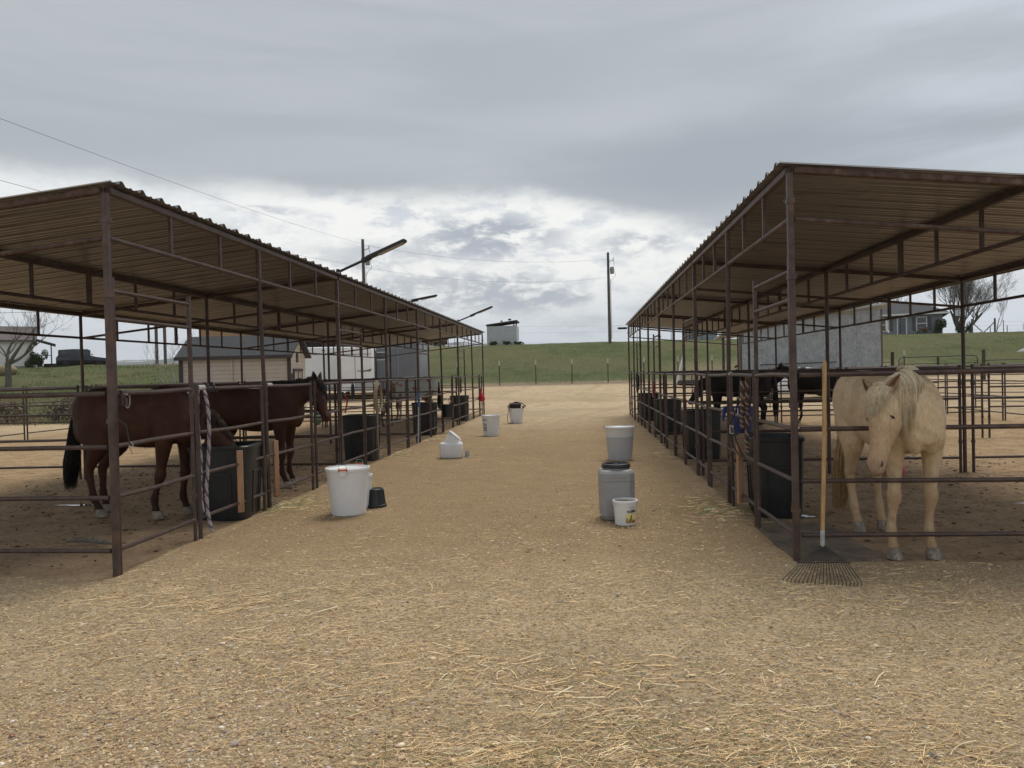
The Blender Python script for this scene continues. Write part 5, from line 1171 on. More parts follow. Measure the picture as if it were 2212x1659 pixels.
def puddle(x, y, rx, ry, label):
    n = 26; z = max(gh(x+rx*.7*math.cos(a), y+ry*.7*math.sin(a)) for a in np.linspace(0, 6, 9)) + .002; vs = [(x, y, z)]
    for k in range(n): a = 6.2832*k/n; f = .75 + .25*math.sin(a*3+x) + .12*math.sin(a*7); vs.append((x+rx*f*math.cos(a), y+ry*f*math.sin(a), z))
    b = MB(); b.add(vs, [(0, 1+k, 1+(k+1) % n) for k in range(n)]); o = b.build('puddle', wm, None); tag(o, label, 'puddle', None, 'structure')
puddle(2.37, 8.35, .11, .12, 'puddle'); puddle(-6.7, 9.4, .30, .06, 'puddle'); puddle(5.0, 9.0, .14, .05, 'puddle'); puddle(-3.1, 11.4, .01, .01, 'puddle') if False else None
b = MB(); b.path([(-5.15, 7.05, .03), (-5.0, 7.1, .035), (-4.72, 7.0, .03), (-4.55, 6.98, .02)], [.012, .022, .018, .008], 7); tag(b.build('stick', bark, None), 'weathered stick lying on the floor of the near left pen', 'stick')
# ---------------------------------------------------------------- background buildings
def siding(name, c, c2, pitch, dark=0.55, axis=2, rough=.7):
    m = bpy.data.materials.new(name); m.use_nodes = True; global nt; nt = m.node_tree; bs = nt.nodes['Principled BSDF']; tcg = N('ShaderNodeTexCoord'); sp_ = N('ShaderNodeSeparateXYZ'); L(tcg.outputs['Object'], sp_.inputs[0])
    fr = M('FRACT', M('DIVIDE', sp_.outputs[axis], pitch)); nn = NOISE(tcg.outputs['Object'], 3, 4)
    line = M('SUBTRACT', 1.0, SS(fr, 0.03, 0.12)); base = MIXC(SS(nn, .35, .65), c, c2)
    L(MIXC(M('MULTIPLY', line, dark), base, tuple(v*.25 for v in c)), bs.inputs['Base Color']); bs.inputs['Roughness'].default_value = rough
    bp = N('ShaderNodeBump'); bp.inputs['Distance'].default_value = .02; L(fr, bp.inputs['Height']); L(bp.outputs[0], bs.inputs['Normal']); return m
beige_sd = siding('beige_siding', (.50, .44, .38), (.46, .40, .345), .19); white_sd = siding('white_siding', (.80, .79, .75), (.74, .73, .69), .20); grey_sd = siding('grey_siding', (.26, .275, .30), (.235, .25, .27), .17, .7)
shingle = pm('grey_shingles', (.066, .068, .074), (.038, .040, .045), 7, .9, .8, 14, stretch=(.6, 3, 3), c3=(.085, .087, .092), s3=12)
brown_sh = pm('brown_shingles', (.15, .125, .12), (.11, .09, .088), 7, .9, .5, 14); dark_trim = pm('dark_trim', (.045, .038, .036), None, rough=.7); white_trim = pm('white_trim', (.72, .72, .71), None, rough=.6)
# beige garden shed
t = thing('garden_shed', 'beige board shed with grey shingle roof behind the left shelter', 'shed', (-15.65, 33.0, gh(-15.6, 33)-.05), R_(4)); hw = 2.48; dp = 2.6; wh = 2.68
b = MB(); b.box((0, dp/2, wh/2), (2*hw-.1, dp, wh)); b.build('wall', beige_sd, t, smooth=0)
for x in (-hw, hw, -.15): b = MB(); b.box((x, -.03, wh/2), (.16 if abs(x) > 1 else .10, .08, wh)); b.build('corner_board', dark_trim if abs(x) > 1 else beige_sd, t)
for s in (-1, 1):
    b = MB(); ys = (-.22, dp/2); zs = (wh-.06, wh+.95)
    if s > 0: ys = (dp+.22, dp/2)
    b.add([(-hw-.2, ys[0], zs[0]), (hw+.2, ys[0], zs[0]), (hw+.2, ys[1], zs[1]), (-hw-.2, ys[1], zs[1]), (-hw-.2, ys[0], zs[0]+.10), (hw+.2, ys[0], zs[0]+.10), (hw+.2, ys[1], zs[1]+.10), (-hw-.2, ys[1], zs[1]+.10)], [(0, 3, 2, 1), (4, 5, 6, 7), (0, 1, 5, 4), (1, 2, 6, 5), (2, 3, 7, 6), (3, 0, 4, 7)]); b.build('roof', shingle, t, smooth=0)
b = MB(); b.box((0, -.24, wh-.02), (2*hw+.42, .05, .16)); b.build('gutter', dark_trim, t)
b = MB(); b.prism([(-hw+.05, wh), (hw-.05, wh)], 0, 0) if False else b.add([(hw-.051, .02, wh), (hw-.051, dp-.02, wh), (hw-.051, dp/2, wh+.93)], [(0, 1, 2)]); b.build('gable', beige_sd, t, smooth=0)
b = MB(); b.box((hw-.03, dp/2, 1.0), (.05, 1.15, 2.0)); d = b.build('door', pm('shed_door', (.33, .29, .24), (.29, .255, .21), 5, .7), t); b = MB(); [b.box((hw-.0, dp/2+y, 1.0), (.03, .06, 2.0)) for y in (-.6, 0, .6)]; b.box((hw, dp/2, 2.05), (.04, 1.4, .12)); f = b.build('frame', dark_trim, d)
b = MB(); b.box((hw-.03, dp/2, 2.62), (.05, .22, .42)); b.build('vent', dark_trim, t)
b = MB(); [b.path([(hw+.02, .32+.09*math.cos(a)*k, 1.65+.24*math.sin(a)*k) for a in np.linspace(0, 6.1, 14)], .016) for k in (.4, .75, 1.05)]; tag(b.build('metal_flower', rusty, t), None)
# horse trailers
tr_w = pm('trailer_white', (.80, .81, .82), (.74, .75, .76), 1.5, .45); tr_g = pm('trailer_grey', (.145, .155, .175), (.12, .13, .15), 1.5, .45)
def trailer(x, y, w_, h_, ln, rz, mt, label, win=False, swoosh=True, lower=None):
    t = thing('horse_trailer', label, 'trailer', (x, y, gh(x, y)), rz, 'horse trailers parked behind the left pens'); z0 = .45; n = []
    def ring(yy, k, kz): 
        hw_, zt = w_/2*k, z0 + (h_-z0)*kz; c = .22*k
        return [V3(px, yy, pz) for px, pz in ((-hw_, z0), (hw_, z0), (hw_, zt-c), (hw_-c*.3, zt-c*.3), (hw_-c, zt), (-hw_+c, zt), (-hw_+c*.3, zt-c*.3), (-hw_, zt-c))]
    b = MB(); b.rings([ring(0, .97, .985), ring(.10, 1, 1), ring(ln-.1, 1, 1), ring(ln, .97, .985)]); b.build('body', mt, t, smooth=30)
    b = MB(); b.tube((-w_/2*.92, -.012, h_-.42), (w_/2*.92, -.012, h_-.42), .014); b.tube((.05, -.012, z0+.05), (.05, -.012, h_-.45), .010); b.box((0, -.02, h_-.2), (.16, .02, .05)); b.build('trim', dark_trim if mt is tr_w else steel, t)
    b = MB(); b.box((w_*.02+w_*.24, -.006, z0+.35), (w_*.47, .012, .6)); b.build('lower_panel', pm('trailer_kick_panel', (.42, .43, .44), (.36, .37, .38), 4, .5), t)
    if swoosh: b = MB(); b.path([(.15, -.02, 1.62), (.55, -.022, 1.60), (.85, -.022, 1.64), (.98, -.022, 1.72), (.86, -.022, 1.60), (.70, -.022, 1.63)], [.012, .03, .035, .02, .035, .01], 6); b.build('emblem', dark_trim, t)
    if win: b = MB(); b.box((-w_*.37, -.01, h_-.85), (w_*.20, .03, .42)); b.build('window', glass, t); b = MB(); [b.box((-w_*.37, -.02, h_-.85+q), (w_*.22, .03, .035)) for q in (-.22, .22)]; b.build('window_frame', white_trim, t)
    for s in (-1, 1):
        b = MB(); yy = ln*.55; b.tube((s*(w_/2-.02), yy, .36), (s*(w_/2+.17), yy, .36), .36, n=22); b.build('wheel', rubber, t)
    b = MB(); b.tube((0, .2, .5), (0, -1.0, .52), .045, sq=True); b.tube((-.5, .2, .5), (0, -.8, .52), .035, sq=True); b.tube((.5, .2, .5), (0, -.8, .52), .035, sq=True); b.build('tongue', steel, t)
    b = MB(); b.tube((0, -.75, .75), (0, -.75, .08), .035); b.box((0, -.75, .05), (.22, .22, .08)); b.build('jack', steel, t)
trailer(-14.75, 42.3, 2.15, 3.0, 3.2, R_(12), tr_w, 'white horse trailer with dark round window next to the beige shed', swoosh=False)
b = MB(); b.tube((-15.6, 41.93, 2.1), (-15.6, 41.99, 2.1), .22, n=18) if False else None
trailer(-12.75, 41.6, 2.05, 2.98, 3.4, R_(8), tr_w, 'middle white horse trailer with a black swoosh on its face')
trailer(-10.65, 43.2, 2.5, 3.2, 4.6, R_(4), tr_g, 'dark grey horse trailer with a small window at its left', win=True, swoosh=False)
# tan building and dark annex on the left hill
def block(name, label, cat, x, y, w_, d_, z0, z1, mt, roof=None, rh=.4, shed_roof=0.0, rz=0):
    t = thing(name, label, cat, (x, y, 0), rz); b = MB(); b.box((0, d_/2, (z0+z1)/2), (w_, d_, z1-z0)); b.build('wall', mt, t, smooth=0)
    b = MB(); b.add([(-w_/2-.3, -.3, z1), (w_/2+.3, -.3, z1+shed_roof), (w_/2+.3, d_+.3, z1+shed_roof), (-w_/2-.3, d_+.3, z1), (-w_/2-.3, -.3, z1+.18), (w_/2+.3, -.3, z1+.18+shed_roof), (w_/2+.3, d_+.3, z1+.18+shed_roof), (-w_/2-.3, d_+.3, z1+.18)], [(0, 3, 2, 1), (4, 5, 6, 7), (0, 1, 5, 4), (1, 2, 6, 5), (2, 3, 7, 6), (3, 0, 4, 7)]); b.build('roof', roof or brown_sh, t, smooth=0); return t
tan_w = pm('tan_stucco', (.44, .265, .155), (.38, .225, .13), .8, .9)
t = block('tan_building', 'tan flat walled building rising behind the beige shed', 'building', -28.4, 60, 6.2, 6, 2.0, 6.95, tan_w, shed_roof=.6)
t = block('dark_annex', 'low dark open annex right of the tan building', 'building', -22.6, 60.5, 4.6, 5, 2.0, 5.5, pm('annex_dark', (.05, .04, .035), (.03, .024, .02), 2, .9))
for x in (-24.9, -20.9): b = MB(); b.box((x+22.6, -.1, 3.8), (.45, .3, 3.6)); b.build('pillar', pm('brown_pillar', (.13, .085, .06), (.10, .065, .045), 2, .9), t)
stone = pm('mottled_stone', (.36, .34, .32), (.20, .19, .18), 2.2, .95, .4, 6, c3=(.12, .09, .07), s3=3)
t = block('stone_ruin', 'mottled pale stone wall on the rise above the white trailers', 'building', -18.6, 60, 2.6, 2, 2.5, 5.3, stone); b = MB(); b.box((2.6, .4, 4.3), (2.6, 1.2, 2.4)); b.build('lean_to', pm('annex_brown', (.09, .06, .05), (.06, .04, .035), 2, .9), t)
brush_m = pm('dry_brush', (.85, .85, .85), (1.15, 1.15, 1.15), 8, .95, attr='Col')
def leaf_cloud(name, pts, size, pal, mt, aspect=.55, up=0.0):
    n = len(pts); nr = rng.normal(0, 1, (n, 3)); nr /= np.linalg.norm(nr, axis=1)[:, None]; a = np.cross(nr, rng.normal(0, 1, (n, 3))); a /= np.linalg.norm(a, axis=1)[:, None]
    if up: a = a*(1-up) + np.array([0, 0, 1])*up; a /= np.linalg.norm(a, axis=1)[:, None]
    c_ = np.cross(nr, a); s = size*(.5+rng.random((n, 1))); P_ = np.array(pts)
    V = np.stack([P_-a*s, P_+c_*s*aspect, P_+a*s, P_-c_*s*aspect], 1).reshape(-1, 3); F = np.arange(n*4).reshape(-1, 4); pal = np.array(pal); col = pal[rng.choice(len(pal), n)]*(.7+rng.random((n, 1))*.6)
    o = soup(name, V, F, np.repeat(col, 4, 0), mt); return o
def shrub(x, y, r, h, label, pal, n=500, size=.10, name='shrub', z=None, cat='shrub', group=None, stems=7):
    z0 = gh(x, y) if z is None else z; t = thing(name, label, cat, (x, y, z0), 0, group); cl = [(rng.normal(0, r*.45), rng.normal(0, r*.35), h*(.25+.6*rng.random())) for _ in range(9)]; pts = []
    for i in range(n):
        c_ = cl[i % 9]; v = rng.normal(0, 1, 3); v /= np.linalg.norm(v); q = r*.42*rng.random()**.33; pts.append((c_[0]+v[0]*q, c_[1]+v[1]*q, max(.02, c_[2]+v[2]*q*h/r*.8)))
    o = leaf_cloud('foliage', pts, size, pal, brush_m); o.parent = t; b = MB()
    for i in range(stems): c_ = cl[i]; b.path([(rng.normal(0, .05), rng.normal(0, .05), 0), (c_[0]*.5, c_[1]*.5, c_[2]*.5), c_], [.03, .02, .006], 5)
    b.build('stem', bark, t); return t
DRY = [(.20, .15, .10), (.14, .11, .08), (.27, .21, .14), (.10, .10, .06), (.24, .14, .08)]; GRN = [(.05, .07, .025), (.035, .05, .02), (.08, .095, .035)]
for i, (x, y, r, h) in enumerate(((-22.5, 56, 1.6, 1.3), (-20.2, 57, 1.8, 1.5), (-18, 56, 1.6, 1.2), (-24.6, 55, 1.4, 1.0))): shrub(x, y, r, h, f'dry brown brush on the rise above the trailers, {ORD[i]} clump from the right' if False else ('dry brush clump below the dark annex', 'tallest dry brush clump above the white trailers', 'dry brush clump below the pale stone wall', 'dry brush clump at the foot of the tan building')[i], DRY, 700, .16, group='brush clumps on the left rise')
# white house far left with leaning ivy and carport frame
t = thing('white_house', 'white board house with brown roof at the left edge behind the bare tree', 'house', (-54.0-6*math.cos(R_(37)), 70-6*math.sin(R_(37)), gh(-56, 68)-.1), R_(37)); g0 = 0
b = MB(); b.box((0, 4, 1.45), (12, 8, 2.9)); b.build('wall', white_sd, t, smooth=0); b = MB(); b.box((0, 4, .12), (12.06, 8.06, .5)); b.build('foundation', stone, t, smooth=0)
for s in (0, 1):
    ya, yb = ((-.5, 4), (8.5, 4))[s]; b = MB(); b.add([(-6.4, ya, 2.75), (6.4, ya, 2.75), (6.4, yb, 4.35), (-6.4, yb, 4.35), (-6.4, ya, 2.93), (6.4, ya, 2.93), (6.4, yb, 4.53), (-6.4, yb, 4.53)], [(0, 3, 2, 1), (4, 5, 6, 7), (0, 1, 5, 4), (1, 2, 6, 5), (2, 3, 7, 6), (3, 0, 4, 7)]); b.build('roof', brown_sh, t, smooth=0)
b = MB(); b.add([(6.0, .05, 2.9), (6.0, 7.95, 2.9), (6.0, 4, 4.4)], [(0, 1, 2)]); b.build('gable', white_sd, t, smooth=0)
b = MB(); b.box((6.0, -.04, 1.3), (.18, .1, 2.7)); b.build('corner_board', pm('straw_trim', (.5, .45, .28), None), t)
b = MB(); b.box((-1.4, .9, 3.45), (.5, .4, .12)); b.build('vent', white_trim, t)
t = thing('carport', 'thin dark carport frame beside the white house', 'carport', (-53.9, 70.4, gh(-53.9, 70)), R_(37)); b = MB(); b.add([(0, 0, 2.9), (1.7, 0, 2.35), (1.7, 3, 2.35), (0, 3, 2.9), (0, 0, 3.05), (1.7, 0, 2.5), (1.7, 3, 2.5), (0, 3, 3.05)], [(0, 3, 2, 1), (4, 5, 6, 7), (0, 1, 5, 4), (1, 2, 6, 5), (2, 3, 7, 6), (3, 0, 4, 7)]); b.build('roof', dark_trim, t, smooth=0)
b = MB(); b.tube((1.3, 0, 0), (1.3, 0, 2.4), .06); b.tube((.3, 0, 1.35), (1.3, 0, 1.35), .035); b.build('post', pm('blue_steel_post', (.10, .12, .17), None), t)
shrub(-53.4, 69.9, .75, 1.7, 'dark ivy mound against the corner of the white house', GRN, 2600, .07)
b = MB(); b.box((-51.2, 70.6, gh(-51, 70)+.3), (4.0, .2, .5), bev=.02); tag(b.build('low_wall', dark_trim, None), 'low dark wall between the white house and the black car', 'wall')
# cars
def car(x, y, ln, w_, h_, rz, paint, label, stations, name='car', wheel_r=.33, tail=(.5, .01, .015), scale_z=None):
    """stations: (x fraction, belt height, roof height, cabin inset)"""
    t = thing(name, label, 'car', (x, y, gh(x, y)+.06), rz); b = MB(); rr = []
    for f, zb, zt, k in stations:
        X_ = (f-.5)*ln; hw_ = w_/2*k
        rr.append([V3(X_, py, pz) for py, pz in ((-hw_*.9, .22), (hw_*.9, .22), (hw_, .38), (hw_, zb-.12), (hw_*.94, zb), (-hw_*.94, zb), (-hw_, zb-.12), (-hw_, .38))])
    b.rings(rr); body = b.build('body', paint, t, smooth=40); b = MB(); rr = []
    for f, zb, zt, k in stations:
        if zt > zb + .02:
            X_ = (f-.5)*ln; hw_ = w_/2*k; rr.append([V3(X_, py, pz) for py, pz in ((-hw_*.92, zb-.02), (hw_*.92, zb-.02), (hw_*.80, zt-.05), (hw_*.70, zt), (-hw_*.70, zt), (-hw_*.80, zt-.05))])
    b.rings(rr); b.build('cabin', paint, t, smooth=30)
    top = [(f, zb, zt, k) for f, zb, zt, k in stations if zt > zb + .25]; f0, f1 = top[0][0], top[-1][0]
    def side_pt(f, q, s_, out=.012):
        js = [(st[0], st[1], st[2], st[3]) for st in stations]
        for j in range(len(js)-1):
            if js[j][0] <= f <= js[j+1][0]: u = (f-js[j][0])/(js[j+1][0]-js[j][0]); zb, zt, k = [js[j][c_]*(1-u)+js[j+1][c_]*u for c_ in (1, 2, 3)]; break
        z = zb + (zt-.05-zb)*q; hw_ = w_/2*k*(.92*(1-q)+.80*q); return V3((f-.5)*ln, s_*(hw_+out), z)
    for s_ in (-1, 1):
        for fa, fb in ((f0+.045, (f0+f1)/2-.012), ((f0+f1)/2+.018, f1-.02)):
            b = MB(); b.add([side_pt(fa, .14, s_), side_pt(fb, .14, s_), side_pt(fb, .88, s_), side_pt(fa, .88, s_)] + [side_pt(fa, .14, s_, -.02), side_pt(fb, .14, s_, -.02), side_pt(fb, .88, s_, -.02), side_pt(fa, .88, s_, -.02)], [(0, 1, 2, 3), (0, 4, 5, 1), (1, 5, 6, 2), (2, 6, 7, 3), (3, 7, 4, 0)]); b.build('window', glass, t, smooth=0)
    fr_ = [st for st in stations if st[0] > f1][0]; b = MB(); za = top[-1][2]
    b.add([V3((fr_[0]-.5)*ln+.005, y_*w_*.40, fr_[1]+.05) for y_ in (-1, 1)] + [V3((f1-.5)*ln+.03, y_*w_*.34, za-.06) for y_ in (1, -1)], [(0, 1, 2, 3)]); b.build('windshield', glass, t, smooth=0)
    X_ = (f0-.5)*ln; b = MB(); b.add([V3(X_-.03, y_*w_*.36, top[0][1]+.08) for y_ in (-1, 1)] + [V3(X_-.012, y_*w_*.33, top[0][2]-.08) for y_ in (1, -1)], [(3, 2, 1, 0)]); b.build('rear_window', glass, t, smooth=0)
    for s in (-1, 1):
        b = MB(); b.tube(side_pt(f0+.02, -.25, s, .0), side_pt(f1+.03, -.25, s, .0), .012); b.build('trim', dark_trim, t)
    for fx in (.19, .80):
        for s in (-1, 1):
            X_ = (fx-.5)*ln; b = MB(); b.tube((X_, s*(w_/2-.20), wheel_r), (X_, s*(w_/2+.012), wheel_r), wheel_r, n=24); wv = b.build('wheel', rubber, t, smooth=40)
            b = MB(); [b.tube((X_, s*(w_/2+.02), wheel_r), (X_+wheel_r*.62*math.cos(a), s*(w_/2+.02), wheel_r+wheel_r*.62*math.sin(a)), .022) for a in np.linspace(0, 6.2832, 6)[:-1]]; b.build('rim', dark_trim if paint.name.startswith('black') else steel, wv)
    for s in (-1, 1):
        b = MB(); b.box((-ln*.478, s*w_*.40, stations[1][1]-.16), (.10, w_*.16, .13), bev=.02); b.build('tail_light', pm('tail_red', (.55, .012, .015), None, rough=.3), t)
        b = MB(); b.box((ln*.470, s*w_*.38, .70), (.16, w_*.16, .12), bev=.03); b.build('headlight', pm('headlamp', (.7, .7, .7), None, rough=.15), t)
        b = MB(); b.box((ln*.16, s*(w_/2+.09), stations[3][1]+.06), (.12, .14, .10), bev=.03); b.build('mirror', paint, t)
    return t
bk = pm('black_paint', (.014, .016, .022), None, rough=.22, spec=.6); wp = pm('white_paint', (.72, .73, .75), None, rough=.25, spec=.6)
car(-48.35, 69.6, 4.55, 1.75, 1.78, R_(32), bk, 'black boxy wagon parked on the grass rise at far left', [(0, .95, .95, .90), (.02, 1.03, 1.05, .97), (.045, 1.22, 1.70, 1), (.30, 1.20, 1.78, 1), (.58, 1.17, 1.76, 1), (.63, 1.14, 1.66, 1), (.74, .99, 1.01, 1), (.95, .86, .86, .97), (1, .66, .66, .88)])
car(10.15, 37.0, 4.55, 1.8, 1.42, R_(180), wp, 'white sedan with red tail light parked behind the black horses', [(0, .80, .80, .88), (.03, .98, .98, .96), (.15, 1.0, 1.02, 1), (.28, .97, 1.36, 1), (.42, .95, 1.42, 1), (.58, .93, 1.38, 1), (.74, .92, .94, 1), (.95, .74, .74, .96), (1, .55, .55, .86)])
# grey board shelter behind the right pens
osb = pm('grey_board', (.34, .365, .385), (.26, .28, .30), 1.6, .85, .15, 20, stretch=(2.2, 1, 1.4), c3=(.19, .195, .20), s3=5, t3=(.5, .7), lo=.40, hi=.60, detail=9)
t = thing('board_shelter', 'large shelter walled in weathered blue grey boards behind the right pens', 'shelter', (0, 41.2, 0), 0); xs_ = [8.55, 9.6, 11.32, 13.04, 14.45, 15.68]
zb0 = gh(12, 41)
for i in range(5):
    for k, (za, zt_) in enumerate(((zb0+.35, 3.02), (3.03, 4.02+.27*0))):
        tp = zt_ if k == 0 else 3.5 + (i+1)*.20
        b = MB(); b.box(((xs_[i]+xs_[i+1])/2, 0, (za+tp)/2), (xs_[i+1]-xs_[i]-.02, .03, tp-za)); b.build('wall_board', osb, t, smooth=0)
for x in (8.5, 12.1, 15.72): b = MB(); b.box((x, .12, 2.3), (.14, .14, 4.4)); b.box((x, 5.0, 2.0), (.14, .14, 3.6)); b.build('post', wood_pole, t)
b = MB(); b.add([(8.1, -.5, 3.75), (16.3, -.5, 4.75), (16.3, 6, 4.2), (8.1, 6, 3.3), (8.1, -.5, 3.85), (16.3, -.5, 4.85), (16.3, 6, 4.3), (8.1, 6, 3.4)], [(0, 3, 2, 1), (4, 5, 6, 7), (0, 1, 5, 4), (1, 2, 6, 5), (2, 3, 7, 6), (3, 0, 4, 7)]); b.build('roof', pm('tin_roof', (.42, .43, .42), (.33, .33, .32), 2, .5, metal=.3), t, smooth=0)
b = MB(); b.tube((9.4, -.3, 1.72), (13.3, -.3, 1.78), .03); b.build('rail', dark_trim, t); b = MB(); b.path([(15.9, -.2, 3.9), (15.9, -.2, 3.4), (16.0, -.2, 3.25)], .05); b.build('downpipe', white_trim, t)
# grey house on the right hill
hz = gh(36, 86); t = thing('grey_house', 'grey sided house with white framed windows on the right hill', 'house', (35.0, 87, hz-.1), R_(-20)); W2 = 4.25
b = MB(); b.box((-3, 4, 1.3), (14.5, 8, 2.6)); b.build('wall', grey_sd, t, smooth=0)
b = MB(); b.add([(-10.8, -.6, 2.55), (4.9, -.6, 2.55), (4.9, 8.6, 2.55), (-10.8, 8.6, 2.55), (-8, 4, 4.05), (2.3, 4, 4.05), (-10.8, -.6, 2.42), (4.9, -.6, 2.42), (4.9, 8.6, 2.42), (-10.8, 8.6, 2.42)], [(0, 1, 5, 4), (1, 2, 5), (2, 3, 4, 5), (3, 0, 4), (6, 9, 8, 7), (0, 6, 7, 1), (1, 7, 8, 2), (2, 8, 9, 3), (3, 9, 6, 0)]); b.build('roof', shingle, t, smooth=0)
b = MB(); b.box((-3, -.63, 2.48), (15.8, .06, .18)); b.build('gutter', white_trim, t)
def hwin(x, w_, z0, z1):
    b = MB(); b.box((x, -.02, (z0+z1)/2), (w_, .06, z1-z0)); wv = b.build('window', glass, t, smooth=0); b = MB()
    for X_ in (x-w_/2, x+w_/2): b.box((X_, -.05, (z0+z1)/2), (.09, .07, z1-z0+.1))
    for Z_ in (z0, (z0+z1)/2, z1): b.box((x, -.055, Z_), (w_+.09, .07, .09))
    b.build('frame', white_trim, wv)
    for s in (-1, 1): b = MB(); b.box((x+s*(w_/2+.24), -.04, (z0+z1)/2), (.34, .05, z1-z0+.05)); b.build('shutter', pm('shutter', (.10, .095, .10), None, rough=.7), t)
hwin(-1.45, .98, .75, 2.15); hwin(2.25, .98, .75, 2.15)
b = MB(); b.box((.35, -.03, 1.1), (.80, .08, 2.1)); dr_ = b.build('door', glass, t, smooth=0); b = MB(); [b.box((.35+s*.44, -.06, 1.1), (.12, .08, 2.2)) for s in (-1, 1)]; b.box((.35, -.06, 2.2), (1.0, .08, .12)); b.build('frame', white_trim, dr_)
b = MB(); b.box((.7, -.7, .1), (1.3, .9, .3)); b.build('step', stone, t)
b = MB(); b.lathe([(.45, 0), (.5, .3), (.4, .32)], n=16); tag(b.build('planter', pm('teal_planter', (.06, .09, .12), None), None, loc=(36.6, 84.9, gh(36.6, 84.9))), 'blue grey planter by the grey house door', 'planter')
shrub(38.3, 84.8, .75, 1.5, 'rounded dark green shrub at the right corner of the grey house', GRN, 1600, .08); shrub(36.9, 84.9, .6, .9, 'low brown shrub between the door and window of the grey house', DRY, 700, .07)
shrub(40.7, 85.5, .5, 1.3, 'loose green shrub just right of the grey house', GRN, 700, .07); shrub(41.7, 85.5, .3, 1.2, 'slim dark cone shrub right of the loose shrub', GRN, 600, .06)
# ---------------------------------------------------------------- trees
def tree(name, label, x, y, h, spread, trunk_r, seed, mt=bark, levels=5, trunks=1, leaves=None, fork=.22, lean=(0, 0), up=.35, nb=(3, 4), minr=.006, group=None, droop=0.0, z=None, limbs=None):
    rnd = random.Random(seed); t = thing(name, label, 'tree', (x, y, (gh(x, y) if z is None else z)-.05), 0, group); tb = MB(); cb = MB(); tips = []
    def grow(p, d, ln, r, lv, b):
        n = 5; pts = [p]; rs = [r]; q = p.copy(); dd = d.copy()
        for i in range(n):
            dd = (dd + V3(rnd.gauss(0, .13), rnd.gauss(0, .13), rnd.gauss(0, .09) + (.05 if not droop else -droop*(levels-lv)/levels)*(1 if lv < levels else 0))).normalized(); q = q + dd*(ln/n); pts.append(q.copy()); rs.append(max(minr*.6, r*(1-.45*(i+1)/n)))
        b.path(pts, rs, 7 if r > .03 else (5 if r > .012 else 3), caps=r > .02)
        if lv <= 0: tips.append(q.copy()); return
        k = rnd.randint(*nb)
        for i in range(k):
            a = rnd.random()*6.283; f = rnd.uniform(.45, 1.0) if i else 1.0; base = pts[min(5, int(f*5))]; rr_ = rs[min(5, int(f*5))]
            sd, upv = MB().frame(dd); w_ = rnd.uniform(.45, 1.0)*spread if i else .25*spread; nd = (dd + (sd*math.cos(a) + upv*math.sin(a))*w_ + V3(0, 0, up*.3)).normalized()
            grow(base, nd, ln*rnd.uniform(.58, .82), max(minr, rr_*rnd.uniform(.5, .72)), lv-1, cb)
    if limbs:
        tb.path([V3(0, 0, 0), V3(.02, 0, h*.13), V3(.0, 0, h*.27)], [trunk_r*1.15, trunk_r, trunk_r*.95], 10)
        for (d, ln, r) in limbs: grow(V3(0, 0, h*.25), V3(*d).normalized(), ln, r, levels, tb)
    else:
        for k in range(trunks):
            a = 6.283*k/trunks + .5; d = V3(lean[0] + (.35*math.cos(a) if trunks > 1 else 0), lean[1] + (.35*math.sin(a) if trunks > 1 else 0), 1).normalized(); grow(V3(0, 0, 0), d, h*fork*1.6, trunk_r, levels, tb)
    tb.build('trunk', mt, t); cb.build('crown', mt, t)
    if leaves:
        pal, n, size, rad = leaves; pts = []
        for i in range(n):
            c_ = tips[rnd.randrange(len(tips))]; pts.append((c_.x+rng.normal(0, rad), c_.y+rng.normal(0, rad), c_.z+rng.normal(0, rad)))
        o = leaf_cloud('leaves', pts, size, pal, brush_m); o.parent = t
    return t
tree('bare_tree', 'bare low branching tree spreading wide in front of the white house', -37.2, 46, 6.0, .95, .19, 5, levels=5, limbs=[((.85, .1, .62), 1.9, .13), ((-.45, .1, 1.0), 1.7, .11), ((.15, -.2, 1), 1.3, .06), ((1.0, -.1, .28), 1.9, .11)], up=.62, nb=(2, 3), minr=.007)
tree('sapling', 'bare pale barked young tree just left of the beige shed', -22.2, 40, 3.6, .6, .07, 9, mt=pm('pale_bark', (.36, .34, .31), (.26, .25, .23), 8, .9), levels=4, trunks=3, fork=.3, up=.6, nb=(2, 3), minr=.006)
BUD = [(.30, .28, .16), (.22, .21, .12), (.36, .30, .22), (.18, .16, .10)]
tree('budding_tree', 'large many trunked tree with opening buds on the hill right of the house', 45.4, 95, 8.6, .80, .20, 21, levels=5, trunks=6, fork=.25, up=.5, nb=(3, 4), minr=.010, leaves=(BUD, 4200, .045, .30), z=gh(45, 90))
tree('sapling', 'slender bare young tree far right on the hill crest', 46.8, 90, 4.2, .55, .06, 31, levels=4, fork=.30, up=.7, nb=(3, 4), minr=.008)
for i, (x, y) in enumerate(((30.5, 97), (34, 99), (37.5, 98))): tree('bare_tree', ('bare tree showing over the left end of the grey house roof', 'bare tree behind the middle of the grey house roof', 'bare tree behind the right end of the grey house roof')[i], x, y, 6.2+i*.3, .6, .16, 41+i, levels=4, trunks=2, fork=.28, up=.6, nb=(3, 4), minr=.014, group='bare trees behind the grey house', z=gh(36, 88))
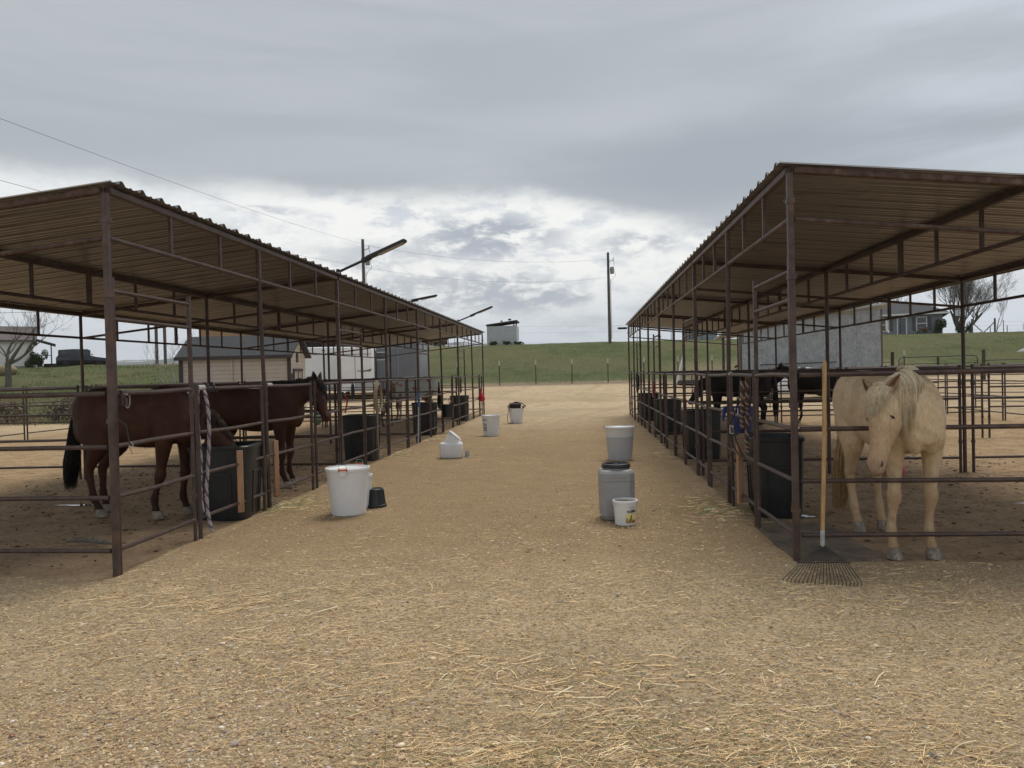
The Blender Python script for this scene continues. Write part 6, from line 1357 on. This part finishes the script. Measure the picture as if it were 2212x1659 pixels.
# ---------------------------------------------------------------- poles, wires, fences on the hill
def upole(x, y, z0, z1, label, rich=True, r=.14):
    t = thing('utility_pole', label, 'utility pole', (x, y, z0)); b = MB(); b.tube((0, 0, -.5), (0, 0, z1-z0), r*1.15, r*.85, n=12); b.build('shaft', wood_pole, t)
    if rich:
        b = MB(); b.lathe([(.17, 0), (.19, .03), (.19, .62), (.17, .66)], (.36, 0, z1-z0-2.1), 14); b.tube((.1, 0, z1-z0-1.7), (.3, 0, z1-z0-1.7), .04); b.build('transformer', pm('transformer_grey', (.26, .28, .30), None, rough=.5), t)
        b = MB(); b.path([(.05, 0, z1-z0-.9), (.5, 0, z1-z0-.75), (.55, 0, z1-z0-1.0)], .035); b.tube((.5, 0, z1-z0-.8), (.5, 0, z1-z0-.5), .04); b.path([(.5, 0, z1-z0-.9), (.62, 0, z1-z0-1.2), (.42, 0, z1-z0-1.5)], .018); b.path([(.55, 0, z1-z0-1.6), (.7, 0, z1-z0-2.3), (.4, 0, z1-z0-2.6), (.2, 0, z1-z0-3.0)], .018); b.path([(.2, 0, z1-z0-2.6), (.2, 0, .4)], .03); b.build('insulator', steel, t)
    return t
upole(2.88, 75, gh(2.9, 75), 13.25, 'tall wooden utility pole with transformer on the hill crest'); upole(-17.4, 60, gh(-17.4, 60), 12.75, 'wooden utility pole with transformer rising behind the left shelter roof')
pz = gh(-43.5, 75)
t = thing('twin_pole', 'twin pole frame with crossed braces in the distance at left', 'pole frame', (-43.55, 75, pz)); b = MB(); b.tube((-.46, 0, -.4), (-.46, 0, 8.2), .16); b.build('shaft', wood_pole, t); b = MB(); b.tube((.46, 0, -.4), (.46, 0, 8.2), .16); b.build('shaft', wood_pole, t); b = MB(); b.tube((-.46, -.17, 5.2), (.46, -.17, 6.6), .05); b.tube((.46, .17, 5.2), (-.46, .17, 6.6), .05); b.tube((-1.6, -.2, 7.6), (1.6, -.2, 7.6), .07, sq=True); b.build('brace', wood_pole, t)
def wire_(a, c_, sag, label, r=.012): 
    pts = [Vector(a).lerp(Vector(c_), q) - V3(0, 0, 4*sag*q*(1-q)) for q in np.linspace(0, 1, 22)]; b = MB(); b.path(pts, r, 4); return tag(b.build('power_line', pm('wire_grey', (.16, .16, .17), None), None), label, 'power line')
wire_((2.7, 75, 12.6), (-17.4, 60, 12.3), .75, 'upper power line sagging between the two wooden poles', .008); wire_((2.7, 75, 10.8), (-17.4, 60, 10.5), .8, 'lower power line sagging between the two wooden poles', .007)
wire_((-17.4, 60, 12.4), (-12.83, 14.0, 7.5), .25, 'power line crossing the sky from the top left corner to the left pole', .006); wire_((-17.4, 60, 10.6), (-13.8, 15.0, 6.45), .3, 'lower power line dropping behind the left shelter roof', .006)
for k, z in enumerate((11.2, 10.4, 9.3)): wire_((-43.5, 75, z), (-95, 66, z+.6), .5, ('highest of three thin power lines at far left', 'middle of three thin power lines at far left', 'lowest of three thin power lines at far left')[k], .02)
for k, z in enumerate((8.6, 7.6, 5.9, 5.4)): wire_((-34, 100, z+.7), (46 if k > 1 else 24, 108, z-.4+.25*k), .8, ('first distant power line over the hill, topmost', 'second distant power line over the hill', 'third distant power line low on the horizon', 'lowest distant power line on the horizon')[k], .006)
tpost_m = pm('t_post', (.045, .042, .036), None, rough=.8); tw_m = pm('post_tip', (.52, .48, .40), None, rough=.8)
def tpost(x, y, label, h=1.35, lean=0.0, tip=True, grp='steel posts of the wire fence'):
    t = thing('fence_post', label, 'fence post', (x, y, gh(x, y)), 0, grp); b = MB(); b.box((0, 0, h/2-.1), (.055, .045, h+.2)); b.build('shaft', tpost_m, t)
    if tip: b = MB(); b.box((0, 0, h+.11), (.085, .06, .34)); b.build('cap', tw_m, t)
    t.rotation_euler.y = lean; return t
for i, x in enumerate((-11.05, -8.22, -5.41, -3.0, -.61, 1.75, 4.1, 6.3, 8.5, 10.8, 17.9, 20.6)):
    tpost(x, 50 + .02*x, f'dark fence post with pale tip at the foot of the hill, {ORD[i]} from the left')
t = thing('wire_fence', 'thin wires strung along the foot of the green hill', 'wire fence', (0, 0, 0))
for z in (1.45, 1.05, .65, .3):
    b = MB(); b.path([(x, 50+.02*x, gh(x, 50)+z+random.uniform(-.02, .02)) for x in np.arange(-13, 22, 1.2)], .005, 3); b.build('wire', pm('wire_grey', (.16, .16, .17)), t)
t = thing('leaning_post', 'pale white post leaning by the wire fence beyond the right shelter', 'post', (5.95, 48.0, gh(6, 48)-.1), 0); t.rotation_euler.y = R_(14); b = MB(); b.tube((0, 0, 0), (0, 0, 2.0), .10, .08, n=10); b.build('shaft', white_trim, t)
b = MB(); b.lathe([(.35, 0), (.75, .02), (.85, .15), (.75, .28), (.35, .3)], n=24); tag(b.build('tyre', rubber, None, loc=(6.6, 46.4, gh(6.6, 46.4))), 'large dark tyre lying near the wire fence', 'tyre')
# tank shed on the crest
tz = gh(-8.5, 82)
t = thing('metal_shed', 'pale square metal shed with open tilted roof on the hill crest', 'shed', (-8.55, 82, tz-.15)); cor = siding('ribbed_metal', (.50, .515, .52), (.44, .455, .46), .30, .35, 0, .45)
b = MB(); b.box((0, 1.6, 1.15), (3.25, 3.2, 2.35)); b.build('wall', cor, t, smooth=0)
b = MB(); b.add([(-1.7, -.12, 2.36), (1.7, -.12, 2.78), (1.7, 3.4, 2.78), (-1.7, 3.4, 2.36), (-1.7, -.12, 2.52), (1.7, -.12, 2.93), (1.7, 3.4, 2.93), (-1.7, 3.4, 2.52)], [(0, 3, 2, 1), (4, 5, 6, 7), (0, 1, 5, 4), (1, 2, 6, 5), (2, 3, 7, 6), (3, 0, 4, 7)]); b.build('roof', dark_trim, t, smooth=0)
b = MB(); b.box((1.62, 0, 2.6), (.14, .14, .6)); b.box((1.35, 0, 2.45), (.12, .14, .3)); b.box((.9, .1, 3.0), (.3, .2, .18)); b.box((0, .1, 2.85), (.2, .2, .14)); b.build('strut', dark_trim, t)
for i, (x, r) in enumerate(((-6.8, .5), (-8.0, .45), (-9.3, .4))): shrub(x, 81.3, r, .45, ('low green weeds at the right foot of the metal shed', 'low green weeds at the middle foot of the metal shed', 'low green weeds at the left foot of the metal shed')[i], GRN, 260, .09, name='weeds', cat='weeds')
# old tank and rough posts on the crest, left of the metal shed
t = thing('old_tank', 'rusty rounded tank on the hill crest seen under the left roof', 'tank', (-15.6, 80, gh(-15.6, 80)+.2), 0); b = MB(); b.tube((-1.3, 0, .85), (1.3, .4, .85), .8, n=20); b.build('shell', pm('rust_tank', (.11, .085, .07), (.06, .045, .04), 3, .9), t); b = MB(); [b.tube((x, 0, -.4), (x, 0, .6), .08) for x in (-1, 1)]; b.build('leg', dark_trim, t)
shrub(-15.0, 79, 1.3, 1.0, 'dry brush in front of the rusty tank', DRY, 500, .12)
for i, (x, h, l) in enumerate(((-21.5, 1.7, .15), (-19.6, 1.3, 0), (-18.6, 1.6, 0), (-17.6, 1.9, .10), (-14.2, 2.2, 0), (-13.5, 2.1, .02), (-12.6, 1.3, .2), (-12.0, 1.9, -.05))): tpost(x, 80.5, f'rough thin post on the hill crest left of the metal shed, {ORD[i]} from the left', h, l, False, 'rough posts on the crest')
# barn and wire posts behind the right shelter
t = block('blue_shed', 'pale blue grey sided shed on the crest seen through the right shelter', 'shed', 14.2, 90, 3.4, 4, gh(14, 88)-.1, gh(14, 88)+2.1, siding('blue_siding', (.27, .32, .36), (.24, .28, .32), .3), roof=shingle)
for i, x in enumerate((6.2, 7.4, 8.6, 9.9, 11.3, 13.2, 17.6, 19.2)): tpost(x, 84, f'thin crest post seen through the right shelter, {ORD[i]} from the left', 1.25, 0, False, 'thin posts on the crest')
# hill fence right, gate and small things
for i, x in enumerate((30.5, 34.0, 37.5, 41.0, 44.4, 47.9)): tpost(x, 84 - (.0 if i else 0), f'thin yard fence post on the right hill, {ORD[i]} from the left', 1.35, 0, False, 'yard fence posts on the right hill')
t = thing('yard_fence', 'thin wire yard fence with braced corner posts on the right hill', 'wire fence', (0, 0, 0))
for z in (.4, .8, 1.2): b = MB(); b.path([(x, 84, gh(x, 84)+z) for x in np.arange(28, 50, 1.5)], .006, 3); b.build('wire', MATS['wire_grey'], t)
for x, s in ((41.3, 1), (43.6, -1)): b = MB(); b.box((x, 84.1, gh(x, 84)+.75), (.14, .12, 1.6)); b.tube((x, 84.1, gh(x, 84)+1.2), (x+s*1.1, 84.1, gh(x, 84)+.1), .05); b.build('corner_post', wood_pole, t)
t = thing('tree_guard', 'small wooden frame around the slender tree on the right hill', 'frame', (46.8, 90, gh(46.8, 90))); b = MB(); [b.box((x, -.5, .55), (.06, .06, 1.2)) for x in (-.9, .9)]; b.box((0, -.5, .4), (1.8, .05, .06)); b.build('post', wood_pole, t)
t = thing('farm_gate', 'dark tube gate with rounded corners below the grey house', 'gate', (17.9, 44.5, gh(18, 44.5)), 0)
b = MB(); b.path([(0, 0, .35), (0, 0, 1.25), (.08, 0, 1.38), (.2, 0, 1.42), (4.0, 0, 1.45), (4.15, 0, 1.40), (4.22, 0, 1.28), (4.22, 0, .38)], .028, 8); b.build('frame', pm('gate_green_black', (.03, .035, .03), None, rough=.6), t); gmt = MATS['gate_green_black']
for z in (.42, .75, 1.05): b = MB(); b.tube((0, 0, z), (4.22, 0, z), .02); b.build('bar', gmt, t)
b = MB(); b.box((2.1, -.02, .95), (.12, .05, .95)); b.build('centre_strut', gmt, t)
for i, x in enumerate((17.55, 22.45, 26.2)): b = MB(); b.tube((0, 0, -.2), (0, 0, 1.75), .09, n=10); tag(b.build('wooden_post', pm('mossy_post', (.075, .065, .045), (.05, .045, .03), 8, .9), None, loc=(x, 44.5, gh(x, 44.5))), ('dark wooden post at the left of the tube gate', 'dark wooden post at the right of the tube gate', 'lone dark wooden post well right of the tube gate')[i], 'post', 'wooden posts by the tube gate')
for i, (a, c_) in enumerate(((15.9, 17.5), (22.5, 26.2))): b = MB(); b.tube((a, 44.5, gh(a, 44.5)+1.15), (c_, 44.5, gh(c_, 44.5)+1.18), .022); tag(b.build('pipe_rail', gmt, None), ('single dark rail left of the tube gate', 'single dark rail right of the tube gate')[i], 'rail')
b = MB(); [b.path([(18.05+.05*math.cos(a+k), 44.4, gh(18, 44.5)+.9+.3*math.sin(a)) for a in np.linspace(0, 6, 12)], .02) for k in range(3)]; tag(b.build('rope', rope_tan, None), 'pale rope coiled on the left end of the tube gate', 'rope')
t = thing('basketball_hoop', 'basketball backboard on a pole beside the grey house', 'hoop', (38.45, 80.5, gh(38.4, 80.5)), 0); b = MB(); b.tube((.35, .1, 0), (.35, .1, 2.6), .05); b.build('pole', dark_trim, t); b = MB(); b.box((0, 0, 2.95-.85), (1.15, .04, .70)); b.build('backboard', pm('board_clear', (.55, .58, .6), None, rough=.2), t)
b = MB(); zc_ = 2.1; [b.box((0, -.03, zc_+s*.34), (1.2, .03, .06)) for s in (-1, 1)]; [b.box((s*.57, -.03, zc_), (.06, .03, .7)) for s in (-1, 1)]; [b.box((s*.2, -.035, zc_), (.035, .02, .36)) for s in (-1, 1)]; b.box((0, -.035, zc_+.17), (.42, .02, .035)); b.path([(.2*math.cos(a), -.22+.2*math.sin(a), zc_-.2) for a in np.linspace(0, 6.2, 14)], .012); b.build('rim', dark_trim, t)
t = thing('pickup_truck', 'pale pickup truck nose just showing at the right edge of the hill', 'truck', (46.6, 82, gh(46.6, 82)), R_(-24)); b = MB(); b.rings([[V3(x*1.0, y, z) for x, z in ((-1*k, .45), (1*k, .45), (1*k, 1.05), (.95*k, 1.15), (-.95*k, 1.15), (-1*k, 1.05))] for y, k in ((-2.6, .93), (-2.4, 1), (2.6, 1))]); b.build('body', wp, t); b = MB(); b.rings([[V3(-.9*k, y, 1.12), V3(.9*k, y, 1.12), V3(.75*k, y, h_), V3(-.75*k, y, h_)] for y, h_, k in ((-1.2, 1.14, 1), (-.5, 1.85, 1), (.9, 1.88, 1), (1.2, 1.14, 1))]); b.build('window', glass, t)
b = MB(); b.box((0, -2.58, .85), (1.3, .08, .42)); b.box((0, -2.6, .5), (1.7, .1, .12)); b.build('grille', dark_trim, t)
for x in (-.8, .8):
    for y in (-1.7, 1.7): b = MB(); b.tube((x-.12, y, .38), (x+.12, y, .38), .38, n=18); b.build('wheel', rubber, t)
    b = MB(); b.box((x*.9, -2.6, .92), (.3, .06, .2), bev=.02); b.build('headlight', pm('headlamp', (.7, .7, .7)), t)
t = thing('small_shed', 'corner of a small pale roofed shed at the right edge', 'shed', (18.75, 30, gh(17.4, 30)), 0); b = MB(); b.box((0, 1, 1.0), (2.0, 2.0, 2.0)); b.build('wall', siding('grey_blue_wall', (.25, .27, .31), (.22, .24, .27), .2, .4, 0), t, smooth=0); b = MB(); b.add([(-1.25, -.2, 1.98), (1.2, -.2, 1.98), (1.2, 2.2, 1.98), (-1.25, 2.2, 1.98), (0, -.2, 2.6), (0, 2.2, 2.6)], [(0, 4, 5, 3), (4, 1, 2, 5), (0, 1, 4), (2, 3, 5), (0, 3, 2, 1)]); b.build('roof', pm('pale_tin', (.30, .31, .32), (.25, .26, .27), 3, .7), t, smooth=0); b = MB(); b.box((-.95, -.05, 1.0), (.1, .08, 2.0)); b.build('corner_board', pm('blue_trim', (.10, .14, .22), None), t)
# scrub and weeds at the foot of the left bank
for i, (x, y, r, h) in enumerate(((-18.6, 28.5, 1.0, 1.0), (-20.0, 28.8, 1.1, 1.1), (-21.6, 29.2, 1.0, .9), (-23.5, 29.0, 1.0, .8), (-25.5, 29.6, 1.1, .7))): shrub(x, y, r, h, f'grey brown scrub bush at the foot of the left grass bank, {ORD[i]} from the right', [(.11, .09, .07), (.16, .13, .10), (.08, .075, .055), (.20, .17, .12)], 900, .055, group='scrub bushes along the left bank')
def grass_tufts(name, label, n, x0, x1, y0, y1, hgt, pal, wd=.012):
    x = rng.uniform(x0, x1, n); y = rng.uniform(y0, y1, n); keep = rng.random(n) < np.clip((fbm(x, y, 2.2, 44)-.38)*5, .05, 1); x, y = x[keep], y[keep]; n = len(x); z = gzf(x, y); h = hgt*(.4+rng.random(n)); a = rng.random(n)*6.283; lx = rng.normal(0, .3, n)*h; ly = rng.normal(0, .3, n)*h
    V = np.stack([np.stack([x-np.cos(a)*wd, y-np.sin(a)*wd, z-.02], 1), np.stack([x+np.cos(a)*wd, y+np.sin(a)*wd, z-.02], 1), np.stack([x+lx, y+ly, z+h], 1)], 1).reshape(-1, 3); F = np.arange(n*3).reshape(-1, 3); pal = np.array(pal); col = pal[rng.choice(len(pal), n)]*(.7+rng.random((n, 1))*.6)
    o = soup(name, V, F, np.repeat(col, 3, 0), brush_m); return tag(o, label, kind='stuff')
grass_tufts('grass', 'rough green grass covering the left bank', 60000, -62, -17.5, 29, 68, .09, [(.12, .15, .05), (.16, .185, .07), (.22, .215, .10), (.08, .11, .035)], .022)
grass_tufts('dry_grass', 'pale dry grass along the foot of the left bank', 16000, -44, -17, 27.5, 41, .34, [(.42, .35, .21), (.33, .27, .16), (.26, .22, .12)], .022)
grass_tufts('hill_grass', 'short green grass on the hillside', 45000, -16, 62, 51, 82, .05, [(.18, .22, .085), (.22, .25, .11), (.26, .25, .13), (.15, .19, .07)], .03)
b = MB(); b.ell((0, 0, .35), (.8, .6, .45), 18, 10); tag(b.build('straw_mound', pm('mound_straw', (.30, .24, .13), (.22, .17, .09), 6, .95, .8, 20), None, loc=(-43.0, 53, gh(-43.0, 53)-.05)), 'tan rounded mound on the grass at the left edge', 'mound')
# ---------------------------------------------------------------- distant mountains
def ridge(name, y, x0, x1, base, hf, seed, c):
    n = 260; xs_ = np.linspace(x0, x1, n); hh = base + hf*(fbm(xs_, xs_*0+seed, 900, seed, 6)-.25)*(sm(x0, x0+500, xs_)*(1-sm(x1-700, x1, xs_))*.8+.2); V = []; F = []
    rows = 14
    for j in range(rows):
        q = j/(rows-1)
        for i in range(n): zz_ = -20 + (hh[i]+20)*(q**.8)*(1 + .25*(fbm(np.array([xs_[i]]), np.array([q*900.]), 260, seed+3)[0]-.5)*(1-q)); V.append((xs_[i], y + 1200*q*1.0, zz_))
    for j in range(rows-1):
        for i in range(n-1): a = j*n+i; F.append((a, a+1, a+n+1, a+n))
    b = MB(); b.add(V, F); o = b.build(name, c, None, smooth=180); tag(o, kind='structure'); return o
ridge('mountains', 3600, -4200, 300, 118, 210, 3, pm('mountain_slopes', (.085, .085, .075), (.06, .062, .055), .004, 1.0, c3=(.40, .40, .40), s3=.006, t3=(.5, .62)))
# the air itself: one even box of haze round everything, the sky outside it
b = MB(); b.box((-1600, 2450, 165), (6400, 5200, 376)); hz_ = b.build('haze', [], None, smooth=0); tag(hz_, kind='stuff', label='thin grey air fading the far mountains')
hm_ = bpy.data.materials.new('haze'); hm_.use_nodes = True; q_ = hm_.node_tree; q_.nodes.remove(q_.nodes['Principled BSDF']); v_ = q_.nodes.new('ShaderNodeVolumePrincipled'); v_.inputs['Color'].default_value = (.92, .95, 1, 1); v_.inputs['Density'].default_value = .00009; v_.inputs['Anisotropy'].default_value = 0.2
q_.links.new(v_.outputs[0], [n for n in q_.nodes if n.type == 'OUTPUT_MATERIAL'][0].inputs['Volume']); hz_.data.materials.append(hm_)
